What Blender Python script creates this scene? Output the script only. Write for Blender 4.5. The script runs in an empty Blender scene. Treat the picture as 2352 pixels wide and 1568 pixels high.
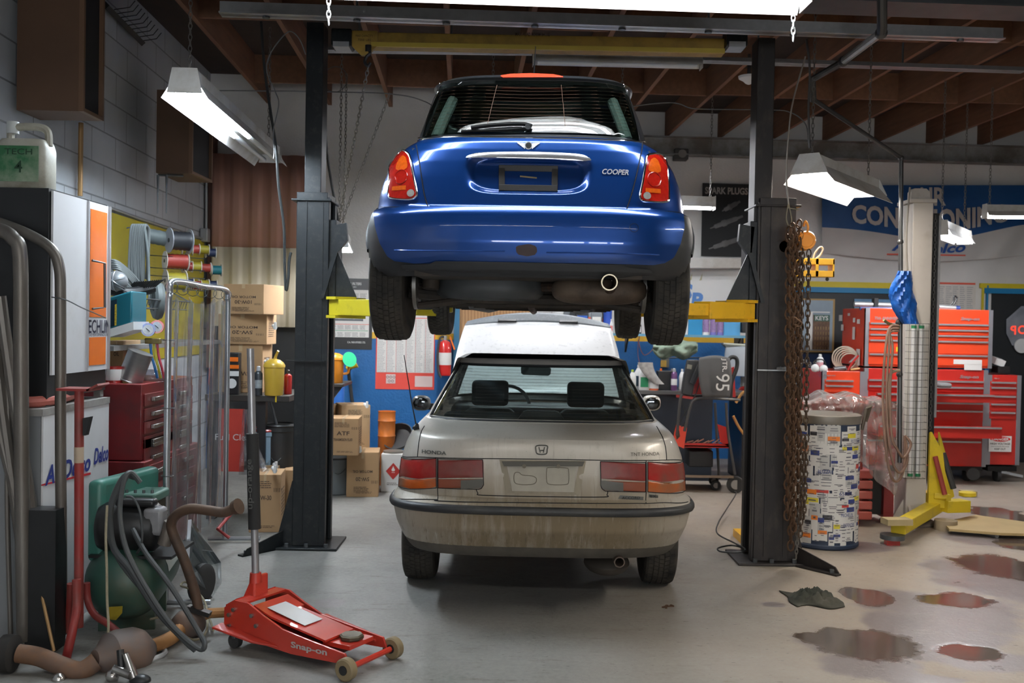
import bpy, math, random
from mathutils import Vector, Matrix, Euler
random.seed(7)
sc = bpy.context.scene
COL = sc.collection
V = Vector
PI = math.pi
# ---------------------------------------------------------------- camera
CAM = V((0, 0, 1.63)); FPX = 2352 * 35 / 36
R = (Euler((PI/2 - 0.0184, 0, 0)).to_matrix() @ Euler((0, 0, 0.0185)).to_matrix())
cd = bpy.data.cameras.new('camera'); cam = bpy.data.objects.new('camera', cd); COL.objects.link(cam)
cd.lens = 35; cd.sensor_width = 36; cam.location = CAM; cam.rotation_euler = R.to_euler(); sc.camera = cam
cd.clip_start = .05; cd.clip_end = 100
cd.dof.use_dof = True; cd.dof.focus_distance = 5.6; cd.dof.aperture_fstop = 3.2
def ray(px, py): return R @ V(((px-1176)/FPX, -(py-784)/FPX, -1))
def P(px, py, Y):
    d = ray(px, py); return CAM + d * (Y / d.y)
def G(px, py, z=0.0):
    d = ray(px, py); return CAM + d * ((z - CAM.z) / d.z)
YAW = 0.0505            # the room is turned this much against the view
RX = V((math.cos(YAW), math.sin(YAW), 0)); RY = V((-math.sin(YAW), math.cos(YAW), 0))
def room(x, y, z=0.0): return RX*x + RY*y + V((0, 0, z))
def onplane(px, py, p0, n):
    d = ray(px, py); t = (p0 - CAM).dot(n) / d.dot(n); return CAM + d*t
# ---------------------------------------------------------------- materials
MATS = {}
def nn(nt, t, **kw):
    n = nt.nodes.new(t)
    for k, v in kw.items(): setattr(n, k, v)
    return n
def mat(name, col, rough=.5, metal=0., var=.12, vs=6., dirt=None, da=.35, ds=3., bump=0., bs=60., coat=0., em=None, es=0., spec=.5, stretch=None, flake=0.):
    if name in MATS: return MATS[name]
    m = bpy.data.materials.new(name); m.use_nodes = True; nt = m.node_tree; L = nt.links
    b = nt.nodes['Principled BSDF']
    b.inputs['Roughness'].default_value = rough; b.inputs['Metallic'].default_value = metal
    b.inputs['Coat Weight'].default_value = coat; b.inputs['Coat Roughness'].default_value = .03
    b.inputs['Specular IOR Level'].default_value = spec
    if em:
        b.inputs['Emission Color'].default_value = (*em, 1); b.inputs['Emission Strength'].default_value = es
    tc = nn(nt, 'ShaderNodeTexCoord'); mp = nn(nt, 'ShaderNodeMapping'); L.new(tc.outputs['Object'], mp.inputs['Vector'])
    if stretch: mp.inputs['Scale'].default_value = stretch
    n1 = nn(nt, 'ShaderNodeTexNoise'); n1.inputs['Scale'].default_value = vs; n1.inputs['Detail'].default_value = 5
    L.new(mp.outputs[0], n1.inputs['Vector'])
    mx = nn(nt, 'ShaderNodeMix', data_type='RGBA')
    a = [max(0, c*(1-var)) for c in col]; d = [min(1, c*(1+var)) for c in col]
    mx.inputs[6].default_value = (*a, 1); mx.inputs[7].default_value = (*d, 1)
    L.new(n1.outputs['Fac'], mx.inputs[0]); out = mx.outputs[2]
    if dirt:
        n2 = nn(nt, 'ShaderNodeTexNoise'); n2.inputs['Scale'].default_value = ds; n2.inputs['Detail'].default_value = 8; n2.inputs['Roughness'].default_value = .65
        L.new(mp.outputs[0], n2.inputs['Vector'])
        rp = nn(nt, 'ShaderNodeMapRange'); c = .62 - da*.35
        rp.inputs[1].default_value = c - .12; rp.inputs[2].default_value = c + .12; rp.inputs[4].default_value = min(1, .5 + da)
        L.new(n2.outputs['Fac'], rp.inputs[0])
        m2 = nn(nt, 'ShaderNodeMix', data_type='RGBA'); L.new(rp.outputs[0], m2.inputs[0]); L.new(out, m2.inputs[6]); m2.inputs[7].default_value = (*dirt, 1)
        out = m2.outputs[2]
    L.new(out, b.inputs['Base Color'])
    if bump:
        n3 = nn(nt, 'ShaderNodeTexNoise'); n3.inputs['Scale'].default_value = bs; n3.inputs['Detail'].default_value = 4
        L.new(mp.outputs[0], n3.inputs['Vector'])
        bp = nn(nt, 'ShaderNodeBump'); bp.inputs['Strength'].default_value = bump; bp.inputs['Distance'].default_value = .01
        L.new(n3.outputs['Fac'], bp.inputs['Height']); L.new(bp.outputs[0], b.inputs['Normal'])
    MATS[name] = m; return m
def glassmat(name, tint, refl=.05, rough=.0, milky=None, ma=0.):
    if name in MATS: return MATS[name]
    m = bpy.data.materials.new(name); m.use_nodes = True; nt = m.node_tree; L = nt.links
    nt.nodes.remove(nt.nodes['Principled BSDF']); o = nt.nodes['Material Output']
    t = nn(nt, 'ShaderNodeBsdfTransparent'); t.inputs[0].default_value = (*tint, 1)
    g = nn(nt, 'ShaderNodeBsdfGlossy'); g.inputs['Roughness'].default_value = rough
    f = nn(nt, 'ShaderNodeLayerWeight'); f.inputs[0].default_value = .5; pw = nn(nt, 'ShaderNodeMath', operation='POWER'); pw.inputs[1].default_value = 4.5; L.new(f.outputs['Facing'], pw.inputs[0])
    mr = nn(nt, 'ShaderNodeMath', operation='ADD'); mr.inputs[1].default_value = refl; mr.use_clamp = True; L.new(pw.outputs[0], mr.inputs[0])
    mx = nn(nt, 'ShaderNodeMixShader'); L.new(mr.outputs[0], mx.inputs[0]); L.new(t.outputs[0], mx.inputs[1]); L.new(g.outputs[0], mx.inputs[2])
    out = mx.outputs[0]
    if milky:
        d = nn(nt, 'ShaderNodeBsdfDiffuse'); d.inputs[0].default_value = (*milky, 1)
        m2 = nn(nt, 'ShaderNodeMixShader'); tc = nn(nt, 'ShaderNodeTexCoord'); n = nn(nt, 'ShaderNodeTexNoise'); n.inputs['Scale'].default_value = 7; n.inputs['Detail'].default_value = 6
        L.new(tc.outputs['Object'], n.inputs['Vector'])
        r = nn(nt, 'ShaderNodeMapRange'); r.inputs[1].default_value = .3; r.inputs[2].default_value = .75; r.inputs[3].default_value = ma*.4; r.inputs[4].default_value = ma*1.6
        L.new(n.outputs['Fac'], r.inputs[0]); L.new(r.outputs[0], m2.inputs[0]); L.new(out, m2.inputs[1]); L.new(d.outputs[0], m2.inputs[2]); out = m2.outputs[0]
    L.new(out, o.inputs['Surface']); MATS[name] = m; return m
def emis(name, col, s):
    if name in MATS: return MATS[name]
    m = bpy.data.materials.new(name); m.use_nodes = True; nt = m.node_tree
    b = nt.nodes['Principled BSDF']; b.inputs['Base Color'].default_value = (.9, .9, .9, 1)
    b.inputs['Emission Color'].default_value = (*col, 1); b.inputs['Emission Strength'].default_value = s
    MATS[name] = m; return m
# ---------------------------------------------------------------- mesh building
def spl(pts, n=8, closed=False):
    pts = [V(p) for p in pts]; o = []; N = len(pts)
    rng = range(N if closed else N-1)
    for i in rng:
        if closed: a, b, c, d = pts[i-1], pts[i], pts[(i+1) % N], pts[(i+2) % N]
        else: a, b, c, d = pts[max(i-1, 0)], pts[i], pts[i+1], pts[min(i+2, N-1)]
        for k in range(n):
            t = k/n
            o.append(.5*((2*b) + (c-a)*t + (2*a-5*b+4*c-d)*t*t + (3*b-a-3*c+d)*t*t*t))
    if not closed: o.append(pts[-1])
    return o
def frame(d):
    d = d.normalized(); u = V((0, 0, 1)) if abs(d.z) < .9 else V((1, 0, 0))
    x = d.cross(u).normalized(); return x, x.cross(d).normalized()
class MB:
    def __init__(s): s.v = []; s.f = []; s.m = []; s.cur = 0
    def add(s, vs, fs):
        o = len(s.v); s.v += [V(p) for p in vs]
        for f in fs: s.f.append([i+o for i in f]); s.m.append(s.cur)
        return s
    def box(s, c, d, rot=None):
        c = V(c); h = V(d)*.5; M = rot.to_matrix() if rot else Matrix.Identity(3)
        vs = [c + M @ V((x*h.x, y*h.y, z*h.z)) for x in (-1, 1) for y in (-1, 1) for z in (-1, 1)]
        return s.add(vs, [(0,1,3,2),(4,6,7,5),(0,4,5,1),(2,3,7,6),(0,2,6,4),(1,5,7,3)])
    def bx(s, x0, x1, y0, y1, z0, z1): return s.box(((x0+x1)/2, (y0+y1)/2, (z0+z1)/2), (abs(x1-x0), abs(y1-y0), abs(z1-z0)))
    def obox(s, o, ax, ay, az):      # corner plus three edge vectors
        o, ax, ay, az = V(o), V(ax), V(ay), V(az)
        vs = [o, o+az, o+ay, o+ay+az, o+ax, o+ax+az, o+ax+ay, o+ax+ay+az]
        return s.add(vs, [(0,1,3,2),(4,6,7,5),(0,4,5,1),(2,3,7,6),(0,2,6,4),(1,5,7,3)])
    def quad(s, a, b, c, d): return s.add([a, b, c, d], [(0,1,2,3)])
    def slab(s, a, b, c, d, t):      # quad with thickness t (vector)
        t = V(t); q = [V(a), V(b), V(c), V(d)]
        return s.add(q + [p+t for p in q], [(0,1,2,3),(7,6,5,4),(0,4,5,1),(1,5,6,2),(2,6,7,3),(3,7,4,0)])
    def cyl(s, p0, p1, r0, r1=None, n=16, cap=True):
        p0, p1 = V(p0), V(p1); r1 = r0 if r1 is None else r1; x, y = frame(p1-p0); vs = []
        for p, r in ((p0, r0), (p1, r1)):
            for k in range(n): a = 2*PI*k/n; vs.append(p + x*math.cos(a)*r + y*math.sin(a)*r)
        fs = [(k, (k+1) % n, n+(k+1) % n, n+k) for k in range(n)]
        if cap: fs += [tuple(range(n))[::-1], tuple(range(n, 2*n))]
        return s.add(vs, fs)
    def tube(s, pts, r, n=8, closed=False, cap=True):
        pts = [V(p) for p in pts]; N = len(pts); rr = r if isinstance(r, (list, tuple)) else [r]*N
        T = [((pts[(i+1) % N] if (closed or i < N-1) else pts[i]) - (pts[i-1] if (closed or i > 0) else pts[i])).normalized() for i in range(N)]
        x, y = frame(T[0]); vs = []
        for i in range(N):
            t = T[i]; x = (x - t*x.dot(t))
            x = x.normalized() if x.length > 1e-6 else frame(t)[0]
            y = t.cross(x)
            for k in range(n): a = 2*PI*k/n; vs.append(pts[i] + (x*math.cos(a) + y*math.sin(a))*rr[i])
        fs = []
        for i in range(N if closed else N-1):
            j = (i+1) % N
            for k in range(n): fs.append((i*n+k, i*n+(k+1) % n, j*n+(k+1) % n, j*n+k))
        if cap and not closed: fs += [tuple(range(n))[::-1], tuple(range((N-1)*n, N*n))]
        return s.add(vs, fs)
    def lathe(s, prof, o=(0,0,0), n=24, ax=None):      # profile of (radius, height)
        o = V(o); az = V(ax).normalized() if ax else V((0,0,1)); x, y = frame(az) if ax else (V((1,0,0)), V((0,1,0))); vs = []
        for r, h in prof:
            for k in range(n): a = 2*PI*k/n; vs.append(o + az*h + (x*math.cos(a) + y*math.sin(a))*max(r, 1e-4))
        fs = [(i*n+k, i*n+(k+1) % n, (i+1)*n+(k+1) % n, (i+1)*n+k) for i in range(len(prof)-1) for k in range(n)]
        fs += [tuple(range(n))[::-1], tuple(range((len(prof)-1)*n, len(prof)*n))]
        return s.add(vs, fs)
    def grid(s, rows, closed=False, skip=None):
        M = len(rows[0]); vs = [p for r in rows for p in r]; fs = []
        for i in range(len(rows)-1):
            for j in range(M if closed else M-1):
                f = (i*M+j, i*M+(j+1) % M, (i+1)*M+(j+1) % M, (i+1)*M+j)
                if skip and skip(sum((V(vs[q]) for q in f), V((0,0,0)))/4): continue
                fs.append(f)
        return s.add(vs, fs)
    def prism(s, poly, t):           # polygon of 3-D points, extruded by vector t
        n = len(poly); t = V(t); q = [V(p) for p in poly]
        return s.add(q + [p+t for p in q], [tuple(range(n)), tuple(range(n, 2*n))[::-1]] + [(k, n+k, n+(k+1) % n, (k+1) % n) for k in range(n)])
    def sphere(s, c, r, n=16, m=10, sc3=(1,1,1)):
        c = V(c); pr = [(math.sin(PI*i/m)*r, -math.cos(PI*i/m)*r) for i in range(m+1)]
        t = MB(); t.lathe(pr, (0,0,0), n); return s.add([c + V((p.x*sc3[0], p.y*sc3[1], p.z*sc3[2])) for p in t.v], t.f)
    def torus(s, c, ax, Rr, r, n=24, m=8):
        x, y = frame(V(ax)); return s.tube([V(c) + (x*math.cos(2*PI*k/n) + y*math.sin(2*PI*k/n))*Rr for k in range(n)], r, m, closed=True)
    def build(s, name, m, parent=None, ang=35, bevel=0., seg=2, sub=0, solid=0.):
        me = bpy.data.meshes.new(name)
        root = parent
        while root is not None and root.parent is not None: root = root.parent
        if root is not None: org = V(root.location)
        elif s.v:
            xs = [p.x for p in s.v]; ys = [p.y for p in s.v]; org = V(((min(xs)+max(xs))/2, (min(ys)+max(ys))/2, min(p.z for p in s.v)))
        else: org = V((0,0,0))
        me.from_pydata([p-org for p in s.v], [], s.f); me.validate()
        ms = m if isinstance(m, (list, tuple)) else [m]
        for q in ms: me.materials.append(q)
        if len(ms) > 1 and len(me.polygons) == len(s.m):
            for p, i in zip(me.polygons, s.m): p.material_index = i
        for p in me.polygons: p.use_smooth = ang > 0
        import bmesh
        b = bmesh.new(); b.from_mesh(me); bmesh.ops.recalc_face_normals(b, faces=b.faces); b.to_mesh(me); b.free()
        if ang > 0 and ang < 180: me.set_sharp_from_angle(angle=math.radians(ang))
        o = bpy.data.objects.new(name, me); COL.objects.link(o)
        if parent is not None: o.parent = parent
        else: o.location = org
        if bevel: md = o.modifiers.new('b', 'BEVEL'); md.width = bevel; md.segments = seg; md.limit_method = 'ANGLE'; md.angle_limit = math.radians(40)
        if solid: md = o.modifiers.new('s', 'SOLIDIFY'); md.thickness = solid; md.offset = 0
        if sub: md = o.modifiers.new('u', 'SUBSURF'); md.levels = sub; md.render_levels = sub
        return o
def tag(o, label=None, cat=None, group=None, kind=None):
    if label: o['label'] = label
    if cat: o['category'] = cat
    if group: o['group'] = group
    if kind: o['kind'] = kind
    return o
def thing(name, label, cat, loc=(0,0,0), group=None):
    o = bpy.data.objects.new(name, None); COL.objects.link(o); o.location = V(loc); o.empty_display_size = .1
    return tag(o, label, cat, group)
def st(o): o['kind'] = 'structure'; return o
def copy_tree(o, parent=None):
    c = o.copy(); COL.objects.link(c); c.parent = parent
    for ch in [k for k in bpy.data.objects if k.parent == o]: copy_tree(ch, c)
    return c
def dup(o, loc, rz=0., label=None, group=None, scale=None):
    c = copy_tree(o); c.location = V(loc); c.rotation_euler = (0, 0, rz)
    if label: c['label'] = label
    if group: c['group'] = group
    if scale: c.scale = scale if isinstance(scale, (tuple, list)) else (scale,)*3
    return c
def text_mb(body, shear=0., bold=.0, spacing=1.):
    cu = bpy.data.curves.new('t', 'FONT'); cu.body = body; cu.shear = shear; cu.offset = bold; cu.space_character = spacing; cu.resolution_u = 3
    ob = bpy.data.objects.new('t', cu); COL.objects.link(ob); bpy.context.view_layer.update()
    me = bpy.data.meshes.new_from_object(ob.evaluated_get(bpy.context.evaluated_depsgraph_get()))
    vs = [tuple(v.co) for v in me.vertices]; fs = [tuple(p.vertices) for p in me.polygons]
    bpy.data.objects.remove(ob); bpy.data.curves.remove(cu); bpy.data.meshes.remove(me)
    return vs, fs
def text(mb, body, o, xd, yd, h=None, w=None, shear=0., bold=.0, spacing=1., lift=.0015, align='c', mapf=None):
    """lettering whose box is centred on o (or starts there), x along xd, height along yd, raised along the normal"""
    vs, fs = text_mb(body, shear, bold, spacing)
    if not vs: return
    x0 = min(v[0] for v in vs); x1 = max(v[0] for v in vs); y0 = min(v[1] for v in vs); y1 = max(v[1] for v in vs)
    o = V(o); xd = V(xd).normalized(); yd = V(yd).normalized(); n = xd.cross(yd)
    sy = h/(y1-y0) if h else w/(x1-x0); sx = w/(x1-x0) if w else sy
    cx = (x0+x1)/2 if align == 'c' else x0; cy = (y0+y1)/2
    if mapf: out = [mapf((v[0]-cx)*sx, (v[1]-cy)*sy) for v in vs]
    else: out = [o + xd*((v[0]-cx)*sx) + yd*((v[1]-cy)*sy) + n*lift for v in vs]
    mb.add(out, fs)
def fakelines(mb, o, xd, yd, w, h, rows, seed=1, fill=.8, lift=.0012, th=.35, cols=1):
    rnd = random.Random(seed); o = V(o); xd = V(xd).normalized(); yd = V(yd).normalized(); n = xd.cross(yd)*lift
    for c in range(cols):
        cw = w/cols
        for r in range(rows):
            y = h*(.5 - (r+.5)/rows); dy = h/rows*th/2; x = -w/2 + c*cw
            L = cw*.92*(fill + (1-fill)*rnd.random()); 
            while L > .02*w:
                seg = min(L, cw*rnd.uniform(.08, .3)); 
                mb.quad(o+xd*x+yd*(y-dy)+n, o+xd*(x+seg*.85)+yd*(y-dy)+n, o+xd*(x+seg*.85)+yd*(y+dy)+n, o+xd*x+yd*(y+dy)+n)
                x += seg; L -= seg
# ================================================================ room shell
PL = P(478, 640, 10.75); xl = PL.dot(RX); yb = PL.dot(RY)
def rc(p): return p.dot(RX), p.dot(RY)
xj = rc(onplane(1047, 740, room(xl, yb), RY))[0]; yb2 = yb + 1.25; xr = 7.6; yr = -4.0; ZC = 4.25
def bp(px, py, d=0.0): return onplane(px, py, room(0, yb - d), RY)       # point on the left part of the back wall
def bq(px, py, d=0.0): return onplane(px, py, room(0, yb2 - d), RY)      # right part
def lp(px, py, d=0.0): return onplane(px, py, room(xl + d, 0), RX)       # left wall
def position(nt): g = nn(nt, 'ShaderNodeNewGeometry'); return g.outputs['Position']
def math_(nt, op, a, b=None, c=None, clamp=False):
    n = nn(nt, 'ShaderNodeMath', operation=op); n.use_clamp = clamp
    for i, q in enumerate((a, b, c)):
        if q is None: continue
        if isinstance(q, (int, float)): n.inputs[i].default_value = q
        else: nt.links.new(q, n.inputs[i])
    return n.outputs[0]
def mixc(nt, f, a, b):
    m = nn(nt, 'ShaderNodeMix', data_type='RGBA')
    for i, q in ((0, f), (6, a), (7, b)):
        if isinstance(q, tuple): m.inputs[i].default_value = (*q, 1)
        elif isinstance(q, (int, float)): m.inputs[i].default_value = q
        else: nt.links.new(q, m.inputs[i])
    return m.outputs[2]
def noise(nt, vec, sc_, det=4, ro=.5, scale=None):
    if scale: mp = nn(nt, 'ShaderNodeMapping'); mp.inputs['Scale'].default_value = scale; nt.links.new(vec, mp.inputs[0]); vec = mp.outputs[0]
    n = nn(nt, 'ShaderNodeTexNoise'); n.inputs['Scale'].default_value = sc_; n.inputs['Detail'].default_value = det; n.inputs['Roughness'].default_value = ro
    nt.links.new(vec, n.inputs['Vector']); return n.outputs['Fac']
def mrange(nt, v, a, b, c=0., d=1.):
    n = nn(nt, 'ShaderNodeMapRange'); nt.links.new(v, n.inputs[0])
    for i, q in enumerate((a, b, c, d)): n.inputs[i+1].default_value = q
    return n.outputs[0]
# ---- concrete floor with puddles
def floor_mat():
    m = bpy.data.materials.new('concrete_floor'); m.use_nodes = True; nt = m.node_tree; L = nt.links; b = nt.nodes['Principled BSDF']
    pos = position(nt); sp = nn(nt, 'ShaderNodeSeparateXYZ'); L.new(pos, sp.inputs[0]); X, Y = sp.outputs[0], sp.outputs[1]
    d1 = noise(nt, pos, 2.2, 6, .6); d2 = noise(nt, pos, 9, 4)
    def field(spots, ky=1.):
        cur = None
        for px, py, rx, ry in spots:
            c = G(px, py); ex = abs(G(px+rx, py).x - c.x); ey = abs(G(px, py-ry).y - G(px, py+ry).y)/2*ky
            a = math_(nt, 'POWER', math_(nt, 'DIVIDE', math_(nt, 'SUBTRACT', X, c.x), ex), 2)
            q = math_(nt, 'POWER', math_(nt, 'DIVIDE', math_(nt, 'SUBTRACT', Y, c.y), ey), 2)
            d = math_(nt, 'SQRT', math_(nt, 'ADD', a, q))
            if cur is None: cur = d
            else:
                s = nn(nt, 'ShaderNodeMath', operation='SMOOTH_MIN'); L.new(cur, s.inputs[0]); L.new(d, s.inputs[1]); s.inputs[2].default_value = .18; cur = s.outputs[0]
        cur = math_(nt, 'ADD', cur, math_(nt, 'MULTIPLY', math_(nt, 'SUBTRACT', d1, .5), 1.6))
        return math_(nt, 'ADD', cur, math_(nt, 'MULTIPLY', math_(nt, 'SUBTRACT', d2, .5), .5))
    wet = field([(1980, 1482, 120, 30), (1870, 1465, 40, 10), (2300, 1300, 95, 24), (2200, 1376, 80, 14), (1990, 1370, 48, 17), (2235, 1500, 75, 15), (2300, 1180, 55, 15), (2340, 1250, 40, 10)], 1.3)
    damp = field([(2180, 1400, 170, 45), (2090, 1435, 90, 40), (2180, 1465, 130, 24), (2290, 1330, 130, 45), (1990, 1525, 110, 30), (2010, 1485, 160, 32), (2290, 1520, 130, 22), (2110, 1560, 90, 14), (1965, 1255, 70, 12), (2250, 1235, 90, 14), (760, 1385, 30, 9), (1775, 1388, 28, 7)])
    w = mrange(nt, wet, 1.12, .86); dm = mrange(nt, damp, 1.2, .95)
    big = noise(nt, pos, .55, 5, .6); mid = noise(nt, pos, 3.5, 8, .7); fine = noise(nt, pos, 38, 5, .6)
    base = mixc(nt, big, (.245, .25, .24), (.185, .18, .165))
    base = mixc(nt, mrange(nt, mid, .45, .62, 0, .45), base, (.20, .19, .18))
    bl_ = noise(nt, pos, 1.5, 9, .78); base = mixc(nt, mrange(nt, bl_, .50, .60, 0, .55), base, (.135, .14, .13)); sc_ = noise(nt, pos, 5, 6, .7, (.45, 2.2, 1)); base = mixc(nt, mrange(nt, sc_, .58, .66, 0, .85), base, (.12, .11, .095))
    tn = noise(nt, pos, 1.1, 3); tan = mrange(nt, X, .1, 1.8); base = mixc(nt, math_(nt, 'MULTIPLY', tan, mrange(nt, tn, .3, .7, .5, .95)), base, (.37, .295, .22))
    base = mixc(nt, mrange(nt, fine, .35, .75, 0, .5), base, (.31, .295, .27))
    spk = noise(nt, pos, 34, 3, .55, (.55, 1.7, 1)); base = mixc(nt, mrange(nt, spk, .665, .70, 0, .8), base, (.06, .055, .05))
    base = mixc(nt, math_(nt, 'MULTIPLY', dm, .80), base, (.165, .14, .145)); base = mixc(nt, math_(nt, 'MULTIPLY', w, .85), base, (.085, .06, .045))
    L.new(base, b.inputs['Base Color'])
    ro = mrange(nt, mid, .3, .7, .42, .62); ro = math_(nt, 'SUBTRACT', ro, math_(nt, 'MULTIPLY', dm, .17)); 
    f = nn(nt, 'ShaderNodeMix'); L.new(w, f.inputs[0]); L.new(ro, f.inputs[2]); f.inputs[3].default_value = .11; L.new(f.outputs[0], b.inputs['Roughness'])
    h = math_(nt, 'MULTIPLY', math_(nt, 'ADD', fine, math_(nt, 'MULTIPLY', mid, 1.5)), math_(nt, 'SUBTRACT', 1.0, math_(nt, 'MULTIPLY', w, .97)))
    bpn = nn(nt, 'ShaderNodeBump'); bpn.inputs['Strength'].default_value = .25; bpn.inputs['Distance'].default_value = .006; L.new(h, bpn.inputs['Height']); L.new(bpn.outputs[0], b.inputs['Normal'])
    return m
def roombox(x0, x1, y0, y1, z0, z1):
    b = MB(); b.obox(room(x0, y0, z0), RX*(x1-x0), RY*(y1-y0), V((0, 0, z1-z0))); return b
st(roombox(xl-.2, xr+.2, yr-.2, yb2+.2, -.1, 0).build('floor', floor_mat(), ang=0))
# ---- painted block wall on the left
def block_mat(name, c1, c2, bands=False):
    m = bpy.data.materials.new(name); m.use_nodes = True; nt = m.node_tree; L = nt.links; b = nt.nodes['Principled BSDF']
    pos = position(nt); mp = nn(nt, 'ShaderNodeMapping'); mp.inputs['Rotation'].default_value = (0, 0, -YAW); L.new(pos, mp.inputs[0])
    sp = nn(nt, 'ShaderNodeSeparateXYZ'); L.new(mp.outputs[0], sp.inputs[0]); cb = nn(nt, 'ShaderNodeCombineXYZ')
    L.new(sp.outputs[0 if bands else 1], cb.inputs[0]); L.new(sp.outputs[2], cb.inputs[1])
    big = noise(nt, pos, 1.3, 6, .6); fine = noise(nt, pos, 45, 3)
    col = mixc(nt, mrange(nt, big, .35, .7), c1, c2)
    h = fine
    if not bands:
        br = nn(nt, 'ShaderNodeTexBrick'); L.new(cb.outputs[0], br.inputs[0]); br.inputs['Scale'].default_value = 1; br.inputs['Brick Width'].default_value = .5; br.inputs['Row Height'].default_value = .252
        br.inputs['Mortar Size'].default_value = .007; br.inputs['Mortar Smooth'].default_value = .3; br.inputs['Color1'].default_value = (1, 1, 1, 1); br.inputs['Color2'].default_value = (.93, .93, .93, 1); br.inputs['Mortar'].default_value = (.45, .45, .45, 1)
        mm = nn(nt, 'ShaderNodeMix', data_type='RGBA', blend_type='MULTIPLY'); mm.inputs[0].default_value = 1; L.new(col, mm.inputs[6]); L.new(br.outputs[0], mm.inputs[7]); col = mm.outputs[2]
        h = math_(nt, 'SUBTRACT', math_(nt, 'MULTIPLY', fine, .15), br.outputs['Fac'])
    else:
        Z = sp.outputs[2]; chip = noise(nt, pos, 7, 4, .5); blue = mixc(nt, mrange(nt, big, .3, .7), (.006, .115, .34), (.005, .085, .25)); blue = mixc(nt, mrange(nt, chip, .70, .72, 0, .8), blue, (.45, .42, .36))
        yel = mixc(nt, mrange(nt, big, .3, .7), (.72, .42, .02), (.6, .36, .03))
        col = mixc(nt, math_(nt, 'LESS_THAN', Z, 1.505), col, yel); col = mixc(nt, math_(nt, 'LESS_THAN', Z, 1.435), col, blue)
    L.new(col, b.inputs['Base Color']); b.inputs['Roughness'].default_value = .5
    bpn = nn(nt, 'ShaderNodeBump'); bpn.inputs['Strength'].default_value = .35; bpn.inputs['Distance'].default_value = .01; L.new(h, bpn.inputs['Height']); L.new(bpn.outputs[0], b.inputs['Normal'])
    return m
wl = block_mat('left_block_wall', (.56, .59, .62), (.45, .48, .51)); wb = block_mat('banded_wall', (.72, .71, .69), (.60, .59, .57), True)
st(roombox(xl-.2, xl, yr, yb+.2, 0, ZC).build('wall_left', wl, ang=0))
w = MB()
for (x0, x1, y0, y1) in ((xl-.2, xj, yb, yb+.2), (xj-.2, xj, yb, yb2+.2), (xj, xr+.2, yb2, yb2+.2)): w.obox(room(x0, y0), RX*(x1-x0), RY*(y1-y0), V((0, 0, ZC)))
st(w.build('wall_back', wb, ang=0))
wr = mat('grey_plaster', (.20, .19, .175), .8, var=.15)
st(roombox(xr, xr+.2, yr, yb2+.2, 0, ZC).build('wall_right', wr, ang=0))
st(roombox(xl-.2, xr+.2, yr-.2, yr, 0, ZC).build('wall_front', wr, ang=0))
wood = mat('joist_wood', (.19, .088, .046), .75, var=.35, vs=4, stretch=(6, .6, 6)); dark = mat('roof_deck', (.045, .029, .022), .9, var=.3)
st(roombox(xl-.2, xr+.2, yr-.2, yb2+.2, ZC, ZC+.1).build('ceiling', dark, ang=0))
x = xl + .42
xk = rc(P(1030, 150, 8.75))[0]; x = xk - .655*int((xk - xl)/.655)
first = None; xs_j = []
while x < xr - .1: xs_j.append(x); x += .655
for i, x in enumerate(xs_j):
    y1 = yb2 if x > xj else yb
    if i in (0,) or (first is not None and y1 != first_y): first = None
    if first is None:
        first = roombox(x-.02, x+.02, 1.5, y1, 3.95, ZC).build('trim_joist', wood, ang=0); st(first); first_x = x; first_y = y1
    else:
        c = first.copy(); COL.objects.link(c); c.location = first.location + RX*(x-first_x)
n = 0
for yy in (10.0, 7.9):
    b = MB()
    for i in range(len(xs_j)-1): b.obox(room(xs_j[i]+.02, yy+(.0 if i % 2 else .06), 3.98), RX*.615, RY*.035, V((0, 0, .27)))
    st(b.build('trim_blocking', wood, ang=0))
steel = mat('dark_steel', (.11, .12, .125), .45, .6, var=.3); galv = mat('galvanised', (.45, .46, .47), .38, .8, var=.2, vs=20)
grey = mat('grey_paint', (.30, .31, .31), .5, .1, var=.2, dirt=(.12, .1, .08), da=.4)
def ibeam(A, B, h=.2, w_=.13, t=.012, name='trim_beam', m=None):
    b = MB(); A, B = V(A), V(B); d = B-A; s = d.cross(V((0, 0, 1))).normalized()
    b.obox(A - s*w_/2, d, s*w_, V((0, 0, t))); b.obox(A - s*w_/2 + V((0, 0, h-t)), d, s*w_, V((0, 0, t))); b.obox(A - s*t/2 + V((0, 0, t)), d, s*t, V((0, 0, h-2*t)))
    return st(b.build(name, m or steel, ang=0))
ibeam(room(xl, 6.4, 3.72), room(xr, 6.4, 3.72), .26, .3)
ibeam(room(xl, 4.6, 3.74), room(xr, 4.6, 3.74), .26, .3)
ibeam(room(xj, yb2-.15, 3.70), room(xr, yb2-.15, 3.70), .22, .16, m=grey)
# rails hanging under the joists
def rail(pts, lab, bolts=True, hh=.075):
    A, B = [V(p) for p in pts]; d = B-A; s = d.cross(V((0, 0, 1))).normalized(); n_ = 9
    r = thing('ceiling_rail', lab, 'rail', A); b = MB()
    b.obox(A - s*.02, d, s*.04, V((0, 0, hh))); b.obox(A - s*.05, d, s*.1, V((0, 0, .008))); b.build('rail_bar', galv, r, ang=0)
    for k in range(n_):
        p = A + d*((k+.5)/n_)
        if bolts: MB().cyl(p+V((0,0,-.012)), p+V((0,0,.0)), .022, n=8).build('bolt', steel, r)
        if k % 4 == 1: MB().cyl(p+V((0,0,hh)), V((p.x, p.y, 3.97)), .008, n=6).build('hanger_rod', steel, r)
    return r
rail((P(506, 34, 5.9), P(2300, 94, 6.25)), 'long galvanised rail with bolt heads running across above the lift')
rail((P(745, 118, 7.75), P(1222, 124, 7.75)), 'short thin metal rail left of the unlit ceiling tube light', False, .03)
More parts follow.
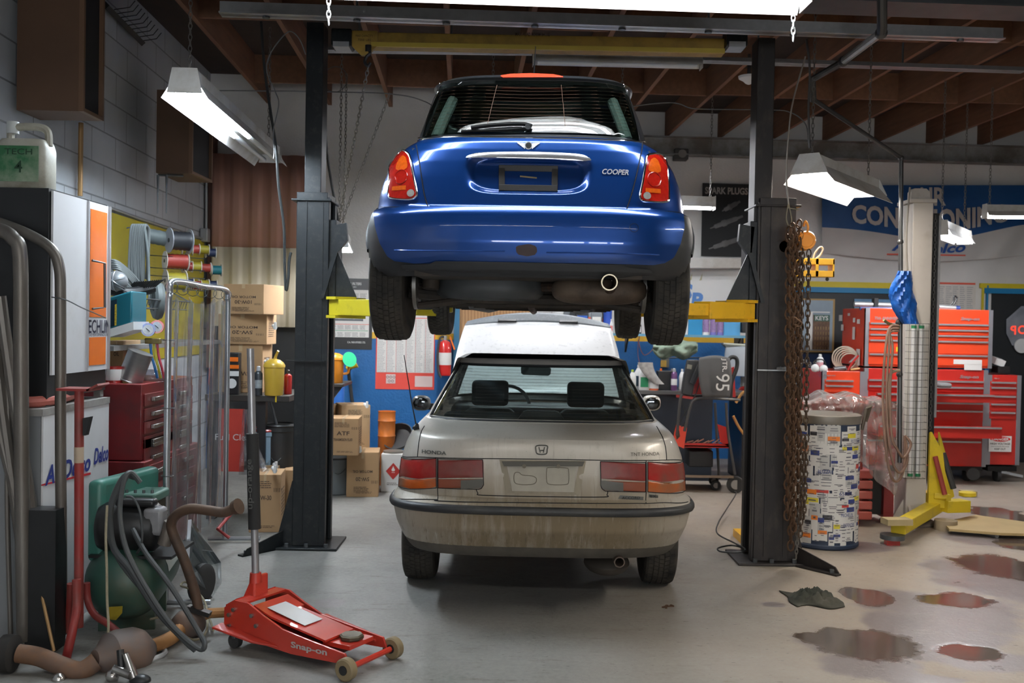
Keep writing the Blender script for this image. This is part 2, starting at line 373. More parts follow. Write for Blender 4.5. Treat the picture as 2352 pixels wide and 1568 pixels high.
rail((P(1612, 142, 7.9), P(2352, 166, 8.3)), 'thin metal rail right of the unlit ceiling tube light', False, .04)
# ================================================================ fluorescent lights
tube_cool = emis('tube_cool', (.78, .89, 1.0), 125); tube_warm = emis('tube_warm', (1.0, .93, .85), 75); tube_front = emis('tube_front', (.86, .93, 1.0), 32); tube_rear = emis('tube_rear', (1.0, .97, .92), 34); tube_added_hid = emis('tube_hid', (.93, .95, 1.0), 26); tube_far = emis('tube_far', (.93, .95, 1.0), 110); tube_off = mat('tube_unlit', (.62, .64, .66), .25, var=.05)
refl = mat('white_enamel', (.62, .62, .60), .35, var=.08, dirt=(.3, .26, .2), da=.2)
chain_m = mat('chain_steel', (.28, .27, .25), .4, .8, var=.3)
def linkchain(A, B, r=.0035, step=.03, w_=.011, n=7):
    A, B = V(A), V(B); d = B-A; L_ = d.length; t = d/L_; x, y = frame(t); b = MB(); k = 0; s = 0.
    while s < L_:
        c = A + t*(s + step*.5); q = x if k % 2 else y
        pts = [c + t*(math.sin(2*PI*i/n)*step*.72) + q*(math.cos(2*PI*i/n)*w_) for i in range(n)]
        b.tube(pts, r, 4, closed=True); s += step; k += 1
    return b
def fixture(A, B, lab, w_=.3, on=1.0, tm=None, flare=.05, tubes=2, chains=True, cage=False, group=None, top=3.95, r=.019, kids=None):
    A, B = V(A), V(B); d = B-A; Ln = d.length; t = d.normalized(); s = t.cross(V((0, 0, 1))).normalized(); u = V((0, 0, 1)) if abs(t.z) > .9 else s.cross(t).normalized()
    f = thing('fluorescent_light', lab, 'light', A, group)
    tm = tm or tube_cool; b = MB(); hw = w_/2; cw = min(.07, hw*.6)
    for sg in (-1, 1):
        b.slab(A + s*sg*cw + u*.045, B + s*sg*cw + u*.045, B + s*sg*hw - u*flare, A + s*sg*hw - u*flare, u*.003)
    b.obox(A - s*cw + u*.045, d, s*2*cw, u*.065); b.build('reflector', refl, f, ang=0)
    for p, q in ((A, -1), (B, 1)):
        e = MB(); e.prism([p + s*-hw*.75 - u*.02, p + s*hw*.75 - u*.02, p + s*cw + u*.12, p - s*cw + u*.12], t*.004*q); e.build('end_plate', refl, f, ang=0)
    for i in range(tubes):
        o = s*((i-(tubes-1)/2)*min(.1, w_*.38)) - u*.0
        if on > 0: MB().cyl(A + o + t*.03, A + o + t*(Ln*on - .03), r, n=12).build('tube', tm, f)
        if on < 1: MB().cyl(A + o + t*(Ln*on + .03), B + o - t*.03, r, n=12).build('tube', tube_off, f)
    if chains:
        for k in (.04, .96):
            p = A + d*k + u*.11; c = linkchain(p, V((p.x, p.y, top)), .003, .032, .010, 6); c.build('hanging_chain', chain_m, f)
    return f
fixture(P(424, 205, 5.6), P(622, 368, 8.1), 'long fluorescent strip light along the left block wall, its far tubes unlit', .26, .56)
fixture(P(1858, 392, 6.9), P(1998, 446, 8.0), 'shop light with flared white shade hanging on chains right of the right lift post', .36, tm=tube_warm, flare=.085)
fixture(P(470, -40, 4.65), P(1850, 8, 4.75), 'bright fluorescent strip light cut by the top edge of the picture', .24, tm=tube_front, flare=.02)
fixture(P(778, 562, 8.2), P(790, 575, 9.6), 'small bright fluorescent light seen end on beside the left lift post', .22, tm=tube_far, flare=.05)
fixture(P(1400, 470, 10.2), P(1640, 478, 10.2), 'fluorescent light partly behind the raised blue car, before the spark plug poster', .2, tm=tube_far, flare=.0, tubes=1)
fixture(P(2160, 535, 9.2), P(2216, 556, 10.2), 'small fluorescent light just right of the white lift column', .2, tm=tube_far, flare=.02)
fixture(P(2262, 497, 9.6), P(2520, 500, 9.6), 'fluorescent tube light before the banner, cut by the right edge', .16, tm=tube_far, flare=.0, tubes=1)
fixture(P(1225, 144, 7.35), P(1610, 153, 7.4), 'unlit fluorescent light hanging above the roof of the blue car', .14, 0., flare=.0, tubes=1, chains=False)
# unseen lights added for brightness; the pair behind the camera matches bumper reflections
fixture((-2.3, .4, 3.1), (.15, .4, 3.1), 'fluorescent light behind the camera, left of two', .3, tm=tube_rear)
fixture((.6, .3, 3.1), (3.0, .3, 3.1), 'fluorescent light behind the camera, right of two', .3, tm=tube_rear)
fixture((3.7, 2.9, 3.0), (3.7, 5.3, 3.0), 'fluorescent light over the wet floor on the right', .3, tm=emis('tube_right', (1.0, .92, .82), 95))  # added off frame to brighten the right floor and the trunk deck
fixture((-.25, 8.5, 3.25), (.95, 8.55, 3.25), 'fluorescent light hidden behind the raised car, over the open hood', .26, tm=tube_added_hid, flare=.06)  # this and the next are added out of sight for hood and back wall
fixture((-.25, 9.7, 3.3), (.95, 9.75, 3.3), 'fluorescent light hidden behind the raised car, nearest the back wall', .26, tm=tube_far, flare=.03)
for px, y0, y1, Y in ((755, -34, 46, 4.66), (1822, 5, 80, 4.75)):
    tag(linkchain(P(px, y0, Y), P(px, y1, Y), .0025, .03, .009, 8).build('light_chain', mat('bright_chain', (.8, .8, .8), .35, .4)), 'bright link chain dangling below the top light, ' + ('left one above the left post' if px < 1000 else 'right one near its end'), 'chain', 'chains under the top light')
# unseen overhead door behind the camera, added so its glowing panes brighten the cars
st(roombox(-1.6, 3.6, yr, yr+.06, 0, 3.2).build('door_3', mat('door_panel', (.5, .5, .48), .5), ang=0))
for k in range(4): st(roombox(-1.35+1.22*k, -.35+1.22*k, yr+.06, yr+.07, 1.15, 1.95).build('window_%d' % (k+1), emis('daylight_pane', (.93, .96, 1.0), 15.0), ang=0))
w = bpy.data.worlds.new('w'); sc.world = w; w.use_nodes = True; w.node_tree.nodes['Background'].inputs[0].default_value = (.02, .022, .025, 1)
sc.view_settings.view_transform = 'Standard'; sc.view_settings.look = 'None'; sc.view_settings.gamma = 1; sc.view_settings.exposure = 0.08
sc.view_settings.use_curve_mapping = False
# ================================================================ cars
def lerp_tab(tab, z, smooth=False):
    if z <= tab[0][0]: return tab[0][1:]
    for a, b in zip(tab, tab[1:]):
        if z <= b[0]:
            t = (z-a[0])/(b[0]-a[0]); return tuple(p*(1-t)+q*t for p, q in zip(a[1:], b[1:]))
    return tab[-1][1:]
class Body:
    def __init__(s, O, yaw, tab, n=3.5, nf=3.0, Lr=.45):
        s.O = V(O); s.f = V((math.sin(yaw), math.cos(yaw), 0)); s.r = V((math.cos(yaw), -math.sin(yaw), 0)); s.tab = tab; s.n = n; s.nf = nf; s.Lr = Lr
    def W(s, x, y, z): return s.O + s.r*x + s.f*y + V((0, 0, z))
    def loc(s, p): d = V(p) - s.O; return d.dot(s.r), d.dot(s.f), d.z
    def prof(s, z): return lerp_tab(s.tab, z)      # w, yr, yf
    def yrear(s, x, z):
        w, yr = s.prof(z)[:2]; t = min(.9995, abs(x)/w); return yr + s.Lr - s.Lr*(1-t**s.n)**(1/s.n)
    def xside(s, y, z):
        w, yr = s.prof(z)[:2]; q = max(0, (yr+s.Lr-y)/s.Lr); return w*(max(0, 1-q**s.n))**(1/s.n)
    def nrm(s, x, z):
        w, yr = s.prof(z)[:2]; t = min(.9995, abs(x)/w); q = (1-t**s.n)**(1/s.n); gx = math.copysign(t**(s.n-1)/w, x); gy = -q**(s.n-1)/s.Lr
        l = math.hypot(gx, gy); return (s.r*gx + s.f*gy)/l
    def outline(s, z, na=22, off=0., step=.06, ns=None):
        w, yr, yf = s.prof(z); w += off; yr -= off; yf += off; L_ = s.Lr; yc = yr+L_; yfc = yf - .95; pts = []
        for k in range(na+1):
            a = PI/2*k/na; pts.append((w*math.sin(a)**(2/s.n), yc - L_*math.cos(a)**(2/s.n)))
        m = ns or 44
        for k in range(1, m): pts.append((w, yc + (yfc-yc)*k/m))
        for k in range(na//2+1):
            a = PI/2*k/(na//2); pts.append((w*math.cos(a)**(2/s.nf), yfc + .95*math.sin(a)**(2/s.nf)))
        full = [(-x, y) for x, y in pts[::-1][:-1]] + pts[:-1]
        return [s.W(x, y, z) for x, y in full]
    def hit(s, px, py, off=0., Y0=5.2):
        Y = Y0
        for _ in range(14):
            p = P(px, py, Y); x, y, z = s.loc(p); w = s.prof(z)[0]*.985; x = max(-w, min(w, x)); q = s.W(x, s.yrear(x, z), z); Y = Y*.4 + q.y*.6
        p = P(px, py, Y); x, y, z = s.loc(p); w = s.prof(z)[0]*.985; return max(-w, min(w, x)), z
    def sparam(s, x, z): t = min(1, abs(x)/s.prof(z)[0]); return math.copysign(t + math.asin(t**(s.n/2))/(PI/2), x)
    def sinv(s, q, z):
        a, b = 0., 1.; u = abs(q); w = s.prof(z)[0]
        for _ in range(22):
            c = (a+b)/2
            if c + math.asin(c**(s.n/2))/(PI/2) < u: a = c
            else: b = c
        return math.copysign(a*w, q)
    def S(s, x, z, off=0.): return s.W(x, s.yrear(x, z), z) + s.nrm(x, z)*off
    def patch(s, poly, off=.003, nx=24, ny=18, disp=None, rim=.012, xz=False, smooth=0, mb=None):
        q = [p if xz else s.hit(*p) for p in poly]
        if smooth: q = [(p.x, p.y) for p in spl([(a, b, 0) for a, b in q], smooth, closed=True)]
        z0 = min(p[1] for p in q); z1 = max(p[1] for p in q); e = (z1-z0)*.004; rows = []
        for j in range(ny+1):
            z = z0+e + (z1-z0-2*e)*j/ny; xs = []
            for a, b in zip(q, q[1:]+q[:1]):
                if (a[1] <= z) != (b[1] <= z): xs.append(a[0] + (b[0]-a[0])*(z-a[1])/(b[1]-a[1]))
            if len(xs) < 2: continue
            xa, xb = min(xs), max(xs); sa, sb = s.sparam(xa, z), s.sparam(xb, z); rows.append([(s.sinv(sa+(sb-sa)*i/nx, z), z) for i in range(nx+1)])
        G3 = [[s.S(x, z, off - (disp(x, z) if disp else 0)) for x, z in r] for r in rows]
        mb = mb or MB(); mb.grid(G3)
        if rim:
            edge = G3[0] + [r[-1] for r in G3[1:]] + G3[-1][::-1][1:] + [r[0] for r in G3[::-1][1:-1]]
            mb.grid([edge, [p + s.f*rim for p in edge]], closed=True)
        return mb
    def line(s, pts, r=.0022, off=.003, n=6, k=6, mb=None, closed=False, xz=False):
        q = [p if xz else s.hit(*p) for p in pts]; c = spl([(a, b, 0) for a, b in q], k, closed)
        mb = mb or MB(); mb.tube([s.S(p.x, p.y, off) for p in c], r, n, closed=closed); return mb
def smoothstep(a, b, x): t = max(0, min(1, (x-a)/(b-a))); return t*t*(3-2*t)
def tyre_mesh(R0, w_, grooves=4):
    b = MB(); n = 64; h = w_/2
    prof = [(R0-.105, -h*.8), (R0-.07, -h*.97), (R0-.035, -h*1.0), (R0-.012, -h*.9), (R0-.006, -h*.78), (R0-.006, h*.78), (R0-.012, h*.9), (R0-.035, h), (R0-.07, h*.97), (R0-.105, h*.8)]
    b.lathe(prof, (0,0,0), n, ax=(1, 0, 0))
    nb = 5; bw = w_*.80/nb
    for r in range(nb):
        xc = -w_*.40 + bw*(r+.5); m = 62
        for k in range(m):
            a0 = 2*PI*(k + .5*(r % 2))/m; a1 = a0 + 2*PI/m*.86; sk = .025*(1 if r < 2 else -1 if r > 2 else 0); rr = R0 - (.004 if r in (0, nb-1) else 0)
            x0 = xc-bw*.42; x1 = xc+bw*.42; vs = []
            for rad in (R0-.012, rr):
                for (xx, a) in ((x0, a0), (x1, a0+sk), (x1, a1+sk), (x0, a1)): vs.append((xx, rad*math.cos(a), rad*math.sin(a)))
            b.add(vs, [(4,5,6,7), (0,1,5,4), (1,2,6,5), (2,3,7,6), (3,0,4,7)])
    return b
rubber = mat('tyre_rubber', (.022, .021, .019), .82, var=.3, vs=30, dirt=(.06, .052, .042), da=.35, ds=9, spec=.3)
alloy = mat('alloy', (.42, .43, .44), .35, .85, var=.15, dirt=(.08, .07, .06), da=.3)
blackp = mat('black_plastic', (.022, .024, .026), .5, var=.25, vs=20); under = mat('underbody', (.018, .017, .016), .7, .2, var=.5, vs=5, dirt=(.05, .038, .028), da=.5, ds=6)
def wheel(root, Wf, x, y, z, R0, w_, side, turn=0.):
    """side: +1 when the rim faces +x"""
    t = tyre_mesh(R0, w_); c = math.cos(turn); s_ = math.sin(turn)
    def put(m): m.v = [Wf(x + p.x*c - p.y*s_, y + p.x*s_ + p.y*c, z + p.z) for p in m.v]; return m
    wh = put(t).build('tyre', rubber, root)
    r = MB(); r.lathe([(R0-.1, -w_*.38), (R0-.105, w_*.38), (R0-.125, w_*.3), (R0-.13, -w_*.3)], (0,0,0), 40, ax=(1,0,0)); h = side*w_*.3
    for k in range(6):
        a = 2*PI*k/6; r.cyl((h, 0, 0), (h*.95, (R0-.115)*math.cos(a), (R0-.115)*math.sin(a)), .03, .018, 8)
    r.cyl((h-.03*side, 0, 0), (h+.01*side, 0, 0), .05, .045, 16); put(r).build('rim', alloy, wh)
# ---------------------------------------------------------------- blue hatchback on the lift
blue = mat('blue_paint', (.004, .052, .25), .28, .55, var=.05, coat=1.0, spec=.5)
chrome = mat('chrome', (.78, .78, .78), .12, 1., var=.03); dkglass = glassmat('tinted_window', (.16, .21, .19), .03)
roofblk = mat('black_roof_paint', (.030, .032, .036), .3, .2, var=.1, coat=.5)
MT = [(.33, .77, -.50, 3.0), (.36, .815, -.53, 3.03), (.42, .838, -.55, 3.06), (.50, .845, -.562, 3.08), (.58, .842, -.56, 3.08), (.635, .832, -.552, 3.07), (.66, .825, -.535, 3.05),
      (.68, .80, -.518, 3.02), (.75, .792, -.508, 2.95), (.82, .775, -.498, 2.85), (.90, .745, -.482, 2.7), (.96, .708, -.466, 2.4), (1.00, .672, -.45, 2.0), (1.025, .640, -.43, 1.95),
      (1.035, .612, -.415, 1.93), (1.10, .598, -.385, 1.83), (1.20, .572, -.33, 1.66), (1.30, .540, -.27, 1.5), (1.345, .522, -.238, 1.42), (1.36, .54, -.275, 1.4), (1.378, .51, -.25, 1.36), (1.392, .42, -.15, 1.25), (1.40, .28, .0, 1.1)]
ZM = 1.525
mb_ = Body((.088, 5.38, ZM), math.radians(1.9), MT, 3.3, 3.0, .46)
mini = thing('blue_hatchback', 'blue hatchback with a black roof raised high on the two-post lift', 'car', mb_.O)
def loft(B, zs, skip=None, off=0., close=False, na=22):
    m = MB(); rows = [B.outline(z, na, off) for z in zs]; m.grid(rows, closed=True, skip=skip)
    if close: m.f.append(list(range(len(m.v)-len(rows[-1]), len(m.v)))); m.m.append(0)
    return m
def arange(a, b, n): return [a+(b-a)*i/n for i in range(n+1)]
AX = 2.467
def archskip(p):
    x, y, z = mb_.loc(p)
    return abs(x) > .55 and (math.hypot(y, z-.30) < .345 or math.hypot(y-AX, z-.30) < .345)
loft(mb_, arange(.33, .66, 14), archskip).build('lower_cladding', blackp, mini)
loft(mb_, arange(.662, 1.028, 22), lambda p: archskip(p) or (abs(mb_.loc(p)[0]) < .42 and mb_.loc(p)[1] < 0 and .70 < mb_.loc(p)[2] < .98)).build('body_shell', blue, mini)
def mcell(p):            # which greenhouse cells are glass
    x, y, z = mb_.loc(p); w = mb_.prof(z)[0]; k = (z-1.03)/.32; yf = mb_.prof(z)[2]
    if z > 1.34 or z < 1.045: return None
    if y < .3 and abs(x) < w*.90: return 'rear'
    if y > yf-.5 and abs(x) < w*.86: return 'front'
    if abs(x) > w*.9 and y > -.06+.25*k and y < yf-.62 and not (.80 < y < .88): return 'side'
    return None
gz = arange(1.028, 1.352, 18)
loft(mb_, gz, lambda p: mcell(p) is not None).build('pillars', roofblk, mini)
loft(mb_, gz, lambda p: mcell(p) != 'side').build('side_windows', dkglass, mini)
loft(mb_, gz, lambda p: mcell(p) != 'front').build('windshield', dkglass, mini)
loft(mb_, [1.352, 1.36, 1.37, 1.378, 1.386, 1.392, 1.397, 1.40], close=True).build('roof', roofblk, mini)
# rear window
rwp = [(972, 318), (1466, 326), (1460, 290), (1437, 212), (1428, 196), (1350, 187), (1220, 183), (1090, 183), (1018, 188), (1010, 196), (992, 250)]
mb_.patch(rwp, .006, 30, 20).build('rear_window', glassmat('rear_glass', (.30, .38, .35), .06), mini)
b = MB()
for k in range(13):
    py = 205+8.2*k*.95; mb_.line([(1025-(py-190)*.33, py), (1220, py-2), (1425+(py-190)*.28, py+4)], .0006, .007, 4, 5, mb=b)
for px in (1122, 1292): mb_.line([(px+ (20 if px < 1200 else -3), 196), (px-3 if px < 1200 else px+6, 290)], .0012, .007, 4, 4, mb=b)
b.build('defroster_lines', mat('defroster', (.10, .05, .03), .6), mini)
# tailgate with the number plate recess
rec = [(1066, 385), (1072, 362), (1090, 352), (1215, 349), (1335, 354), (1358, 364), (1362, 388), (1356, 418), (1335, 440), (1305, 449), (1110, 446), (1086, 436), (1072, 415)]
rq = [mb_.hit(*p) for p in rec]; rcx = sum(p[0] for p in rq)/len(rq); rx0 = min(p[0] for p in rq); rx1 = max(p[0] for p in rq); rz0 = min(p[1] for p in rq); rz1 = max(p[1] for p in rq)
def recess(x, z):
    u = abs((x-(rx0+rx1)/2)/((rx1-rx0)/2)); v = abs((z-(rz0+rz1)/2)/((rz1-rz0)/2))
    d = (u**5 + v**3.2)**.25
    return .035*(1-smoothstep(.78, 1.0, d))
tg = [(962, 322), (965, 368), (977, 447), (989, 480), (1000, 487), (1013, 488), (1405, 493), (1430, 488), (1437, 480), (1452, 430), (1469, 354), (1471, 328), (1350, 322), (1215, 319), (1080, 318)]
mb_.patch(tg, .004, 110, 70, disp=recess).build('tailgate', blue, mini)
gap = mat('panel_gap', (.004, .004, .006), .8)
g = MB(); mb_.line([(960, 322), (963, 368), (975, 447), (987, 482), (1000, 489), (1013, 490), (1405, 496), (1434, 490), (1440, 478), (1455, 430), (1472, 354), (1474, 327)], .0028, .002, 6, 4, mb=g)
mb_.line([(868, 478), (930, 477), (987, 482)], .0022, .001, 6, 4, mb=g); mb_.line([(1440, 484), (1500, 485), (1560, 488)], .0022, .001, 6, 4, mb=g)
g.build('panel_gap', gap, mini)
mb_.line([(945, 318), (1000, 317), (1215, 316.5), (1420, 323), (1480, 326)], .004, .006, 8, 5).build('chrome_belt_strip', chrome, mini)
mb_.line([(970, 322), (983, 275), (1000, 225), (1012, 192)], .002, .006, 6, 5).build('window_edge_trim', chrome, mini)
mb_.line([(1468, 326), (1456, 275), (1440, 220), (1430, 194)], .002, .006, 6, 5).build('window_edge_trim', chrome, mini)
# bumper skin
bs_ = [(861, 480), (930, 478), (985, 483), (1000, 490), (1015, 492), (1405, 497), (1432, 492), (1445, 486), (1500, 486), (1563, 489), (1569, 520), (1560, 560), (1545, 592), (1518, 608), (1470, 611), (1380, 607), (1215, 602), (1020, 598), (990, 600), (965, 606), (915, 604), (893, 590), (876, 560), (866, 525)]
def bdisp(x, z):
    d = 0.
    for za, sx in ((.418, 1),):
        pass
    return d
mb_.patch(bs_, .010, 60, 24, rim=.02).build('rear_bumper', blue, mini)
b = MB(); mb_.line([(908, 575), (1000, 576.5), (1160, 577)], .0045, .009, 6, 4, mb=b); mb_.line([(1255, 580), (1400, 582), (1512, 586)], .0045, .009, 6, 4, mb=b); b.build('bumper_crease', blue, mini)
mb_.patch([(1185, 566), (1200, 561), (1218, 561), (1232, 566), (1234, 578), (1228, 586), (1212, 589), (1195, 588), (1186, 580)], .012, 10, 8).build('fog_lamp', mat('fog_lens', (.03, .004, .004), .2, coat=1), mini)
b = MB(); c0 = mb_.hit(1455, 523); b.tube([mb_.S(c0[0]+math.cos(2*PI*k/20)*.021, c0[1]+math.sin(2*PI*k/20)*.021, .0105) for k in range(20)], .0011, 5, closed=True); b.build('tow_eye_cover', gap, mini)
# black lip under the bumper with its raised middle
lip = [(985, 608), (1003, 600), (1215, 603), (1428, 609), (1445, 616), (1490, 620), (1500, 632), (1380, 636), (1215, 630), (1060, 625), (930, 620), (925, 608), (970, 610)]
mb_.patch(lip, .017, 60, 16, rim=.03).build('bumper_lip', blackp, mini)
# wheel arches
for sx in (-1, 1):
    for ya in (0, AX):
        rows = []
        for k in range(4 if ya == 0 else 0, 27):
            a = PI*(k+.0)/26; row = []
            for (rr, xo) in ((.375, -.045), (.372, -.008), (.36, .008), (.335, .006), (.318, -.015), (.31, -.08)):
                z = .30 + rr*math.sin(a); yy = ya - rr*math.cos(a); row.append(mb_.W(sx*((mb_.xside(yy, min(z, .60)) if ya == 0 else .84)+xo), yy, z))
            rows.append(row)
        m = MB(); m.grid(rows); m.build('wheel_arch', blackp, mini)
# tail lamps
redl = mat('red_lens', (.42, .012, .006), .16, var=.35, vs=60, coat=1.); ambl = mat('amber_lens', (.62, .10, .008), .16, var=.35, vs=70, coat=1.); clearl = mat('clear_lens', (.45, .43, .40), .15, .3, var=.3, vs=50, coat=1.)
LL = [(905, 352), (916, 347), (936, 349), (945, 362), (951, 400), (959, 440), (957, 452), (942, 459), (905, 456), (896, 448), (898, 415), (902, 375)]
RL = [(1484, 358), (1495, 354), (1512, 355), (1525, 368), (1531, 405), (1533, 445), (1528, 464), (1480, 463), (1470, 457), (1469, 445), (1475, 415), (1481, 375)]
for pl, lo in ((LL, (947, 444)), (RL, (1483, 450))):
    a0 = mb_.patch(pl, .012, 18, 26, rim=.03, smooth=4).build('tail_lamp', redl, mini)
    q = [mb_.hit(*p) for p in pl]; c = spl([(x, z, 0) for x, z in q], 4, True)
    MB().tube([mb_.S(p.x, p.y, .010) for p in c], .0055, 8, closed=True).build('chrome_ring', chrome, a0)
    cx = sum(p[0] for p in q)/len(q); cz = sum(p[1] for p in q)/len(q)
    sc2 = lambda p, k, dz=0.: (cx+(p[0]-cx)*k, cz+dz+(p[1]-cz)*k)
    top = [sc2(p, .80) for p in q if p[1] > cz+.03] ; top.sort(key=lambda p: math.atan2(p[1]-cz-.05, p[0]-cx))
    mb_.patch([(cx-.030, cz+.028), (cx+.030, cz+.028), (cx+.022, cz+.085), (cx+.004, cz+.103), (cx-.018, cz+.09)], .0145, 10, 8, xz=True, rim=.0, smooth=3).build('turn_signal', ambl, a0)
    m = MB(); m.tube([mb_.S(cx+.033*math.cos(2*PI*k/24), cz-.012+.036*math.sin(2*PI*k/24), .0135) for k in range(24)], .003, 6, closed=True); m.build('lens_ring', redl, a0)
    mb_.patch([(cx-.045, cz-.082), (cx+.03, cz-.082), (cx+.03, cz-.06), (cx-.045, cz-.06)], .0145, 10, 4, xz=True, rim=0).build('turn_signal', ambl, a0)
    l0 = mb_.hit(*lo); mb_.patch([(l0[0]+.019*math.cos(2*PI*k/14), l0[1]+.019*math.sin(2*PI*k/14)) for k in range(14)], .018, 8, 8, xz=True, rim=.006).build('reversing_lamp', clearl, a0)
# chrome handle, plate bracket, badges
m = MB(); hp = [(1072, 364), (1085, 355), (1110, 351), (1215, 349), (1320, 354), (1342, 359), (1356, 368), (1340, 371), (1215, 364), (1100, 364)]
hz_ = [mb_.hit(*p)[1] for p in hp]; mb_.patch(hp, .010, 50, 14, rim=.02, smooth=3, disp=lambda x, z: -.016*math.sqrt(max(0, 1-((z-(max(hz_)+min(hz_))/2 + .035*(x/.26)**4*.3)/.027)**2))).build('tailgate_handle', mat('satin_chrome', (.85, .85, .86), .22, .9, var=.03), mini)
fr_o = [(1143, 375), (1282, 378), (1281, 420), (1283, 437), (1277, 440), (1250, 439), (1248, 436), (1190, 436), (1186, 439), (1150, 438), (1142, 434), (1146, 418)]
pbk = mat('plate_bracket', (.028, .026, .024), .45, var=.2)
def band(B, pts, wd, off, name, m, root, tk=.008):
    b = MB()
    for (a, c) in zip(pts, pts[1:]+pts[:1]):
        A = B.S(*B.hit(*a), off); C_ = B.S(*B.hit(*c), off); d = (C_-A).normalized(); s = B.f.cross(d).normalized(); b.obox(A - s*wd/2 - d*wd/2, C_-A+d*wd, s*wd, -B.f*tk)
    return b.build(name, m, root, ang=0, bevel=.002)
band(mb_, [(1152, 384), (1275, 386), (1274, 431), (1152, 429)], .030, -.027, 'plate_bracket', pbk, mini)
mb_.patch([(1194, 401), (1233, 402), (1233, 408), (1194, 407)], -.030, 4, 2, rim=.0).build('barcode_sticker', mat('sticker_gold', (.35, .28, .15), .5, .4, var=.6, vs=200, stretch=(1, 1, 0)), mini)
e0 = mb_.hit(1214, 335); b = MB(); E = lambda x, z, o=.006: mb_.S(e0[0]+x, e0[1]+z, o)
b.cyl(mb_.S(*e0, .004), mb_.S(*e0, .013), .0195, n=28)
for sg in (-1, 1):
    for j in range(4): b.prism([E(sg*.018, .013-j*.008, .006), E(sg*(.056-j*.010), .015-j*.008), E(sg*(.050-j*.010), .008-j*.008), E(sg*.018, .006-j*.008, .006)], -mb_.f*.004)
em = b.build('winged_emblem', mat('badge_silver', (.72, .72, .74), .3, .5), mini, ang=30)
MB().cyl(mb_.S(*e0, .0131), mb_.S(*e0, .0145), .015, n=24).build('emblem_disc', blackp, em)
b = MB(); text(b, 'MINI', mb_.S(*e0, .0155), mb_.r, (0, 0, 1), h=.007, bold=.02); b.build('emblem_letters', chrome, em, ang=0)
def btext(B, body, px, py, h, w, off, mm, root, name='badge', shear=0., bold=0., ext=.0025):
    cx, cz = B.hit(px, py); b = MB(); text(b, body, (0,0,0), (1,0,0), (0,1,0), h=h, w=w, shear=shear, bold=bold, mapf=lambda x, y: B.S(cx+x, cz+y, off))
    n = len(b.v); fs = list(b.f); b.v += [p - B.f*ext for p in b.v[:n]]; b.f = [[i+n for i in f] for f in fs]
    cnt = {}
    for f in fs:
        for i in range(len(f)):
            a, c = f[i], f[(i+1) % len(f)]; k = (min(a, c), max(a, c)); cnt[k] = cnt.get(k, 0)+1
    for (a, c), q in cnt.items():
        if q == 1: b.f.append([a, c, c+n, a+n])
    b.m = [0]*len(b.f); return b.build(name, mm, root, ang=0)
btext(mb_, 'COOPER', 1413, 395, .027, .13, .006, mat('badge_silver', (.72, .72, .74), .3, .5), mini, shear=.25, bold=.02)
# wiper
b = MB(); mb_.line([(1221, 292), (1212, 289), (1190, 287), (1130, 290), (1085, 296)], .011, .028, 6, 5, mb=b); b2 = mb_.line([(1205, 296), (1150, 300), (1062, 303)], .008, .016, 6, 5)
wp = b.build('wiper', mat('wiper_black', (.008, .008, .008), .75, spec=.2), mini); b2.build('wiper_blade', mat('wiper_black', (.008, .008, .008), .75), wp); wx = mb_.hit(1213, 293); MB().cyl(mb_.S(*wx, -.01), mb_.S(*wx, .035), .018, .015, 14).build('wiper_hub', blackp, wp)
# high brake lamp in the roof spoiler, aerial
lamp_hi = [(1148, 173), (1175, 169), (1220, 168), (1270, 170), (1294, 175), (1291, 178), (1220, 177), (1155, 177)]
HB = Body(mb_.O, math.radians(1.9), [(1.30, .6, -.285, 2), (1.5, .6, -.285, 2)], 4); HB.patch(lamp_hi, .0, 20, 6, rim=.03).build('high_brake_lamp', mat('brake_red', (.75, .05, .02), .2, coat=1, em=(1, .1, .04), es=.25), mini)
a = mb_.W(.0, .12, 1.40); MB().cyl(a, a + V((0,0,.03)) - mb_.f*.01, .022, .016, 12).build('aerial', roofblk, mini); 
MB().cyl(a + V((0,0,.03)), a + V((.006, -.1, .20)), .004, .002, 6).build('aerial_rod', blackp, mini)
# underside
W_ = mb_.W
b = MB(); b.grid([[W_(x, y, .245+.02*math.sin(y*5)*math.cos(x*9)) for x in arange(-.56, .56, 8)] for y in arange(-.05, 2.9, 16)]); b.bx(0,0,0,0,0,0)
b = MB(); b.add([W_(x, y, z) for x in (-.60, .60) for y in (.15, 2.9) for z in (.22, .34)], [(0,1,3,2),(4,6,7,5),(0,4,5,1),(2,3,7,6),(0,2,6,4),(1,5,7,3)])
b.add([W_(x, y, z) for x in (-.56, .56) for y in (-.48, .4) for z in (.33, .40)], [(0,1,3,2),(4,6,7,5),(0,4,5,1),(2,3,7,6),(0,2,6,4),(1,5,7,3)]); b.build('floor_pan', under, mini, ang=0)
b = MB(); b.add([W_(-.22 + .30*math.copysign(abs(math.cos(a))**.7, math.cos(a))*k, .12 + .25*math.sin(a)*k, z) for z, k in ((.35, .95), (.30, 1.0), (.26, .98), (.235, .9), (.225, .6)) for a in [2*PI*i/32 for i in range(32)]], [(j*32+i, j*32+(i+1) % 32, (j+1)*32+(i+1) % 32, (j+1)*32+i) for j in range(4) for i in range(32)] + [tuple(range(128, 160))]); b.build('fuel_tank', mat('tank_grey', (.05, .055, .058), .5, var=.3, vs=10), mini)
rust = mat('brown_rust', (.16, .085, .045), .75, .3, var=.4, vs=9, dirt=(.045, .03, .022), da=.5, ds=7)
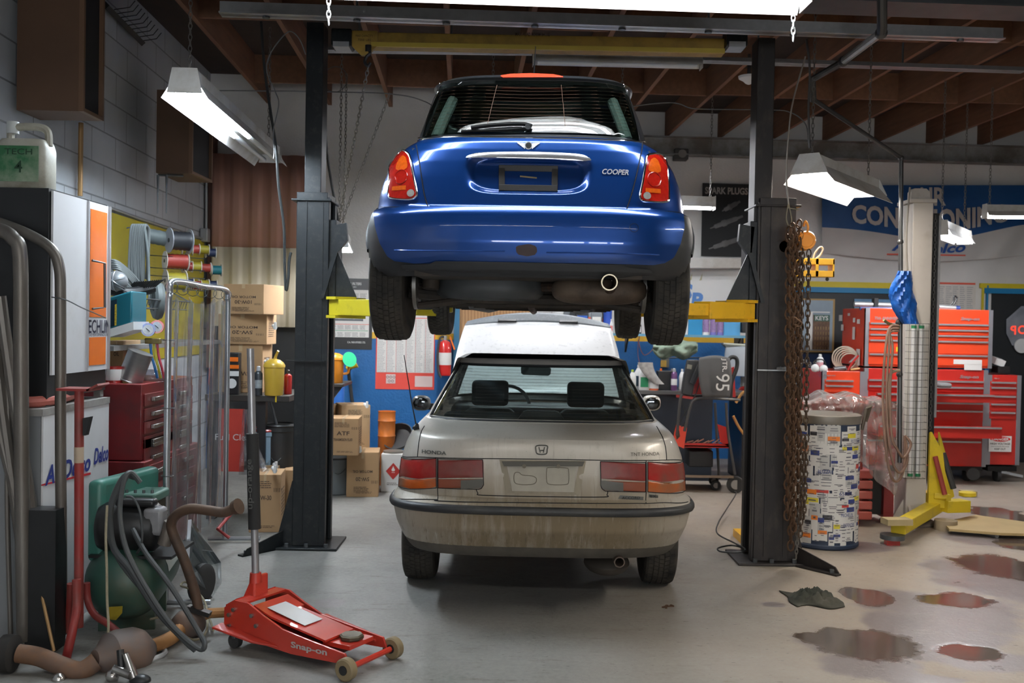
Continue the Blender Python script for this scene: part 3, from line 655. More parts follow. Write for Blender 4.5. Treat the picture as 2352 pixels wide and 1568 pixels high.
m = MB(); m.sphere((0,0,0), 1, 24, 14); m.v = [W_(.37 + math.copysign(abs(p.x)**.6, p.x)*.25, -.13 + math.copysign(abs(p.y)**.7, p.y)*.14, .285 + math.copysign(abs(p.z)**.7, p.z)*.075) for p in m.v]; mf = m.build('muffler', mat('muffler_steel', (.19, .14, .10), .6, .4, var=.4, vs=12, dirt=(.05, .035, .025), da=.4), mini, ang=60)
et = mb_.loc(P(1400, 648, 4.80)); m = MB(); c = W_(et[0], -.56, et[2]); m.lathe([(.036, .20), (.036, .02), (.040, 0), (.034, -.0), (.032, .03), (.030, .2)], c, 28, ax=mb_.f); m.build('exhaust_tip', mat('tip_chrome', (.30, .26, .19), .3, 1., var=.2), mini)
MB().tube(spl([W_(et[0], -.40, et[2]), W_(.42, -.28, .29), W_(.36, -.2, .29)], 5), .026, 10).build('exhaust_pipe', rust, mini)
MB().tube(spl([W_(.2, -.12, .30), W_(.02, .2, .30), W_(0, .8, .22), W_(0, 2.2, .2)], 6), .026, 10).build('exhaust_pipe', rust, mini)
b = MB(); b.tube([W_(-.66, 0, .26), W_(-.4, .12, .24), W_(.4, .12, .24), W_(.66, 0, .26)], .03, 8)
for sx in (-1, 1):
    b.tube([W_(sx*.62, -.02, .30), W_(sx*.52, .3, .26), W_(sx*.5, .55, .27)], .026, 8); b.tube([W_(sx*.60, 0, .19), W_(sx*.25, .02, .24)], .02, 8)
    b.cyl(W_(sx*.53, -.05, .28), W_(sx*.50, 0, .62), .045, n=14)
b.build('rear_axle', under, mini)
b = MB()
for sx in (-1, 1): b.cyl(W_(sx*.62, 0, .30), W_(sx*.60, 0, .30), .13, n=24)
b.build('brake_discs', mat('disc_steel', (.3, .29, .27), .4, .9), mini)
b = MB()
for sx in (-1, 1): b.tube([W_(sx*.35, .2, .26), W_(sx*.40, 1.2, .21), W_(sx*.33, 2.0, .20), W_(sx*.30, 2.6, .22)], .022, 8)
for y in (.55, 1.1, 1.7, 2.2): b.tube([W_(-.55, y, .215), W_(.55, y, .215)], .018, 6)
b.build('subframe', under, mini)
for y, tw in ((0, .185), (AX, .175)):
    for sx in (-1, 1): wheel(mini, W_, sx*.733, y, .303, .303, tw, sx)
# inside: dark cabin, headrests, side trim
b = MB(); b.add([W_(x, y, z) for x in (-.6, .6) for y in (-.35, 1.9) for z in (.9, .98)], [(0,1,3,2),(4,6,7,5),(0,4,5,1),(2,3,7,6),(0,2,6,4),(1,5,7,3)]); b.build('cabin_floor', blackp, mini, ang=0)
seatm = mat('seat_cloth', (.03, .032, .034), .85, var=.2); lining = mat('roof_lining', (.35, .36, .34), .9)
for sx in (-1, 1):
    MB().tube(spl([W_(sx*.49, -.26, 1.05), W_(sx*.46, -.20, 1.15), W_(sx*.42, -.10, 1.28)], 5), [.028]*11, 8).build('side_trim', lining, mini)
    MB().box(W_(sx*.33, .05, 1.03), (.24, .1, .14)).build('headrest', seatm, mini, bevel=.03, seg=3); MB().box(W_(sx*.36, 1.0, 1.10), (.26, .1, .16)).build('headrest', seatm, mini, bevel=.03, seg=3); MB().box(W_(sx*.36, .95, .9), (.5, .12, .34)).build('seat_back', seatm, mini, bevel=.05, seg=3)
# ---------------------------------------------------------------- dirty silver sedan under it
def dirty_paint():
    m = bpy.data.materials.new('dirty_silver_paint'); m.use_nodes = True; nt = m.node_tree; L = nt.links; b = nt.nodes['Principled BSDF']
    pos = position(nt); st_ = noise(nt, pos, 5, 7, .65, (3.2, 1.2, .32)); big = noise(nt, pos, 1.6, 5, .6); blot = noise(nt, pos, 11, 6, .65, (1, 1, .8)); fine = noise(nt, pos, 90, 3)
    sp = nn(nt, 'ShaderNodeSeparateXYZ'); L.new(pos, sp.inputs[0]); Z = sp.outputs[2]
    low = mrange(nt, Z, 1.02, .60, .25, 1.)
    d = math_(nt, 'MULTIPLY', low, mrange(nt, math_(nt, 'ADD', math_(nt, 'MULTIPLY', st_, .7), math_(nt, 'MULTIPLY', big, .5)), .38, .62, .6, 1.))
    tx = nn(nt, 'ShaderNodeSeparateXYZ'); L.new(pos, tx.inputs[0]); mid = mrange(nt, math_(nt, 'ABSOLUTE', math_(nt, 'SUBTRACT', tx.outputs[0], .19)), .45, .86, 1., .5)
    d = math_(nt, 'MULTIPLY', d, mid)
    col = mixc(nt, d, (.66, .64, .585), (.215, .165, .10))
    col = mixc(nt, mrange(nt, blot, .60, .75, 0, .35), col, (.30, .27, .21)); rn = noise(nt, pos, 16, 5, .7, (3.5, 1, .12)); col = mixc(nt, math_(nt, 'MULTIPLY', mrange(nt, rn, .57, .74), low), col, (.13, .10, .065)); col = mixc(nt, math_(nt, 'MULTIPLY', mrange(nt, rn, .38, .30), math_(nt, 'MULTIPLY', low, .45)), col, (.50, .48, .42))
    sp2 = noise(nt, pos, 130, 2); col = mixc(nt, mrange(nt, sp2, .72, .76, 0, .5), col, (.1, .08, .06))
    L.new(col, b.inputs['Base Color']); b.inputs['Metallic'].default_value = .25; r = nn(nt, 'ShaderNodeMath', operation='MULTIPLY_ADD'); L.new(d, r.inputs[0]); r.inputs[1].default_value = .4; r.inputs[2].default_value = .30; L.new(r.outputs[0], b.inputs['Roughness'])
    cw = math_(nt, 'SUBTRACT', .7, d, clamp=True); L.new(cw, b.inputs['Coat Weight']); b.inputs['Coat Roughness'].default_value = .12
    return m
silver = dirty_paint()
YF = 3.62
HT = [(.335, .765, -.82, YF-.06), (.36, .782, -.85, YF), (.42, .812, -.89, YF+.04), (.50, .838, -.94, YF+.06), (.57, .852, -.955, YF+.06), (.605, .858, -.965, YF+.06), (.635, .857, -.962, YF+.05), (.652, .850, -.945, YF+.04), (.664, .838, -.905, YF+.02),
      (.675, .832, -.897, YF), (.80, .826, -.893, YF-.02), (.88, .812, -.882, YF-.05), (.94, .792, -.868, YF-.15), (.985, .770, -.855, YF-.3), (1.000, .762, -.838, 2.6), (1.009, .755, -.79, 2.25), (1.022, .745, -.62, 2.08), (1.034, .738, -.40, 2.03),
      (1.04, .722, -.375, 2.01), (1.10, .697, -.24, 1.87), (1.20, .650, -.02, 1.63), (1.30, .602, .20, 1.39), (1.352, .576, .31, 1.26), (1.368, .570, .322, 1.25), (1.385, .562, .338, 1.23), (1.397, .552, .365, 1.18), (1.402, .535, .42, 1.08), (1.404, .50, .55, .98)]
hb = Body((.195, 6.32, 0), math.radians(.8), HT, 3.6, 3.0, .50)
sedan = thing('silver_sedan', 'dirty silver sedan with its hood open, standing below the raised blue car', 'car', hb.O)
AH = 2.72; hW = hb.W
def hskip(p):
    x, y, z = hb.loc(p); return abs(x) > .55 and (math.hypot(y, z-.30) < .335 or math.hypot(y-AH, z-.30) < .335)
def hoodhole(p):
    x, y, z = hb.loc(p); return hskip(p) or (z > .9 and y > 2.25 and abs(x) < .70)
loft(hb, arange(.40, 1.036, 44), hoodhole).build('body_shell', silver, sedan)
loft(hb, arange(.335, .402, 3), hskip).build('valance', mat('dirty_valance', (.085, .075, .06), .8, var=.4, vs=12), sedan)
def hcell(p):
    x, y, z = hb.loc(p); w, yr, yf = hb.prof(z); k = (z-1.04)/.32
    if z > 1.352 or z < 1.048: return None
    if y < yr+.30 and abs(x) < w*.955: return 'rear'
    if y > yf-.42 and abs(x) < w*.93: return 'front'
    if abs(x) > w*.9 and y > yr+.42-.1*k and y < yf-.55 and not (.86 < y < .93): return 'side'
    return None
gz = arange(1.036, 1.356, 20)
sgl = glassmat('sedan_glass', (.66, .74, .72), .03, milky=(.25, .25, .22), ma=.05); sside = glassmat('sedan_side_glass', (.22, .26, .25), .04, milky=(.12, .12, .10), ma=.15)
loft(hb, gz, lambda p: hcell(p) is not None, na=34).build('pillars', silver, sedan)
loft(hb, gz, lambda p: hcell(p) is not None or hb.loc(p)[2] < 1.0, off=-.03, na=34).build('pillar_lining', blackp, sedan)
loft(hb, gz, lambda p: hcell(p) != 'rear', na=34).build('rear_window', sgl, sedan)
loft(hb, gz, lambda p: hcell(p) != 'side', na=34).build('side_windows', sside, sedan)
loft(hb, gz, lambda p: hcell(p) != 'front', na=34).build('windshield', glassmat('windshield_glass', (.80, .93, .95), .03, milky=(.3, .3, .27), ma=.03), sedan)
loft(hb, [1.356, 1.364, 1.372, 1.380, 1.388, 1.394, 1.399, 1.402, 1.404], close=True).build('roof', mat('roof_silver', (.55, .52, .48), .5, .1, var=.15), sedan)
# black rubber border round the rear window
def hs(t, z, off): w = hb.prof(z)[0]; return hb.S(w*t, z, off)
b = MB(); rr = [hs(-.955, z, .002) for z in arange(1.045, 1.35, 10)] + [hs(t, 1.348, .002) for t in arange(-.93, .93, 14)] + [hs(.955, z, .002) for z in arange(1.35, 1.045, 10)] + [hs(t, 1.043, .004) for t in arange(.93, -.93, 14)]
b.tube(rr, .009, 6, closed=True); b.build('window_seal', blackp, sedan)
b = MB()
for k in range(15):
    z = 1.07 + k*.018; b.tube([hs(t, z, .001) for t in arange(-.88, .88, 12)], .0007, 4)
b.build('defroster_lines', mat('defroster_dark', (.05, .04, .035), .6), sedan)
# panel seams and lamps
g = MB()
for L_ in ([(959, 1049), (961, 1025), (965, 1000), (975, 978)], [(1531, 1055), (1529, 1030), (1521, 1002), (1508, 979)], [(919, 1047), (959, 1049), (1010, 1051), (1147, 1053), (1346, 1056), (1531, 1056), (1569, 1056)],
           [(1005, 1051), (1005, 1120), (1005, 1149)], [(1484, 1058), (1484, 1130), (1484, 1156)], [(907, 1143), (955, 1146), (1005, 1147), (1010, 1150), (1200, 1154), (1440, 1156), (1484, 1156), (1530, 1154), (1580, 1152)],
           [(1094, 1124), (1098, 1132), (1110, 1137), (1250, 1140), (1385, 1141), (1394, 1136), (1396, 1128)]):
    hb.line(L_, .0026, .0005, 6, 5, mb=g)
g.build('panel_gap', gap, sedan)
hred = mat('sedan_red_lens', (.34, .010, .008), .30, var=.3, vs=40, coat=.25, dirt=(.14, .07, .05), da=.25, ds=5); hamb = mat('sedan_amber_lens', (.46, .09, .010), .3, var=.3, vs=40, coat=.25, dirt=(.16, .09, .05), da=.3, ds=5); hgry = mat('sedan_clear_lens', (.085, .08, .065), .4, var=.3)
hred2 = mat('sedan_dull_red_lens', (.20, .018, .013), .4, var=.35, vs=25, dirt=(.14, .06, .045), da=.1, ds=5)
def hlamp(up, lo, rev=None, mu=hred, ml=hamb):
    a = hb.patch(up, .006, 16, 8, rim=.02).build('tail_lamp', mu, sedan)
    hb.patch(lo, .006, 16, 6, rim=.02).build('turn_signal', ml, a)
    if rev: hb.patch(rev, .0085, 10, 6, rim=.01).build('reversing_lamp', hgry, a)
    q = [hb.hit(*p) for p in (up[0], up[1], lo[2], lo[3])]; e = [hb.hit(*p) for p in up[:2]] + [hb.hit(*p) for p in lo[2:]]; g2 = MB(); [hb.line([u_, v_], .0022, .006, 6, 6, mb=g2, xz=True) for u_, v_ in zip(e, e[1:]+e[:1])]; g2.build('lamp_gasket', gap, a)
dull = mat('sedan_dull_amber', (.22, .05, .02), .45, var=.3, dirt=(.13, .07, .04), da=.1)
hlamp([(919, 1049), (1003, 1052), (1003, 1097), (908, 1093)], [(908, 1094), (1003, 1098), (1003, 1120), (906, 1116)])
hlamp([(1007, 1053), (1109, 1055), (1111, 1062), (1111, 1099), (1007, 1097)], [(1007, 1098), (1111, 1100), (1111, 1113), (1106, 1121), (1100, 1123), (1007, 1120)], [(1059, 1099), (1110, 1100), (1110, 1112), (1105, 1121), (1099, 1123), (1059, 1122)], hred2, dull)
hlamp([(1379, 1059), (1482, 1061), (1482, 1104), (1379, 1102)], [(1379, 1103), (1482, 1105), (1482, 1129), (1390, 1127), (1383, 1122), (1380, 1115)], [(1380, 1103), (1431, 1104), (1431, 1128), (1391, 1127), (1384, 1122), (1380, 1114)], hred2, dull)
hlamp([(1487, 1060), (1567, 1058), (1575, 1080), (1578, 1101), (1487, 1104)], [(1487, 1105), (1578, 1102), (1579, 1126), (1487, 1129)])
# number plate recess
pr = [hb.hit(*p) for p in [(1147, 1055), (1346, 1058), (1331, 1136), (1162, 1132)]]
b = MB(); o_ = [hb.S(*q, .004) for q in pr]; cx_ = sum(q[0] for q in pr)/4; cz_ = sum(q[1] for q in pr)/4; i_ = [hb.S(cx_+(q[0]-cx_)*.84, cz_+(q[1]-cz_)*(.86), .0045) for q in pr]
frame_m = mat('plate_surround', (.27, .235, .17), .6, var=.3, vs=9, stretch=(3, 1, .4)); b.grid([o_, i_], closed=True)
b.build('plate_recess_frame', frame_m, sedan, ang=0)
hb.patch([(1168, 1062), (1325, 1064), (1318, 1130), (1176, 1127)], .006, 8, 6, rim=0).build('plate_panel', mat('plate_panel', (.37, .345, .28), .6, var=.2, vs=14), sedan)
hb.patch([(1152, 1056), (1342, 1059), (1336, 1072), (1158, 1069)], .022, 10, 4, rim=.02).build('plate_light_hood', mat('hood_dark', (.10, .095, .08), .7), sedan)
b = MB(); gm = mat('stamp_edge', (.16, .14, .105), .7)
for pts in ([(1182, 1086), (1192, 1084), (1200, 1090), (1222, 1092), (1232, 1098), (1230, 1108), (1218, 1112), (1190, 1111), (1181, 1104)], [(1256, 1078), (1262, 1073), (1300, 1074), (1306, 1080), (1306, 1106), (1299, 1112), (1265, 1112), (1256, 1105)]): hb.line(pts, .002, .007, 5, 3, mb=b, closed=True)
for px in (1204, 1282): c = hb.hit(px, 1069); b.cyl(hb.S(*c, .008), hb.S(*c, .026), .011, n=12)
b.build('plate_stamping', gm, sedan)
# bumper strip
m = MB(); rows = []
for z, o in ((.592, .004), (.598, .014), (.610, .018), (.624, .018), (.634, .013), (.640, .004)):
    ol = hb.outline(z, 30, o); N = len(ol); c = [p for p in ol if hb.loc(p)[1] < -.40]; rows.append(c)
k = min(len(r) for r in rows); rows = [r[(len(r)-k)//2:(len(r)-k)//2+k] for r in rows]; m.grid(rows); m.build('bumper_strip', mat('strip_rubber', (.018, .02, .022), .5, var=.35, vs=8, dirt=(.06, .055, .045), da=.2), sedan)
badge = mat('badge_dull', (.12, .12, .11), .4, .6)
btext(hb, 'HONDA', 997, 1038.5, .020, .142, .002, badge, sedan, bold=.02); btext(hb, 'TNT HONDA', 1482, 1042.5, .018, .165, .001, mat('decal_dark', (.06, .055, .045), .6), sedan, ext=.0005)
hb.patch([(1418, 1147), (1424, 1137), (1478, 1138), (1477, 1148)], .003, 6, 3, rim=.004).build('model_badge', badge, sedan); btext(hb, 'ACCORD', 1449, 1142.5, .013, .10, .0045, gap, sedan, name='badge_letters', ext=.0008)
hb.patch([(1490, 1135), (1511, 1135), (1511, 1143), (1490, 1143)], .003, 4, 3, rim=.004).build('trim_badge', badge, sedan); btext(hb, 'EX', 1500, 1139, .013, .035, .0045, gap, sedan, name='badge_letters', ext=.0008)
b = MB(); hb.line([(1233, 1023), (1256, 1023), (1257, 1032), (1254, 1042), (1235, 1042), (1231, 1032)], .0035, .004, 6, 4, mb=b, closed=True)
for pts in ([(1238, 1026), (1241, 1039)], [(1251, 1026), (1248, 1039)], [(1240, 1034), (1249, 1034)]): hb.line(pts, .003, .005, 6, 2, mb=b)
b.build('maker_emblem', badge, sedan)
# aerial, mirrors
a = hb.S(*hb.hit(955, 978), .0); MB().tube([P(957, 982, 5.75), P(945, 920, 5.76), P(928, 815, 5.78)], [.0045, .0035, .0025], 6).build('aerial', blackp, sedan); MB().cyl(P(955, 984, 5.74), P(958, 974, 5.76), .022, .010, 8).build('aerial_foot', blackp, sedan)
for px, sx, w0 in ((968, -1, .075), (1496, 1, .06)):
    m = MB(); m.sphere((0,0,0), 1, 18, 12); c = P(px, 925, 8.0); k = V((c.x, c.y, c.z))
    m.v = [k + V((math.copysign(abs(p.x)**.7, p.x)*.075, p.y*.07, math.copysign(abs(p.z)**.75, p.z)*.062)) for p in m.v]; mr = m.build('door_mirror', silver if sx > 0 else mat('mirror_cap', (.05, .055, .06), .35), sedan, ang=70)
    MB().box(k + V((-sx*.11, .03, -.03)), (.12, .04, .05)).build('mirror_arm', blackp, mr)
    m = MB(); m.sphere((0,0,0), 1, 16, 8); m.v = [k + V((p.x*.062, -.068 + p.y*.008, p.z*.05)) for p in m.v]; m.build('mirror_glass', mat('mirror', (.10, .11, .12), .05, .9), mr, ang=70)
# open hood
B0 = hW(0, 2.06, 1.0); hinge_l = P(1040, 818, 8.42); 
rows = []; HWd = .70
for j in range(15):
    t = j/14; wd = .745 - .075*t*t; row = []
    for i in range(21):
        u = -1+2*i/20; p = hW(u*wd, 2.05 + .80*t - .03*u*u, .99 + .645*t - .045*u*u + .02*math.sin(PI*t)); row.append(p)
    rows.append(row)
whood = mat('hood_white', (.70, .71, .72), .35, var=.04, coat=.5, dirt=(.10, .10, .10), da=-.12, ds=26)
hd = MB().grid(rows).build('hood', whood, sedan, solid=.025)
rows = []
for j in range(6):
    t = j/5; row = []
    for i in range(21):
        u = -1+2*i/20; wd = .67 - .02*t; row.append(hW(u*wd, 2.855 + .07*t - .03*u*u, 1.642 + .085*t - (.045+.05*t)*u*u))
    rows.append(row)
MB().grid(rows).build('hood_front_edge', mat('hood_edge_grey', (.16, .18, .20), .5, var=.15, vs=60, dirt=(.45, .46, .47), da=-.1, ds=40), hd, solid=.02)
for u in (-.42, .42):
    MB().box(hW(u*.67, 2.845, 1.652), (.17, .035, .022), Euler((.6, 0, 0))).build('hood_bumper_pad', blackp, hd, bevel=.004)
MB().tube([hW(.55, 2.5, .98), hW(.50, 2.70, 1.48)], .006, 6).build('hood_prop', steel, sedan)
# engine bay, dashboard, seats
def bxl(b, x0, x1, y0, y1, z0, z1):
    b.add([hW(x, y, z) for x in (x0, x1) for y in (y0, y1) for z in (z0, z1)], [(0,1,3,2),(4,6,7,5),(0,4,5,1),(2,3,7,6),(0,2,6,4),(1,5,7,3)]); return b
bxl(MB(), -.66, .66, 2.15, 3.4, .5, .80).build('engine_bay', under, sedan, ang=0)
bxl(MB(), -.68, .68, 1.35, 1.9, .75, .985).build('dashboard', blackp, sedan, bevel=.03)
bxl(MB(), -.69, .69, -.42, .30, .90, 1.005).build('parcel_shelf', mat('shelf_cloth', (.035, .034, .032), .9), sedan, ang=0)
bxl(MB(), -.62, .62, -.45, 3.3, .26, .33).build('floor_pan', under, sedan, ang=0)
sed_seat = mat('sedan_seat', (.028, .035, .042), .85, var=.2); sed_seat2 = mat('sedan_seat_shell', (.10, .105, .11), .8)
for sx in (-1, 1):
    c = P(1126 if sx < 0 else 1345, 902 if sx < 0 else 906, 7.45); x, y, z = hb.loc(c)
    m = MB(); m.box((0,0,0), (.275, .11, .19)); m.v = [c + p for p in m.v]; m.build('headrest', sed_seat, sedan, bevel=.035, seg=4)
    m = MB(); m.prism([c + V((dx, -.02, dz)) for dx, dz in ((-.27, -.35), (-.20, -.16), (-.15, -.115), (.15, -.115), (.20, -.16), (.27, -.35))], (0, .13, 0)); m.build('front_seat', sed_seat2, sedan, bevel=.02)
    m = bxl(MB(), sx*.38-.27, sx*.38+.27, .30, .42, .6, 1.03 if sx < 0 else 1.03); m.build('rear_seat', sed_seat, sedan, bevel=.04, seg=3)
c = hb.loc(P(1242, 958, 6.6)); m = MB(); m.prism([hW(c[0]+dx, .05, 1.0+dz) for dx, dz in ((-.16, 0), (-.115, .062), (-.09, .07), (.09, .07), (.115, .062), (.16, 0))], hb.f*.08); m.build('high_brake_lamp', blackp, sedan)
c = P(1231, 851, 8.0); m = MB(); m.prism([c + V((dx, 0, dz)) for dx, dz in ((-.122, .02), (-.11, .038), (.11, .034), (.122, .016), (.118, -.028), (.10, -.040), (-.10, -.036), (-.118, -.024))], (0, .03, 0)); m.build('rear_view_mirror', blackp, sedan, bevel=.008)
sw = P(1165, 935, 8.0); MB().torus(sw, (0, -1, .35), .18, .014).build('steering_wheel', blackp, sedan)
m = MB(); et = P(1423, 1291, 5.45); m.lathe([(.030, .45), (.030, 0), (.024, 0), (.022, .2)], et, 18, ax=(0, 1, 0)); m.build('exhaust_pipe', mat('pipe_rusty', (.12, .09, .07), .6, .5, var=.3), sedan)
m = MB(); m.sphere(P(1393, 1290, 5.95), .11, 18, 10, (1.25, 1.8, .62)); m.build('muffler', mat('sed_muffler', (.10, .085, .07), .6, .4, var=.3), sedan)
for y in (0, AH):
    for sx in (-1, 1): wheel(sedan, hW, sx*.745, y, .302, .302, .20, sx)
bxl(MB(), -.60, .60, -.06, .06, .24, .33).build('rear_axle', under, sedan, ang=0)
# inner wheel wells
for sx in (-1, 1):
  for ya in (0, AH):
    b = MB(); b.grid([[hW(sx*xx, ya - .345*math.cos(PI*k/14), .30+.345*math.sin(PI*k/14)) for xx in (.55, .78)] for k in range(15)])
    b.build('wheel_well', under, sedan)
# ================================================================ kit for small things
card = mat('cardboard', (.36, .225, .115), .85, var=.12, vs=5, bump=.05); card2 = mat('cardboard_light', (.46, .31, .17), .85, var=.1, vs=5); ink = mat('box_ink', (.055, .035, .025), .8)
white_p = mat('white_plastic', (.72, .73, .72), .4, var=.05); red_p = mat('red_enamel', (.42, .018, .014), .32, var=.15, coat=.3, dirt=(.12, .02, .02), da=.1); paper = mat('paper', (.72, .71, .68), .8, var=.05)
blk = mat('black_enamel', (.018, .019, .02), .4, .2, var=.3); blkr = mat('black_rubber', (.03, .03, .03), .7, var=.2); yell = mat('yellow_paint', (.68, .47, .015), .42, var=.12, dirt=(.10, .07, .03), da=-.05, ds=14)
Xv, Yv, Zv = V((1,0,0)), V((0,1,0)), V((0,0,1))
def part(mb, name, m, root, **k): return mb.build(name, m, root, **k)
def facebox(px0, px1, py0, py1, Y, depth, rot=0.):
    """front face between the two picture columns and rows at distance Y; returns base corner, x, y vectors and height"""
    a = P(px0, py1, Y); b = P(px1, py1, Y); h = P(px0, py0, Y).z - a.z; w = b.x - a.x
    c, s = math.cos(rot), math.sin(rot); return a, V((c, s, 0))*w, V((-s, c, 0))*depth, h
def cbox(px0, px1, py0, py1, Y, depth, label, rot=0., txt=('5W-20',), flip=True, m=None, seed=1, name='cardboard_box', group='cardboard oil boxes', z=None, spout=None, side=True, h=None):
    a, ax, ay, hh = facebox(px0, px1, py0, py1, Y, depth, rot); h = h or hh
    if z is not None: a.z = z
    r = thing(name, label, 'box', a + ax/2 + ay/2, group)
    b = MB(); b.obox(a, ax, ay, Zv*h); o = b.build('carton', m or card, r, ang=0, bevel=.004)
    n = -ay.normalized(); xd = ax.normalized(); w = ax.length; c = a + ax/2 + Zv*h/2 + n*.001; p = MB(); s = -1 if flip else 1
    if txt:
        for i, t in enumerate(txt): text(p, t, c + Zv*(s*h*(.10-.17*i)) , xd*s, Zv*s, h=min(.030, h*.1)*(1.2 if i == 0 else .8), w=w*(.42 if i == 0 else .62), bold=.02)
    fakelines(p, c + Zv*h*s*.33, xd, Zv, w*.55, h*.14, 4, seed); fakelines(p, c - Zv*h*.40 + xd*w*.1, xd, Zv, w*.6, h*.05, 2, seed+3)
    q = c + Zv*h*.20*s + xd*w*.28
    for k in range(7): p.obox(q + xd*(k*.007*(1+(k % 3)*.3)), xd*.003, Zv*h*.07, n*.0006)
    if side:
        e = xd if rot >= 0 or side == 'r' else -xd
        yd = ay.normalized(); cs = a + (ax if e == xd else V((0,0,0))) + ay/2 + Zv*h*.5 + e*.001
        fakelines(p, cs, yd if e == xd else -yd, Zv, depth*.7, h*.5, 8, seed+5)
    part(p, 'printing', ink, r, ang=0)
    t = MB(); t.obox(a + ax*.46 + Zv*h, ax*.08, ay, Zv*.0008); t.obox(a + ax*.46 + n*.0005 + Zv*h*.86, ax*.08, -ay.normalized()*.0006, Zv*h*.14); part(t, 'packing_tape', mat('tape', (.42, .30, .17), .3, var=.05), r, ang=0)
    if spout:
        px, py = spout; c = P(px, py, Y); t = MB(); t.cyl(c, c + V((.03, -.06, -.012)), .016, .018, 12); t.cyl(c + V((.028, -.055, -.03)), c + V((.03, -.06, .03)), .011, n=10); part(t, 'spout_cap', white_p, r)
    return r
def bottle(px, py, Y, h, w, m, cap, label, lm=None, name='oil_bottle', group=None, kind='jug', cat='bottle', z=None, hint=None):
    c = P(px, py, Y); 
    if z is not None: c.z = z
    r = thing(name, label, cat, c, group); b = MB(); hw = w/2
    if kind == 'jug':
        pr = [(.92, 0), (1, .04), (1, .58), (.92, .66), (.45, .84), (.34, .86), (.34, .90)]
        rows = []
        for k, z_ in pr: rows.append([c + V((math.copysign(abs(math.cos(a))**.5, math.cos(a))*hw*k, math.copysign(abs(math.sin(a))**.5, math.sin(a))*hw*.55*k, z_*h)) for a in [2*PI*i/20 for i in range(20)]])
        b.grid(rows, closed=True); b.f += [list(range(20)), list(range(120, 140))]; b.m += [0, 0]
        part(b, 'bottle_body', m, r, ang=50); t = MB(); t.cyl(c + Zv*h*.9, c + Zv*h, hw*.36, n=14); part(t, 'cap', cap, r)
        if lm: t = MB(); t.box(c + V((0, -hw*.56, h*.33)), (w*.72, .003, h*.42)); part(t, 'label', lm, r, ang=0)
    elif kind == 'can':
        b.lathe([(hw, 0), (hw, h*.03), (hw*.97, h*.04), (hw*.97, h*.95), (hw, h*.97), (hw, h), (hw*.9, h*.985)], c, 24); part(b, 'can_body', m, r)
        if lm: t = MB(); t.lathe([(hw*.98, h*.15), (hw*.985, h*.16), (hw*.985, h*.82), (hw*.98, h*.83)], c, 24); part(t, 'label', lm, r)
    elif kind == 'spray':
        b.lathe([(hw*.95, 0), (hw, h*.02), (hw, h*.74), (hw*.9, h*.78), (hw*.5, h*.84)], c, 20); part(b, 'can_body', m, r); t = MB(); t.lathe([(hw*.5, h*.84), (hw*.52, h*.86), (hw*.45, h*.98), (hw*.3, h)], c, 16); part(t, 'cap', cap, r)
        if lm: t = MB(); t.lathe([(hw*1.01, h*.25), (hw*1.015, h*.26), (hw*1.015, h*.52), (hw*1.01, h*.53)], c, 20); part(t, 'label', lm, r)
    return r
def poster(px0, px1, py0, py1, pf, m, label, name='poster', d=.006, cat='poster'):
    """rectangle on a wall given by its picture corners; pf(px, py, d) lies on that wall"""
    a = pf(px0, py1, d); b_ = pf(px1, py1, d); t = pf(px0, py0, d); xd = (b_-a); xd.z = 0; h = t.z - a.z
    n = V((xd.y, -xd.x, 0)).normalized(); r = thing(name, label, cat, a + xd/2)
    b = MB(); b.obox(a, xd, Zv*h, -n*.003); part(b, 'sheet', m, r, ang=0)
    return r, a, xd, h, n
def hexm(name, c, rough=.6, **k): return mat(name, c, rough, **k)
# ================================================================ left side of the shop
# brown open boxes on the wall
bw = mat('brown_box_board', (.10, .052, .028), .7, var=.2, vs=4); bdark = mat('box_inside', (.012, .011, .012), .8)
def wallbox(x0, x1, y0, y1, z0, z1, label):
    r = thing('wall_box', label, 'box', (x0, (y0+y1)/2, z0), 'brown boxes on the left wall'); b = MB(); b.bx(x0, x1, y0, y1, z0, z1); part(b, 'case', bw, r, ang=0)
    b = MB(); t = .022
    for q in ((x1, x1+.03, y0, y0+t, z0, z1), (x1, x1+.03, y1-t, y1, z0, z1), (x1, x1+.03, y0+t, y1-t, z0, z0+t)): b.bx(*q)
    part(b, 'rim', mat('box_edge', (.14, .075, .04), .6), r, ang=0); b = MB(); b.bx(x1, x1+.004, y0+t, y1-t, z0+t, z1); part(b, 'grille', bdark, r, ang=0)
    return r
c = P(180, 255, 6.0); wallbox(-3.0, c.x, 6.0, 6.3, c.z, 3.93, 'large dark brown box high on the left wall, cut by the top edge')
c = P(433, 398, 8.2); q = wallbox(-2.95, c.x, 8.2, 8.75, c.z, c.z+.68, 'smaller dark brown box on the left wall behind the strip light, the farther of two')
for px in (363, 383):
    a = P(px, 402, 8.2); b = MB(); b.tube([a, a + V((0, 0, -.10)), P(px-1, 490, 8.2)], [.012, .008, .004], 6); b.tube([a, P(420, 404, 8.3)], .01, 6); part(b, 'bracket', steel, q)
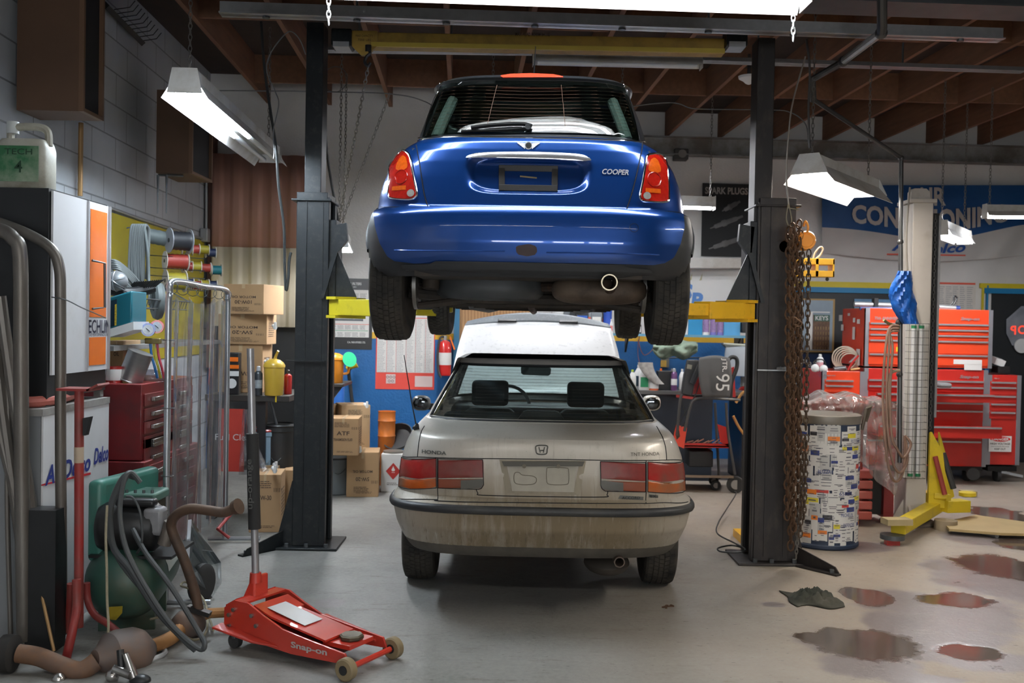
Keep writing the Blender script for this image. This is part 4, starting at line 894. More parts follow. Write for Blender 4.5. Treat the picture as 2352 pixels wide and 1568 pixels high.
# conduits and pipe
cond = mat('conduit', (.36, .37, .37), .45, .5, var=.15); copper = mat('tan_pipe', (.34, .20, .08), .45, .3, var=.2)
tag(MB().tube([lp(186, 282, .04), lp(184, 450, .04)], .017, 10).build('wall_pipe', copper), 'tan brown vertical pipe on the left block wall behind the white and orange cabinet', 'pipe')
r = thing('conduit', 'grey conduit running along the left wall above the yellow pegboard and up the corner', 'conduit', lp(470, 545, .03))
pts = [lp(252, 477, .03), lp(330, 505, .03), lp(400, 527, .03), lp(470, 549, .03)]; part(MB().tube(pts, .013, 8), 'conduit_run', cond, r); part(MB().tube([lp(474, 250, .03), lp(474, 535, .03)], .014, 8), 'conduit_riser', cond, r)
part(MB().box(lp(471, 540, .05), (.08, .1, .14)), 'junction_box', cond, r, bevel=.01)
rk = thing('wall_rack', 'dark toothed rack strip high on the left wall beside the nearer brown box', 'rack', lp(270, 40, .04)); part(MB().tube([lp(242, 12, .06), lp(326, 98, .06)], .03, 4), 'rail', blk, rk)
b = MB()
for k in range(9): a = lp(262+k*8, 22+k*9, .06); b.tube([a, a + V((.12, .0, .02)), a + V((.16, 0, .07))], .004, 4)
part(b, 'hook', blk, rk)
# orange and white parts cabinet standing on an open frame
YN, YFa = 5.0, 5.72; xf = P(112, 600, YN).x; zt = P(112, 432, YN).z; zb = P(112, 862, YN).z
cab = thing('parts_cabinet', 'tall white parts cabinet with an orange door stripe and black side', 'cabinet', (xf-.3, YN, 0))
b = MB(); b.bx(xf-.62, xf-.004, YN, YFa, zb-.12, zt); part(b, 'case', mat('cab_black', (.012, .013, .014), .35, var=.2), cab, ang=0)
wht = mat('cab_white', (.66, .66, .67), .4, var=.06, dirt=(.4, .38, .34), da=-.1); orng = mat('cab_orange', (.80, .17, .015), .28, var=.1, coat=.5, dirt=(.85, .5, .3), da=-.2, ds=6)
def yat(px, x=xf): return x/((px-1176)/FPX)      # distance at which that plane shows in column px
ys = yat(194)
b = MB(); b.bx(xf, xf+.012, YN+.02, YFa, zb, zt-.01); dr = part(b, 'door', wht, cab, ang=0)
b = MB(); z1 = P(225, 498, yat(225)).z
for (za, zc) in ((zb+.03, P(218, 775, ys).z), (P(218, 728, ys).z, zt-.05)): b.bx(xf+.012, xf+.015, ys+.03, YFa-.045, za, zc)
part(b, 'orange_panel', orng, dr, ang=0); b = MB(); b.bx(xf+.012, xf+.020, ys-.01, ys+.005, zb, zt-.01); b.bx(xf+.012, xf+.022, YFa-.02, YFa, zb, zt-.01); part(b, 'door_trim', mat('door_trim', (.5, .5, .52), .3, .6), dr, ang=0)
b = MB(); text(b, 'ECHLIN', (xf+.0155, (ys+YFa)/2+.01, P(220, 750, ys).z), (0, 1, 0), (0, 0, 1), h=.075, w=.29, bold=.015); text(b, 'THE PERFORMANCE LINE', (xf+.0155, (ys+YFa)/2, P(220, 772, ys).z+.006), (0, 1, 0), (0, 0, 1), h=.018, w=.27)
part(b, 'lettering', mat('ink_black', (.01, .01, .03), .5), dr, ang=0)
hz0 = P(213, 705, yat(213)).z; hz1 = P(222, 600, yat(215)).z; yy = ys+.06
part(MB().tube([(xf+.02, yy-.02, hz1), (xf+.06, yy+.05, hz1-.01), (xf+.06, yy+.06, hz0), (xf+.02, yy-.01, hz0-.01)], .007, 6), 'wire_handle', steel, dr)
b = MB()
for y in (YN+.03, YFa-.03):
    for x in (xf-.03, xf-.58): b.bx(x-.02, x+.02, y-.02, y+.02, 1.168, zb-.12)
b.bx(xf-.6, xf-.01, YN+.01, YN+.05, zb-.16, zb-.12); part(b, 'stand_frame', grey, cab, ang=0)
# white cabinet with blue lettering under it
b2y0, b2y1 = 4.92, 5.72; xw = P(95, 1000, b2y0).x; ztw = P(95, 955, b2y0).z
wc = thing('battery_cabinet', 'white steel cabinet with blue and red lettering below the orange striped one', 'cabinet', (xw-.3, b2y0, 0))
b = MB(); b.bx(xw-.12, xw-.003, b2y0, b2y1, .0, ztw); part(b, 'case', mat('case_grey', (.22, .23, .24), .4, var=.1), wc, ang=0)
b = MB(); b.bx(xw-.6, xw-.12, b2y0+.04, b2y1, .0, ztw); part(b, 'case', mat('case_grey'  , (.22,.23,.24)), wc, ang=0)
b = MB(); b.bx(xw, xw+.01, b2y0, b2y1, .0, ztw); dw = part(b, 'front_panel', wht, wc, ang=0)
b = MB(); b.bx(xw-.6, xw+.015, b2y0-.02, b2y1, ztw, ztw+.035); part(b, 'top_board', mat('top_grey', (.35, .34, .32), .5, dirt=(.1, .08, .07), da=.3), wc, ang=0)
bl = mat('blue_ink', (.02, .035, .22), .45); rd = mat('red_ink', (.55, .02, .03), .45)
def yat2(px): return xw/((px-1176)/FPX)
def pw_(px, py): y = yat2(px); return V((xw+.0125, y, P(px, py, y).z))
b = MB(); A1, A2 = pw_(100, 1098), pw_(205, 1072); text(b, 'ACDelco', (A1+A2)/2 + V((0, 0, .02)), (0, 1, 0), (0, 0, 1), h=.10, w=(A2-A1).length*1.0, shear=.25, bold=.03)
A1, A2 = pw_(213, 1055), pw_(246, 1040); text(b, 'Delco', (A1+A2)/2 + V((0, 0, .01)), (0, 1, 0), (0, 0, 1), h=.09, w=(A2-A1).length, shear=.25, bold=.03); part(b, 'lettering', bl, dw, ang=0)
b = MB(); A1, A2 = pw_(92, 1112), pw_(206, 1086); b.prism([A1, A1+V((0, 0, -.008)), A2+V((0, 0, -.008)), A2+V((0,0,.004))], (.001, 0, 0)); part(b, 'red_underline', rd, dw, ang=0)
b = MB(); b.bx(P(58, 1300, 4.78).x, P(127, 1300, 4.78).x, 4.78, 4.90, 0, P(95, 1172, 4.78).z); tag(b.build('dark_crate', blk, ang=0), 'black crate on the floor before the white cabinet, behind the bent tubes', 'crate')
# folded pink cloth / tubing on the white cabinet
pk = mat('pink_hose', (.38, .10, .075), .6, var=.2); b = MB(); z = ztw+.065; b.tube(spl([(xw-.25, b2y0+.02, z), (xw-.05, b2y0+.06, z), (xw-.04, b2y0+.35, z+.005), (xw-.1, b2y0+.55, z+.01), (xw-.35, b2y0+.5, z)], 6), .028, 10)
tag(b.build('pink_hose', pk), 'thick pink hose lying on top of the white lettered cabinet', 'hose')
# plastic jug on the cabinet
c = P(62, 419, 5.12); c.z = zt; jg = thing('oil_jug', 'dirty white jug with a green label standing on the orange striped cabinet', 'jug', c); jm = mat('jug_plastic', (.46, .45, .38), .5, var=.25, dirt=(.18, .16, .11), da=.3)
w2, d2, h2 = .125, .085, .335; rows = []
for k, z_ in ((.92, 0), (1, .03), (1, .62), (.93, .72), (.86, .76)): rows.append([c + V((math.copysign(abs(math.cos(a))**.35, math.cos(a))*w2*k, math.copysign(abs(math.sin(a))**.35, math.sin(a))*d2*k, z_*h2)) for a in [2*PI*i/24 for i in range(24)]])
b = MB().grid(rows, closed=True); b.f += [list(range(24)), list(range(96, 120))]; b.m += [0, 0]; part(b, 'jug_body', jm, jg, ang=60)
part(MB().tube(spl([c+V((-.085, 0, .24)), c+V((-.08, 0, .31)), c+V((-.03, 0, .325)), c+V((.06, 0, .325)), c+V((.105, 0, .30)), c+V((.11, 0, .23))], 5), .02, 8), 'handle', jm, jg)
part(MB().cyl(c+V((-.075, 0, .29)), c+V((-.075, 0, .35)), .030, n=14), 'cap', mat('jug_cap', (.5, .52, .5), .5), jg)
b = MB(); b.box(c + V((.0, -d2-.003, .125)), (.20, .004, .18)); gl = part(b, 'label', mat('green_label', (.03, .16, .06), .5, var=.5, vs=3, dirt=(.45, .45, .36), da=.2), jg, ang=0)
b = MB(); text(b, 'TECH', c + V((0, -d2-.006, .185)), Xv, Zv, h=.030, w=.14, bold=.01); text(b, '4', c + V((.0, -d2-.006, .11)), Xv, Zv, h=.06, bold=.01); part(b, 'lettering', mat('dark_green_ink', (.01, .05, .02), .5), gl, ang=0)
# bent steel tubes leaning in the corner by the camera
st_t = mat('dull_tube', (.20, .185, .165), .42, .55, var=.3, vs=3, dirt=(.09, .075, .06), da=.3, stretch=(1, 1, .25))
tag(MB().tube(spl([P(-160, 500, 4.9), P(-60, 500, 4.9), P(0, 512, 4.88), P(70, 540, 4.87), P(118, 572, 4.86), P(136, 615, 4.86), P(139, 700, 4.86), P(139, 1000, 4.86), P(141, 1250, 4.9), P(142, 1455, 4.97)], 7), .026, 12).build('bent_tube', st_t), 'bent grey steel tube standing nearest the red pole, looped over at the top', 'tube', 'bent steel tubes at the left edge')
tag(MB().tube(spl([P(-160, 520, 4.78), P(-60, 520, 4.78), P(0, 528, 4.77), P(30, 548, 4.76), P(46, 590, 4.76), P(48, 800, 4.76), P(50, 1100, 4.78), P(55, 1470, 4.80)], 7), .034, 12).build('bent_tube', st_t), 'thicker bent grey steel tube at the left edge, looped over at the top', 'tube', 'bent steel tubes at the left edge')
for k, (x0, x1) in enumerate(((-25, 105), (-8, 80), (8, 25), (20, 118))):
    o = MB().tube(spl([P(x0-20, 560+k*40, 4.8), P(x0+10, 900, 4.83), P((x0+x1)/2, 1150, 4.86), P(x1, 1475, 4.88)], 6), .028 if k != 2 else .012, 10).build('straight_tube', st_t); tag(o, ['grey tube leaning from the left edge, ending farthest right of its bunch', 'second grey tube leaning in the bunch at the left edge', 'thin brown rod leaning in the bunch of tubes at the left edge', 'grey tube crossing in front of the leaning bunch at the left edge'][k], 'tube', 'leaning tubes at the left edge')
tag(MB().tube([P(80, 1290, 4.83), P(124, 1495, 4.72)], .008, 6).build('thin_rod', copper), 'thin tan rod leaning between the bent tubes and the red pole', 'rod')
tag(MB().tube(spl([P(118, 682, 4.82), P(150, 688, 4.84), P(185, 705, 4.95), P(215, 718, 5.1), P(243, 730, 5.3)], 5), .003, 5).build('tie_wire', steel), 'thin twisted wire tied from the bent tube to the orange cabinet door', 'wire')
# red pole stand
rp = thing('red_stand', 'tall red pole stand with a bare band and splayed feet beside the left bent tubes', 'stand', G(180, 1440)); rdm = mat('dull_red', (.30, .018, .016), .5, var=.25, dirt=(.16, .05, .04), da=.3)
Yp = 4.78; part(MB().cyl(P(181, 1440, Yp), P(182, 897, Yp), .0215, n=16), 'pole', rdm, rp); part(MB().cyl(P(181.5, 1062, Yp), P(181.5, 1026, Yp), .0222, n=16), 'bare_band', mat('bare', (.42, .33, .24), .6), rp)
b = MB(); a = P(182, 893, Yp); b.box(a, (.16, .14, .012)); b.box(a + V((.09, 0, .012)), (.06, .14, .01), Euler((0, -.5, 0))); part(b, 'saddle', rdm, rp, ang=0)
b = MB(); b.prism([P(190, 960, Yp-.02), P(206, 957, Yp-.02), P(204, 965, Yp-.02), P(196, 1000, Yp-.02), P(190, 1000, Yp-.02)], (0, .04, 0)); part(b, 'latch', blk, rp, ang=0)
part(MB().tube(spl([P(176, 1330, Yp-.05), P(176, 1390, Yp-.06), P(168, 1440, Yp-.12), P(152, 1512, Yp-.14)], 6), .021, 12), 'leg', rdm, rp)
part(MB().tube(spl([P(199, 1338, Yp+.1), P(202, 1380, Yp+.1), P(218, 1412, Yp+.05), P(248, 1432, Yp), P(272, 1452, Yp-.02)], 6), .017, 12), 'leg', rdm, rp); part(MB().tube(spl([P(162, 1340, Yp+.1), P(160, 1390, Yp+.12), P(156, 1450, Yp+.15)], 5), .017, 10), 'leg', rdm, rp)
# dark green air compressor
cg = mat('compressor_green', (.030, .085, .065), .42, .1, var=.2, dirt=(.10, .075, .04), da=.15, ds=3); cgl = mat('guard_green', (.045, .19, .15), .4, var=.2, dirt=(.12, .14, .12), da=.1)
tc0 = P(280, 1358, 5.02); tc0.z = .27; tdir = V((-.17, 1, 0)).normalized(); tr = .20; comp = thing('air_compressor', 'dark green air compressor with a belt guard and horizontal tank', 'compressor', (tc0.x, tc0.y+.3, 0))
part(MB().lathe([(.02, -.07), (.10, -.055), (.155, -.02), (.187, .03), (tr, .08), (tr, .54), (.185, .59), (.13, .64), (.03, .66)], tc0, 40, ax=tdir), 'tank', cg, comp, ang=60)
sd = tdir.cross(Zv).normalized(); b = MB()
def onT(s, ang, o=.003): return tc0 + tdir*s + (sd*math.sin(ang) + Zv*math.cos(ang))*(tr+o)
b.grid([[onT(s, math.radians(a)) for a in (38, 50, 62, 74, 84)] for s in (.16, .25, .34, .43, .48)]); part(b, 'label_plate', mat('tank_label', (.45, .50, .47), .5, var=.1), comp); b = MB()
for s0 in (.33, .37, .41, .45): b.grid([[onT(s, math.radians(a), .005) for a in (46, 60, 74)] for s in (s0, s0+.018)])
part(b, 'label_print', mat('label_green_ink', (.03, .09, .07), .5), comp)
yl = MB(); a = P(251, 1412, 4.84); yl.prism([P(249, 1394, 4.85), P(281, 1392, 4.85), P(280, 1408, 4.86), P(266, 1424, 4.88), P(250, 1422, 4.88)], (0, .004, 0)); part(yl, 'warning_label', mat('warn_yellow', (.35, .26, .02), .5, var=.3), comp, ang=0)
g0 = P(199, 1290, 5.0); part(MB().obox(P(196, 1292, 5.05), V((.085, 0, 0)), V((.10, .55, 0)), Zv*.42), 'belt_guard', cgl, comp, bevel=.03, seg=4)
mo = P(310, 1208, 5.1); md = V((1, .1, 0)).normalized(); part(MB().lathe([(.05, -.19), (.11, -.17), (.125, -.14), (.125, .10), (.10, .13), (.05, .15)], mo, 28, ax=md), 'motor', blk, comp, ang=50); part(MB().box(mo + V((.03, -.06, .135)), (.20, .07, .04)), 'capacitor', blk, comp, bevel=.015, seg=3)
part(MB().box(P(357, 1195, 5.05), (.10, .10, .14)), 'pressure_switch', mat('switch_grey', (.22, .22, .23), .45, var=.4, vs=15), comp, bevel=.02)
b = MB(); hd_ = P(325, 1142, 5.35); b.box(hd_ + V((0, 0, -.04)), (.19, .2, .05)); 
for k in range(6): b.box(hd_ + V((0, 0, -.09-.022*k)), (.21, .22, .007))
part(b, 'pump', mat('pump_dark', (.05, .045, .03), .6, .3, var=.3), comp, ang=0); part(MB().box(hd_ + V((0, 0, .015)), (.225, .23, .05)), 'pump_head', mat('head_green', (.09, .19, .155), .5, var=.3), comp, bevel=.012)
for k in range(5): part(MB().cyl(hd_ + V((-.09+.045*k, -.09, .04)), hd_ + V((-.09+.045*k, -.09, .056)), .008, n=8), 'head_bolt', steel, comp)
part(MB().box(P(290, 1262, 5.1) + V((.05, .1, -.02)), (.42, .36, .015)), 'motor_plate', blk, comp, ang=0)
part(MB().cyl(P(377, 1250, 5.02), P(392, 1198, 5.02), .035, .032, 12), 'regulator', mat('reg', (.16, .14, .12), .5, .4), comp); b = MB(); wq = P(403, 1345, 5.5); b.lathe([(.02, -.03), (.09, -.03), (.11, -.02), (.11, .02), (.09, .03), (.02, .03)], V((tc0.x+.20, tc0.y+.66, .11)), 24, ax=(1, -.3, 0)); part(b, 'transport_wheel', blkr, comp)
for s in (.12, .45): part(MB().obox(tc0 + tdir*s - sd*.14 - Zv*.27, sd*.28, tdir*.03, Zv*.12), 'foot', cg, comp, ang=0)
# black hoses coiled over the compressor
hs_m = mat('black_hose', (.045, .05, .052), .5, var=.2)
def hose(pts, r, label, m=None, name='air_hose', n=7, group='hoses looped over the compressor', cat='hose'): return tag(MB().tube(spl(pts, n), r, 8).build(name, m or hs_m), label, cat, group)
hose([P(322, 1108, 4.9), P(300, 1085, 4.88), P(284, 1105, 4.84), P(275, 1180, 4.8), P(290, 1260, 4.76), P(330, 1340, 4.74), P(390, 1430, 4.72), P(455, 1488, 4.72), P(470, 1480, 4.72), P(456, 1450, 4.76), P(395, 1350, 4.80), P(335, 1270, 4.84), P(305, 1215, 4.9)], .013, 'thick black hose hanging over the green compressor and down to the floor, nearest one')
hose([P(310, 1095, 4.95), P(285, 1095, 4.9), P(258, 1150, 4.84), P(252, 1200, 4.82), P(262, 1260, 4.8), P(300, 1310, 4.78), P(360, 1400, 4.76), P(425, 1470, 4.74), P(450, 1492, 4.73)], .016, 'thick grey hose looping left of the black one over the compressor')
hose([P(295, 1090, 4.92), P(272, 1130, 4.86), P(248, 1185, 4.84), P(250, 1230, 4.83), P(275, 1290, 4.82), P(318, 1345, 4.8)], .010, 'thin black hose innermost in the coil over the compressor')
hose([P(290, 1140, 4.86), P(305, 1143, 4.86), P(320, 1170, 4.85), P(326, 1210, 4.85), P(325, 1250, 4.86), P(315, 1270, 4.9)], .006, 'thin grey cable curving down before the compressor motor')
rope_m = mat('rope', (.25, .22, .15), .9, var=.3, vs=60)
hose([P(246, 1160, 4.72), P(243, 1230, 4.7), P(245, 1300, 4.68), P(246, 1380, 4.66), P(249, 1440, 4.62), P(242, 1500, 4.6), P(232, 1560, 4.56)], .0065, 'frayed tan rope hanging straight down before the compressor', rope_m, 'rope', group=None, cat='rope')
hose([G(345, 1462)+Zv*.09, G(385, 1450)+Zv*.07, G(430, 1473)+Zv*.02, G(462, 1478)+Zv*.03, G(476, 1450)+Zv*.03, G(470, 1420)+Zv*.09, G(430, 1395)+Zv*.14, G(415, 1402)+Zv*.14, G(440, 1416)+Zv*.14, G(475, 1430)+Zv*.05, G(490, 1456)+Zv*.02], .006, 'thin tan cord lying tangled over the rusty exhaust pipe', rope_m, 'rope', group=None, cat='rope')
# rusty exhaust pipe with mufflers lying on the floor
ru = mat('exhaust_rust', (.17, .105, .075), .7, .35, var=.35, vs=7, dirt=(.28, .13, .05), da=.25, ds=5); ru2 = mat('muffler_rust', (.15, .125, .115), .65, .4, var=.25, vs=6, dirt=(.22, .12, .07), da=.2, ds=4); ru3 = mat('orange_rust', (.38, .19, .07), .7, .3, var=.35, vs=14)
ex = thing('exhaust_system', 'rusty exhaust system with two mufflers lying along the floor before the compressor', 'exhaust', G(300, 1520))
part(MB().tube(spl([P(42, 1500, 4.50), P(90, 1508, 4.50), P(140, 1528, 4.48), P(185, 1540, 4.47), P(222, 1518, 4.50)], 6), .042, 14), 'front_pipe', ru, ex)
a, bb = P(222, 1512, 4.52), P(345, 1490, 4.74); d = (bb-a); part(MB().lathe([(.04, -.01), (.062, .02), (.105, .06), (.115, .10), (.115, d.length-.09), (.10, d.length-.05), (.05, d.length), (.04, d.length+.01)], a, 28, ax=d), 'muffler', ru2, ex, ang=32)
part(MB().tube(spl([P(338, 1488, 4.73), P(370, 1476, 4.80), P(400, 1460, 4.92), P(418, 1440, 5.0)], 6), .034, 12), 'middle_pipe', ru3, ex)
a, bb = P(403, 1442, 4.98), P(462, 1424, 5.12); d = bb-a; part(MB().lathe([(.03, 0), (.06, .02), (.075, .05), (.075, d.length-.05), (.06, d.length-.02), (.03, d.length)], a, 22, ax=d), 'resonator', ru2, ex, ang=60)
part(MB().tube([P(458, 1418, 5.1), P(480, 1408, 5.12), P(530, 1405, 5.15)], .026, 10), 'tail_pipe', ru3, ex); part(MB().lathe([(.075, 0), (.085, .01), (.085, .06), (.06, .07)], P(2, 1500, 4.5), 16, ax=(1, 0, 0)), 'flange', mat('flange_black', (.02, .018, .016), .7), ex)
dp = mat('downpipe', (.14, .085, .055), .6, .4, var=.3, vs=6, dirt=(.05, .04, .035), da=.35); e2 = thing('bent_exhaust_pipe', 'bent brown exhaust pipe standing upright between the compressor and the jack handle', 'pipe', P(455, 1400, 5.0))
part(MB().tube(spl([P(457, 1404, 5.05), P(448, 1360, 5.05), P(425, 1290, 5.02), P(398, 1225, 5.0), P(394, 1200, 4.99), P(408, 1180, 4.97), P(438, 1168, 4.94), P(480, 1172, 4.9), P(515, 1176, 4.88), P(543, 1164, 4.86)], 7), .0255, 12), 'pipe_run', dp, e2); part(MB().cyl(P(538, 1166, 4.86), P(549, 1162, 4.85), .034, .04, 14), 'pipe_end', dp, e2)
part(MB().box(P(457, 1402, 5.04), (.12, .05, .022), Euler((0, .3, 0))), 'clamp', blk, e2, ang=0)
# aluminium storm window leaning on the screen
alu = mat('aluminium', (.50, .52, .54), .3, .8, var=.1); sw_ = thing('window_sash', 'aluminium framed window pane leaning behind the red jack', 'window frame', P(470, 1390, 5.5)); q = [P(440, 1192, 5.65), P(508, 1292, 6.2), P(510, 1400, 5.95), P(434, 1302, 5.4)]; b = MB()
nrm_ = (q[1]-q[0]).cross(q[3]-q[0]).normalized()*.02
for (a, c) in zip(q, q[1:]+q[:1]): s = (sum(q, V((0,0,0)))/4 - (a+c)/2).normalized()*.045; b.prism([a, c, c+s, a+s], nrm_)
m1, m2 = q[0].lerp(q[3], .42), q[1].lerp(q[2], .42); s = (q[3]-q[0]).normalized()*.03; b.prism([m1, m2, m2+s, m1+s], nrm_); part(b, 'frame', alu, sw_, ang=0); b = MB(); b.prism(q, nrm_*.15); part(b, 'pane', glassmat('sash_glass', (.8, .84, .84), .08), sw_, ang=0)
# chrome fittings in the corner
cf = mat('fitting_chrome', (.55, .54, .52), .25, .9, var=.2, dirt=(.1, .08, .07), da=.3); ft = thing('metal_fittings', 'pile of shiny tie rod ends and metal fittings at the bottom left', 'fittings', G(300, 1560)); b = MB(); z = 4.42
b.cyl(P(288, 1500, z), P(310, 1562, z), .014, .024, 12); part(b, 'tie_rod_end', cf, ft); b = MB(); b.cyl(P(262, 1535, z), P(300, 1550, z-.02), .02, n=12); b.sphere(P(258, 1552, z), .03, 14, 8); part(b, 'tie_rod_end', cf, ft); part(MB().sphere(P(322, 1562, z), .035, 14, 8, (1.4, 1, .8)), 'ball_joint', blk, ft); part(MB().cyl(P(276, 1492, z+.03), P(280, 1540, z), .016, n=10), 'threaded_stud', blk, ft)
b = MB(); b.sphere(P(135, 1560, z), .03, 12, 8); part(b, 'ball_joint', cf, ft)
hose([G(330, 1478)+Zv*.02, G(380, 1500)+Zv*.01, G(345, 1520)+Zv*.01], .012, 'short white strap lying beside the big muffler', mat('strap_white', (.45, .46, .46), .6), 'strap', group=None, cat='strap')
# red tool chest behind the screen, drawers facing the aisle
x1 = P(326, 900, 6.0).x; tz = P(326, 882, 6.0).z; rt = thing('tool_chest', 'old dark red tool chest standing behind the white lettered cabinet', 'tool chest', (x1-.3, 6.3, 0)); dkr = mat('old_red', (.20, .010, .012), .4, var=.2, dirt=(.06, .02, .02), da=.2, coat=.2)
zm = P(326, 1058, 6.0).z; b = MB(); b.bx(x1-.62, x1, 6.0, 6.95, zm, tz); part(b, 'upper_chest', dkr, rt, bevel=.006); b = MB(); b.bx(x1-.66, x1+.03, 5.98, 7.0, .12, zm-.005); part(b, 'roller_cabinet', dkr, rt, bevel=.006)
hz = [(tz-.10, .0), (tz-.19, 0), (tz-.27, 0), (tz-.36, 0), (tz-.46, 0), (zm+.08, 0), (zm-.08, .03), (zm-.20, .03), (zm-.34, .03)]
for i, (zz, o) in enumerate(hz):
    b = MB(); hh = .075 if i < 5 else .09; b.bx(x1+o, x1+o+.012, 6.03, 6.92, zz-hh/2, zz+hh/2); d_ = part(b, 'drawer', dkr, rt, ang=0, bevel=.003)
    b = MB(); b.bx(x1+o+.012, x1+o+.035, 6.12, 6.30, zz-.012, zz+.014); part(b, 'drawer_handle', cf, d_, bevel=.004); b = MB(); b.bx(x1+o+.012, x1+o+.035, 6.62, 6.80, zz-.012, zz+.014); part(b, 'drawer_handle', cf, d_, bevel=.004)
for q in ((x1-.6, 6.05), (x1-.05, 6.05), (x1-.6, 6.9), (x1-.05, 6.9)): b = MB(); b.cyl((q[0]-.02, q[1], .06), (q[0]+.02, q[1], .06), .06, n=16); part(b, 'caster', blkr, rt)
# things on the chest
bottle(298, 880, 6.15, .19, .155, mat('tin_silver', (.45, .44, .43), .3, .8, var=.15, stretch=(1, 1, 8), vs=9), white_p, 'silver ribbed tin can tilted on the old red chest', None, 'tin_can', kind='can', cat='can', z=tz+.01).rotation_euler = (0, .35, 0)
bottle(262, 882, 6.1, .10, .10, red_p, white_p, 'short red and white can on the old red chest beside the cabinet', paper, 'small_can', kind='can', cat='can', z=tz)
b = MB(); b.sphere(P(348, 868, 6.35), .07, 14, 10, (1.2, 1, .8)); tag(b.build('plastic_bag', glassmat('bag', (.7, .7, .75), .1, .1, (.3, .3, .33), .3)), 'crumpled clear plastic bag on the old red chest, left of the screen', 'bag')
def ccase(px0, px1, py0, py1, Y, d, lab, **k): return cbox(px0, px1, py0, py1, Y, d, lab, **k)
cbox(252, 282, 782, 858, 6.3, .3, 'brown carton behind the orange cabinet, on the old red chest', rot=0, flip=False, txt=('OIL',), seed=3, z=P(260, 858, 6.3).z, group=None)
o_ = MB().bx(-2.95, -2.40, 6.0, 8.2, P(300, 790, 6.5).z-.03, P(300, 790, 6.5).z); tag(o_.build('wall_shelf', grey, ang=0), 'grey shelf along the left wall below the yellow pegboard', 'shelf')
zs_ = P(300, 790, 6.5).z
b = MB(); a = P(282, 700, 6.25)
bs2 = thing('filter_case', 'teal and navy boxed battery case hanging beside the orange cabinet', 'box', P(270, 780, 6.1)); b.obox(P(248, 758, 6.1), V((.145, .0, .045)), V((0, .25, 0)), Zv*.20); part(b, 'case_body', mat('teal', (.01, .12, .16), .35, var=.1), bs2, bevel=.01); b = MB(); b.obox(P(248, 775, 6.09), V((.155, 0, .05)), V((0, .26, 0)), Zv*.05); part(b, 'price_strip', white_p, bs2, ang=0)
b = MB(); b.obox(P(249, 752, 6.095), V((.05, .0, .016)), V((0, .002, 0)), Zv*.16); part(b, 'dark_panel', mat('navy', (.01, .03, .05), .4), bs2, ang=0); b = MB(); b.obox(P(263, 748, 6.09), V((.012, .0, .004)), V((0, .002, 0)), Zv*.13); part(b, 'yellow_letters', mat('ylet', (.5, .35, .03), .5, var=.8, vs=120), bs2, ang=0)
# wire basket shelf, coils
wb_ = thing('wire_basket', 'wire basket shelf under the coiled hoses on the pegboard wall', 'basket', P(350, 700, 6.6)); b = MB()
za = P(340, 708, 6.6)
for k in range(16): yy = 6.45+.06*k; b.tube([(-2.95, yy, za.z+.02), (-2.42, yy, za.z), (-2.40, yy, za.z+.06)], .0035, 5)
for x, z in ((-2.42, za.z), (-2.40, za.z+.06), (-2.7, za.z+.01)): b.tube([(x, 6.4, z), (x, 7.4, z)], .005, 5)
b.tube([(-2.40, 6.4, za.z+.06), (-2.97, 6.4, za.z+.35)], .005, 5); b.tube([(-2.40, 7.4, za.z+.06), (-2.97, 7.4, za.z+.35)], .005, 5); part(b, 'wire_frame', steel, wb_)
# pegboard
pgm = bpy.data.materials.new('yellow_pegboard'); pgm.use_nodes = True; nt = pgm.node_tree; pb = nt.nodes['Principled BSDF']; pos = position(nt)
wv = nn(nt, 'ShaderNodeTexVoronoi'); wv.inputs['Scale'].default_value = 36; wv.inputs['Randomness'].default_value = 0; nt.links.new(pos, wv.inputs['Vector'])
n1 = noise(nt, pos, 3, 5); col = mixc(nt, mrange(nt, n1, .3, .7), (.52, .42, .02), (.40, .33, .03)); col = mixc(nt, mrange(nt, wv.outputs['Distance'], .16, .11, 0, .8), col, (.08, .06, .01)); nt.links.new(col, pb.inputs['Base Color']); pb.inputs['Roughness'].default_value = .45
a, c_ = lp(262, 489, .03), lp(468, 570, .03); zt_ = P(262, 489, a.y).z; b = MB(); pbt = 2.62
y0_, y1_ = rc(lp(240, 700))[1], rc(lp(462, 700))[1]; b.obox(room(xl+.012, y0_, 1.25), RX*.012, RY*(y1_-y0_), Zv*(zt_-1.25)); pgo = b.build('pegboard', pgm, ang=0); tag(pgo, 'yellow pegboard on the left wall holding wire spools and hoses', 'pegboard')
def pegY(px): return lp(px, 600, .2).y
def spool(px, py, Y, R0, w_, col, label, ax=None, group='wire spools on the pegboard'):
    c = P(px, py, Y); ax = ax or RY; r = thing('wire_spool', label, 'spool', c - Zv*R0, group); n = V(ax).normalized()
    b = MB(); b.cyl(c - n*w_*.5, c - n*(w_*.5-.006), R0, n=24); b.cyl(c + n*w_*.5, c + n*(w_*.5-.006), R0, n=24); part(b, 'flange', mat('flange_white', (.52, .48, .42), .6, var=.15) if R0 < .09 else mat('flange_grey', (.28, .29, .31), .5, var=.2), r)
    b = MB(); k = 9; b.lathe([(R0*(.72+.05*(i % 2)), -w_*.5+.006 + (w_-.012)*i/k) for i in range(k+1)], c, 20, ax=n); part(b, 'wound_wire', col, r); part(MB().cyl(c - n*w_*.52, c + n*w_*.52, R0*.18, n=12), 'core', blk, r)
    return r
cb = mat('wire_black', (.015, .016, .02), .5); cgy = mat('wire_grey', (.10, .12, .12), .5); crd = mat('wire_red', (.28, .03, .02), .5); cye = mat('wire_olive', (.30, .25, .02), .5); ctl = mat('wire_teal', (.01, .13, .15), .5); cnv = mat('wire_navy', (.01, .02, .06), .5)
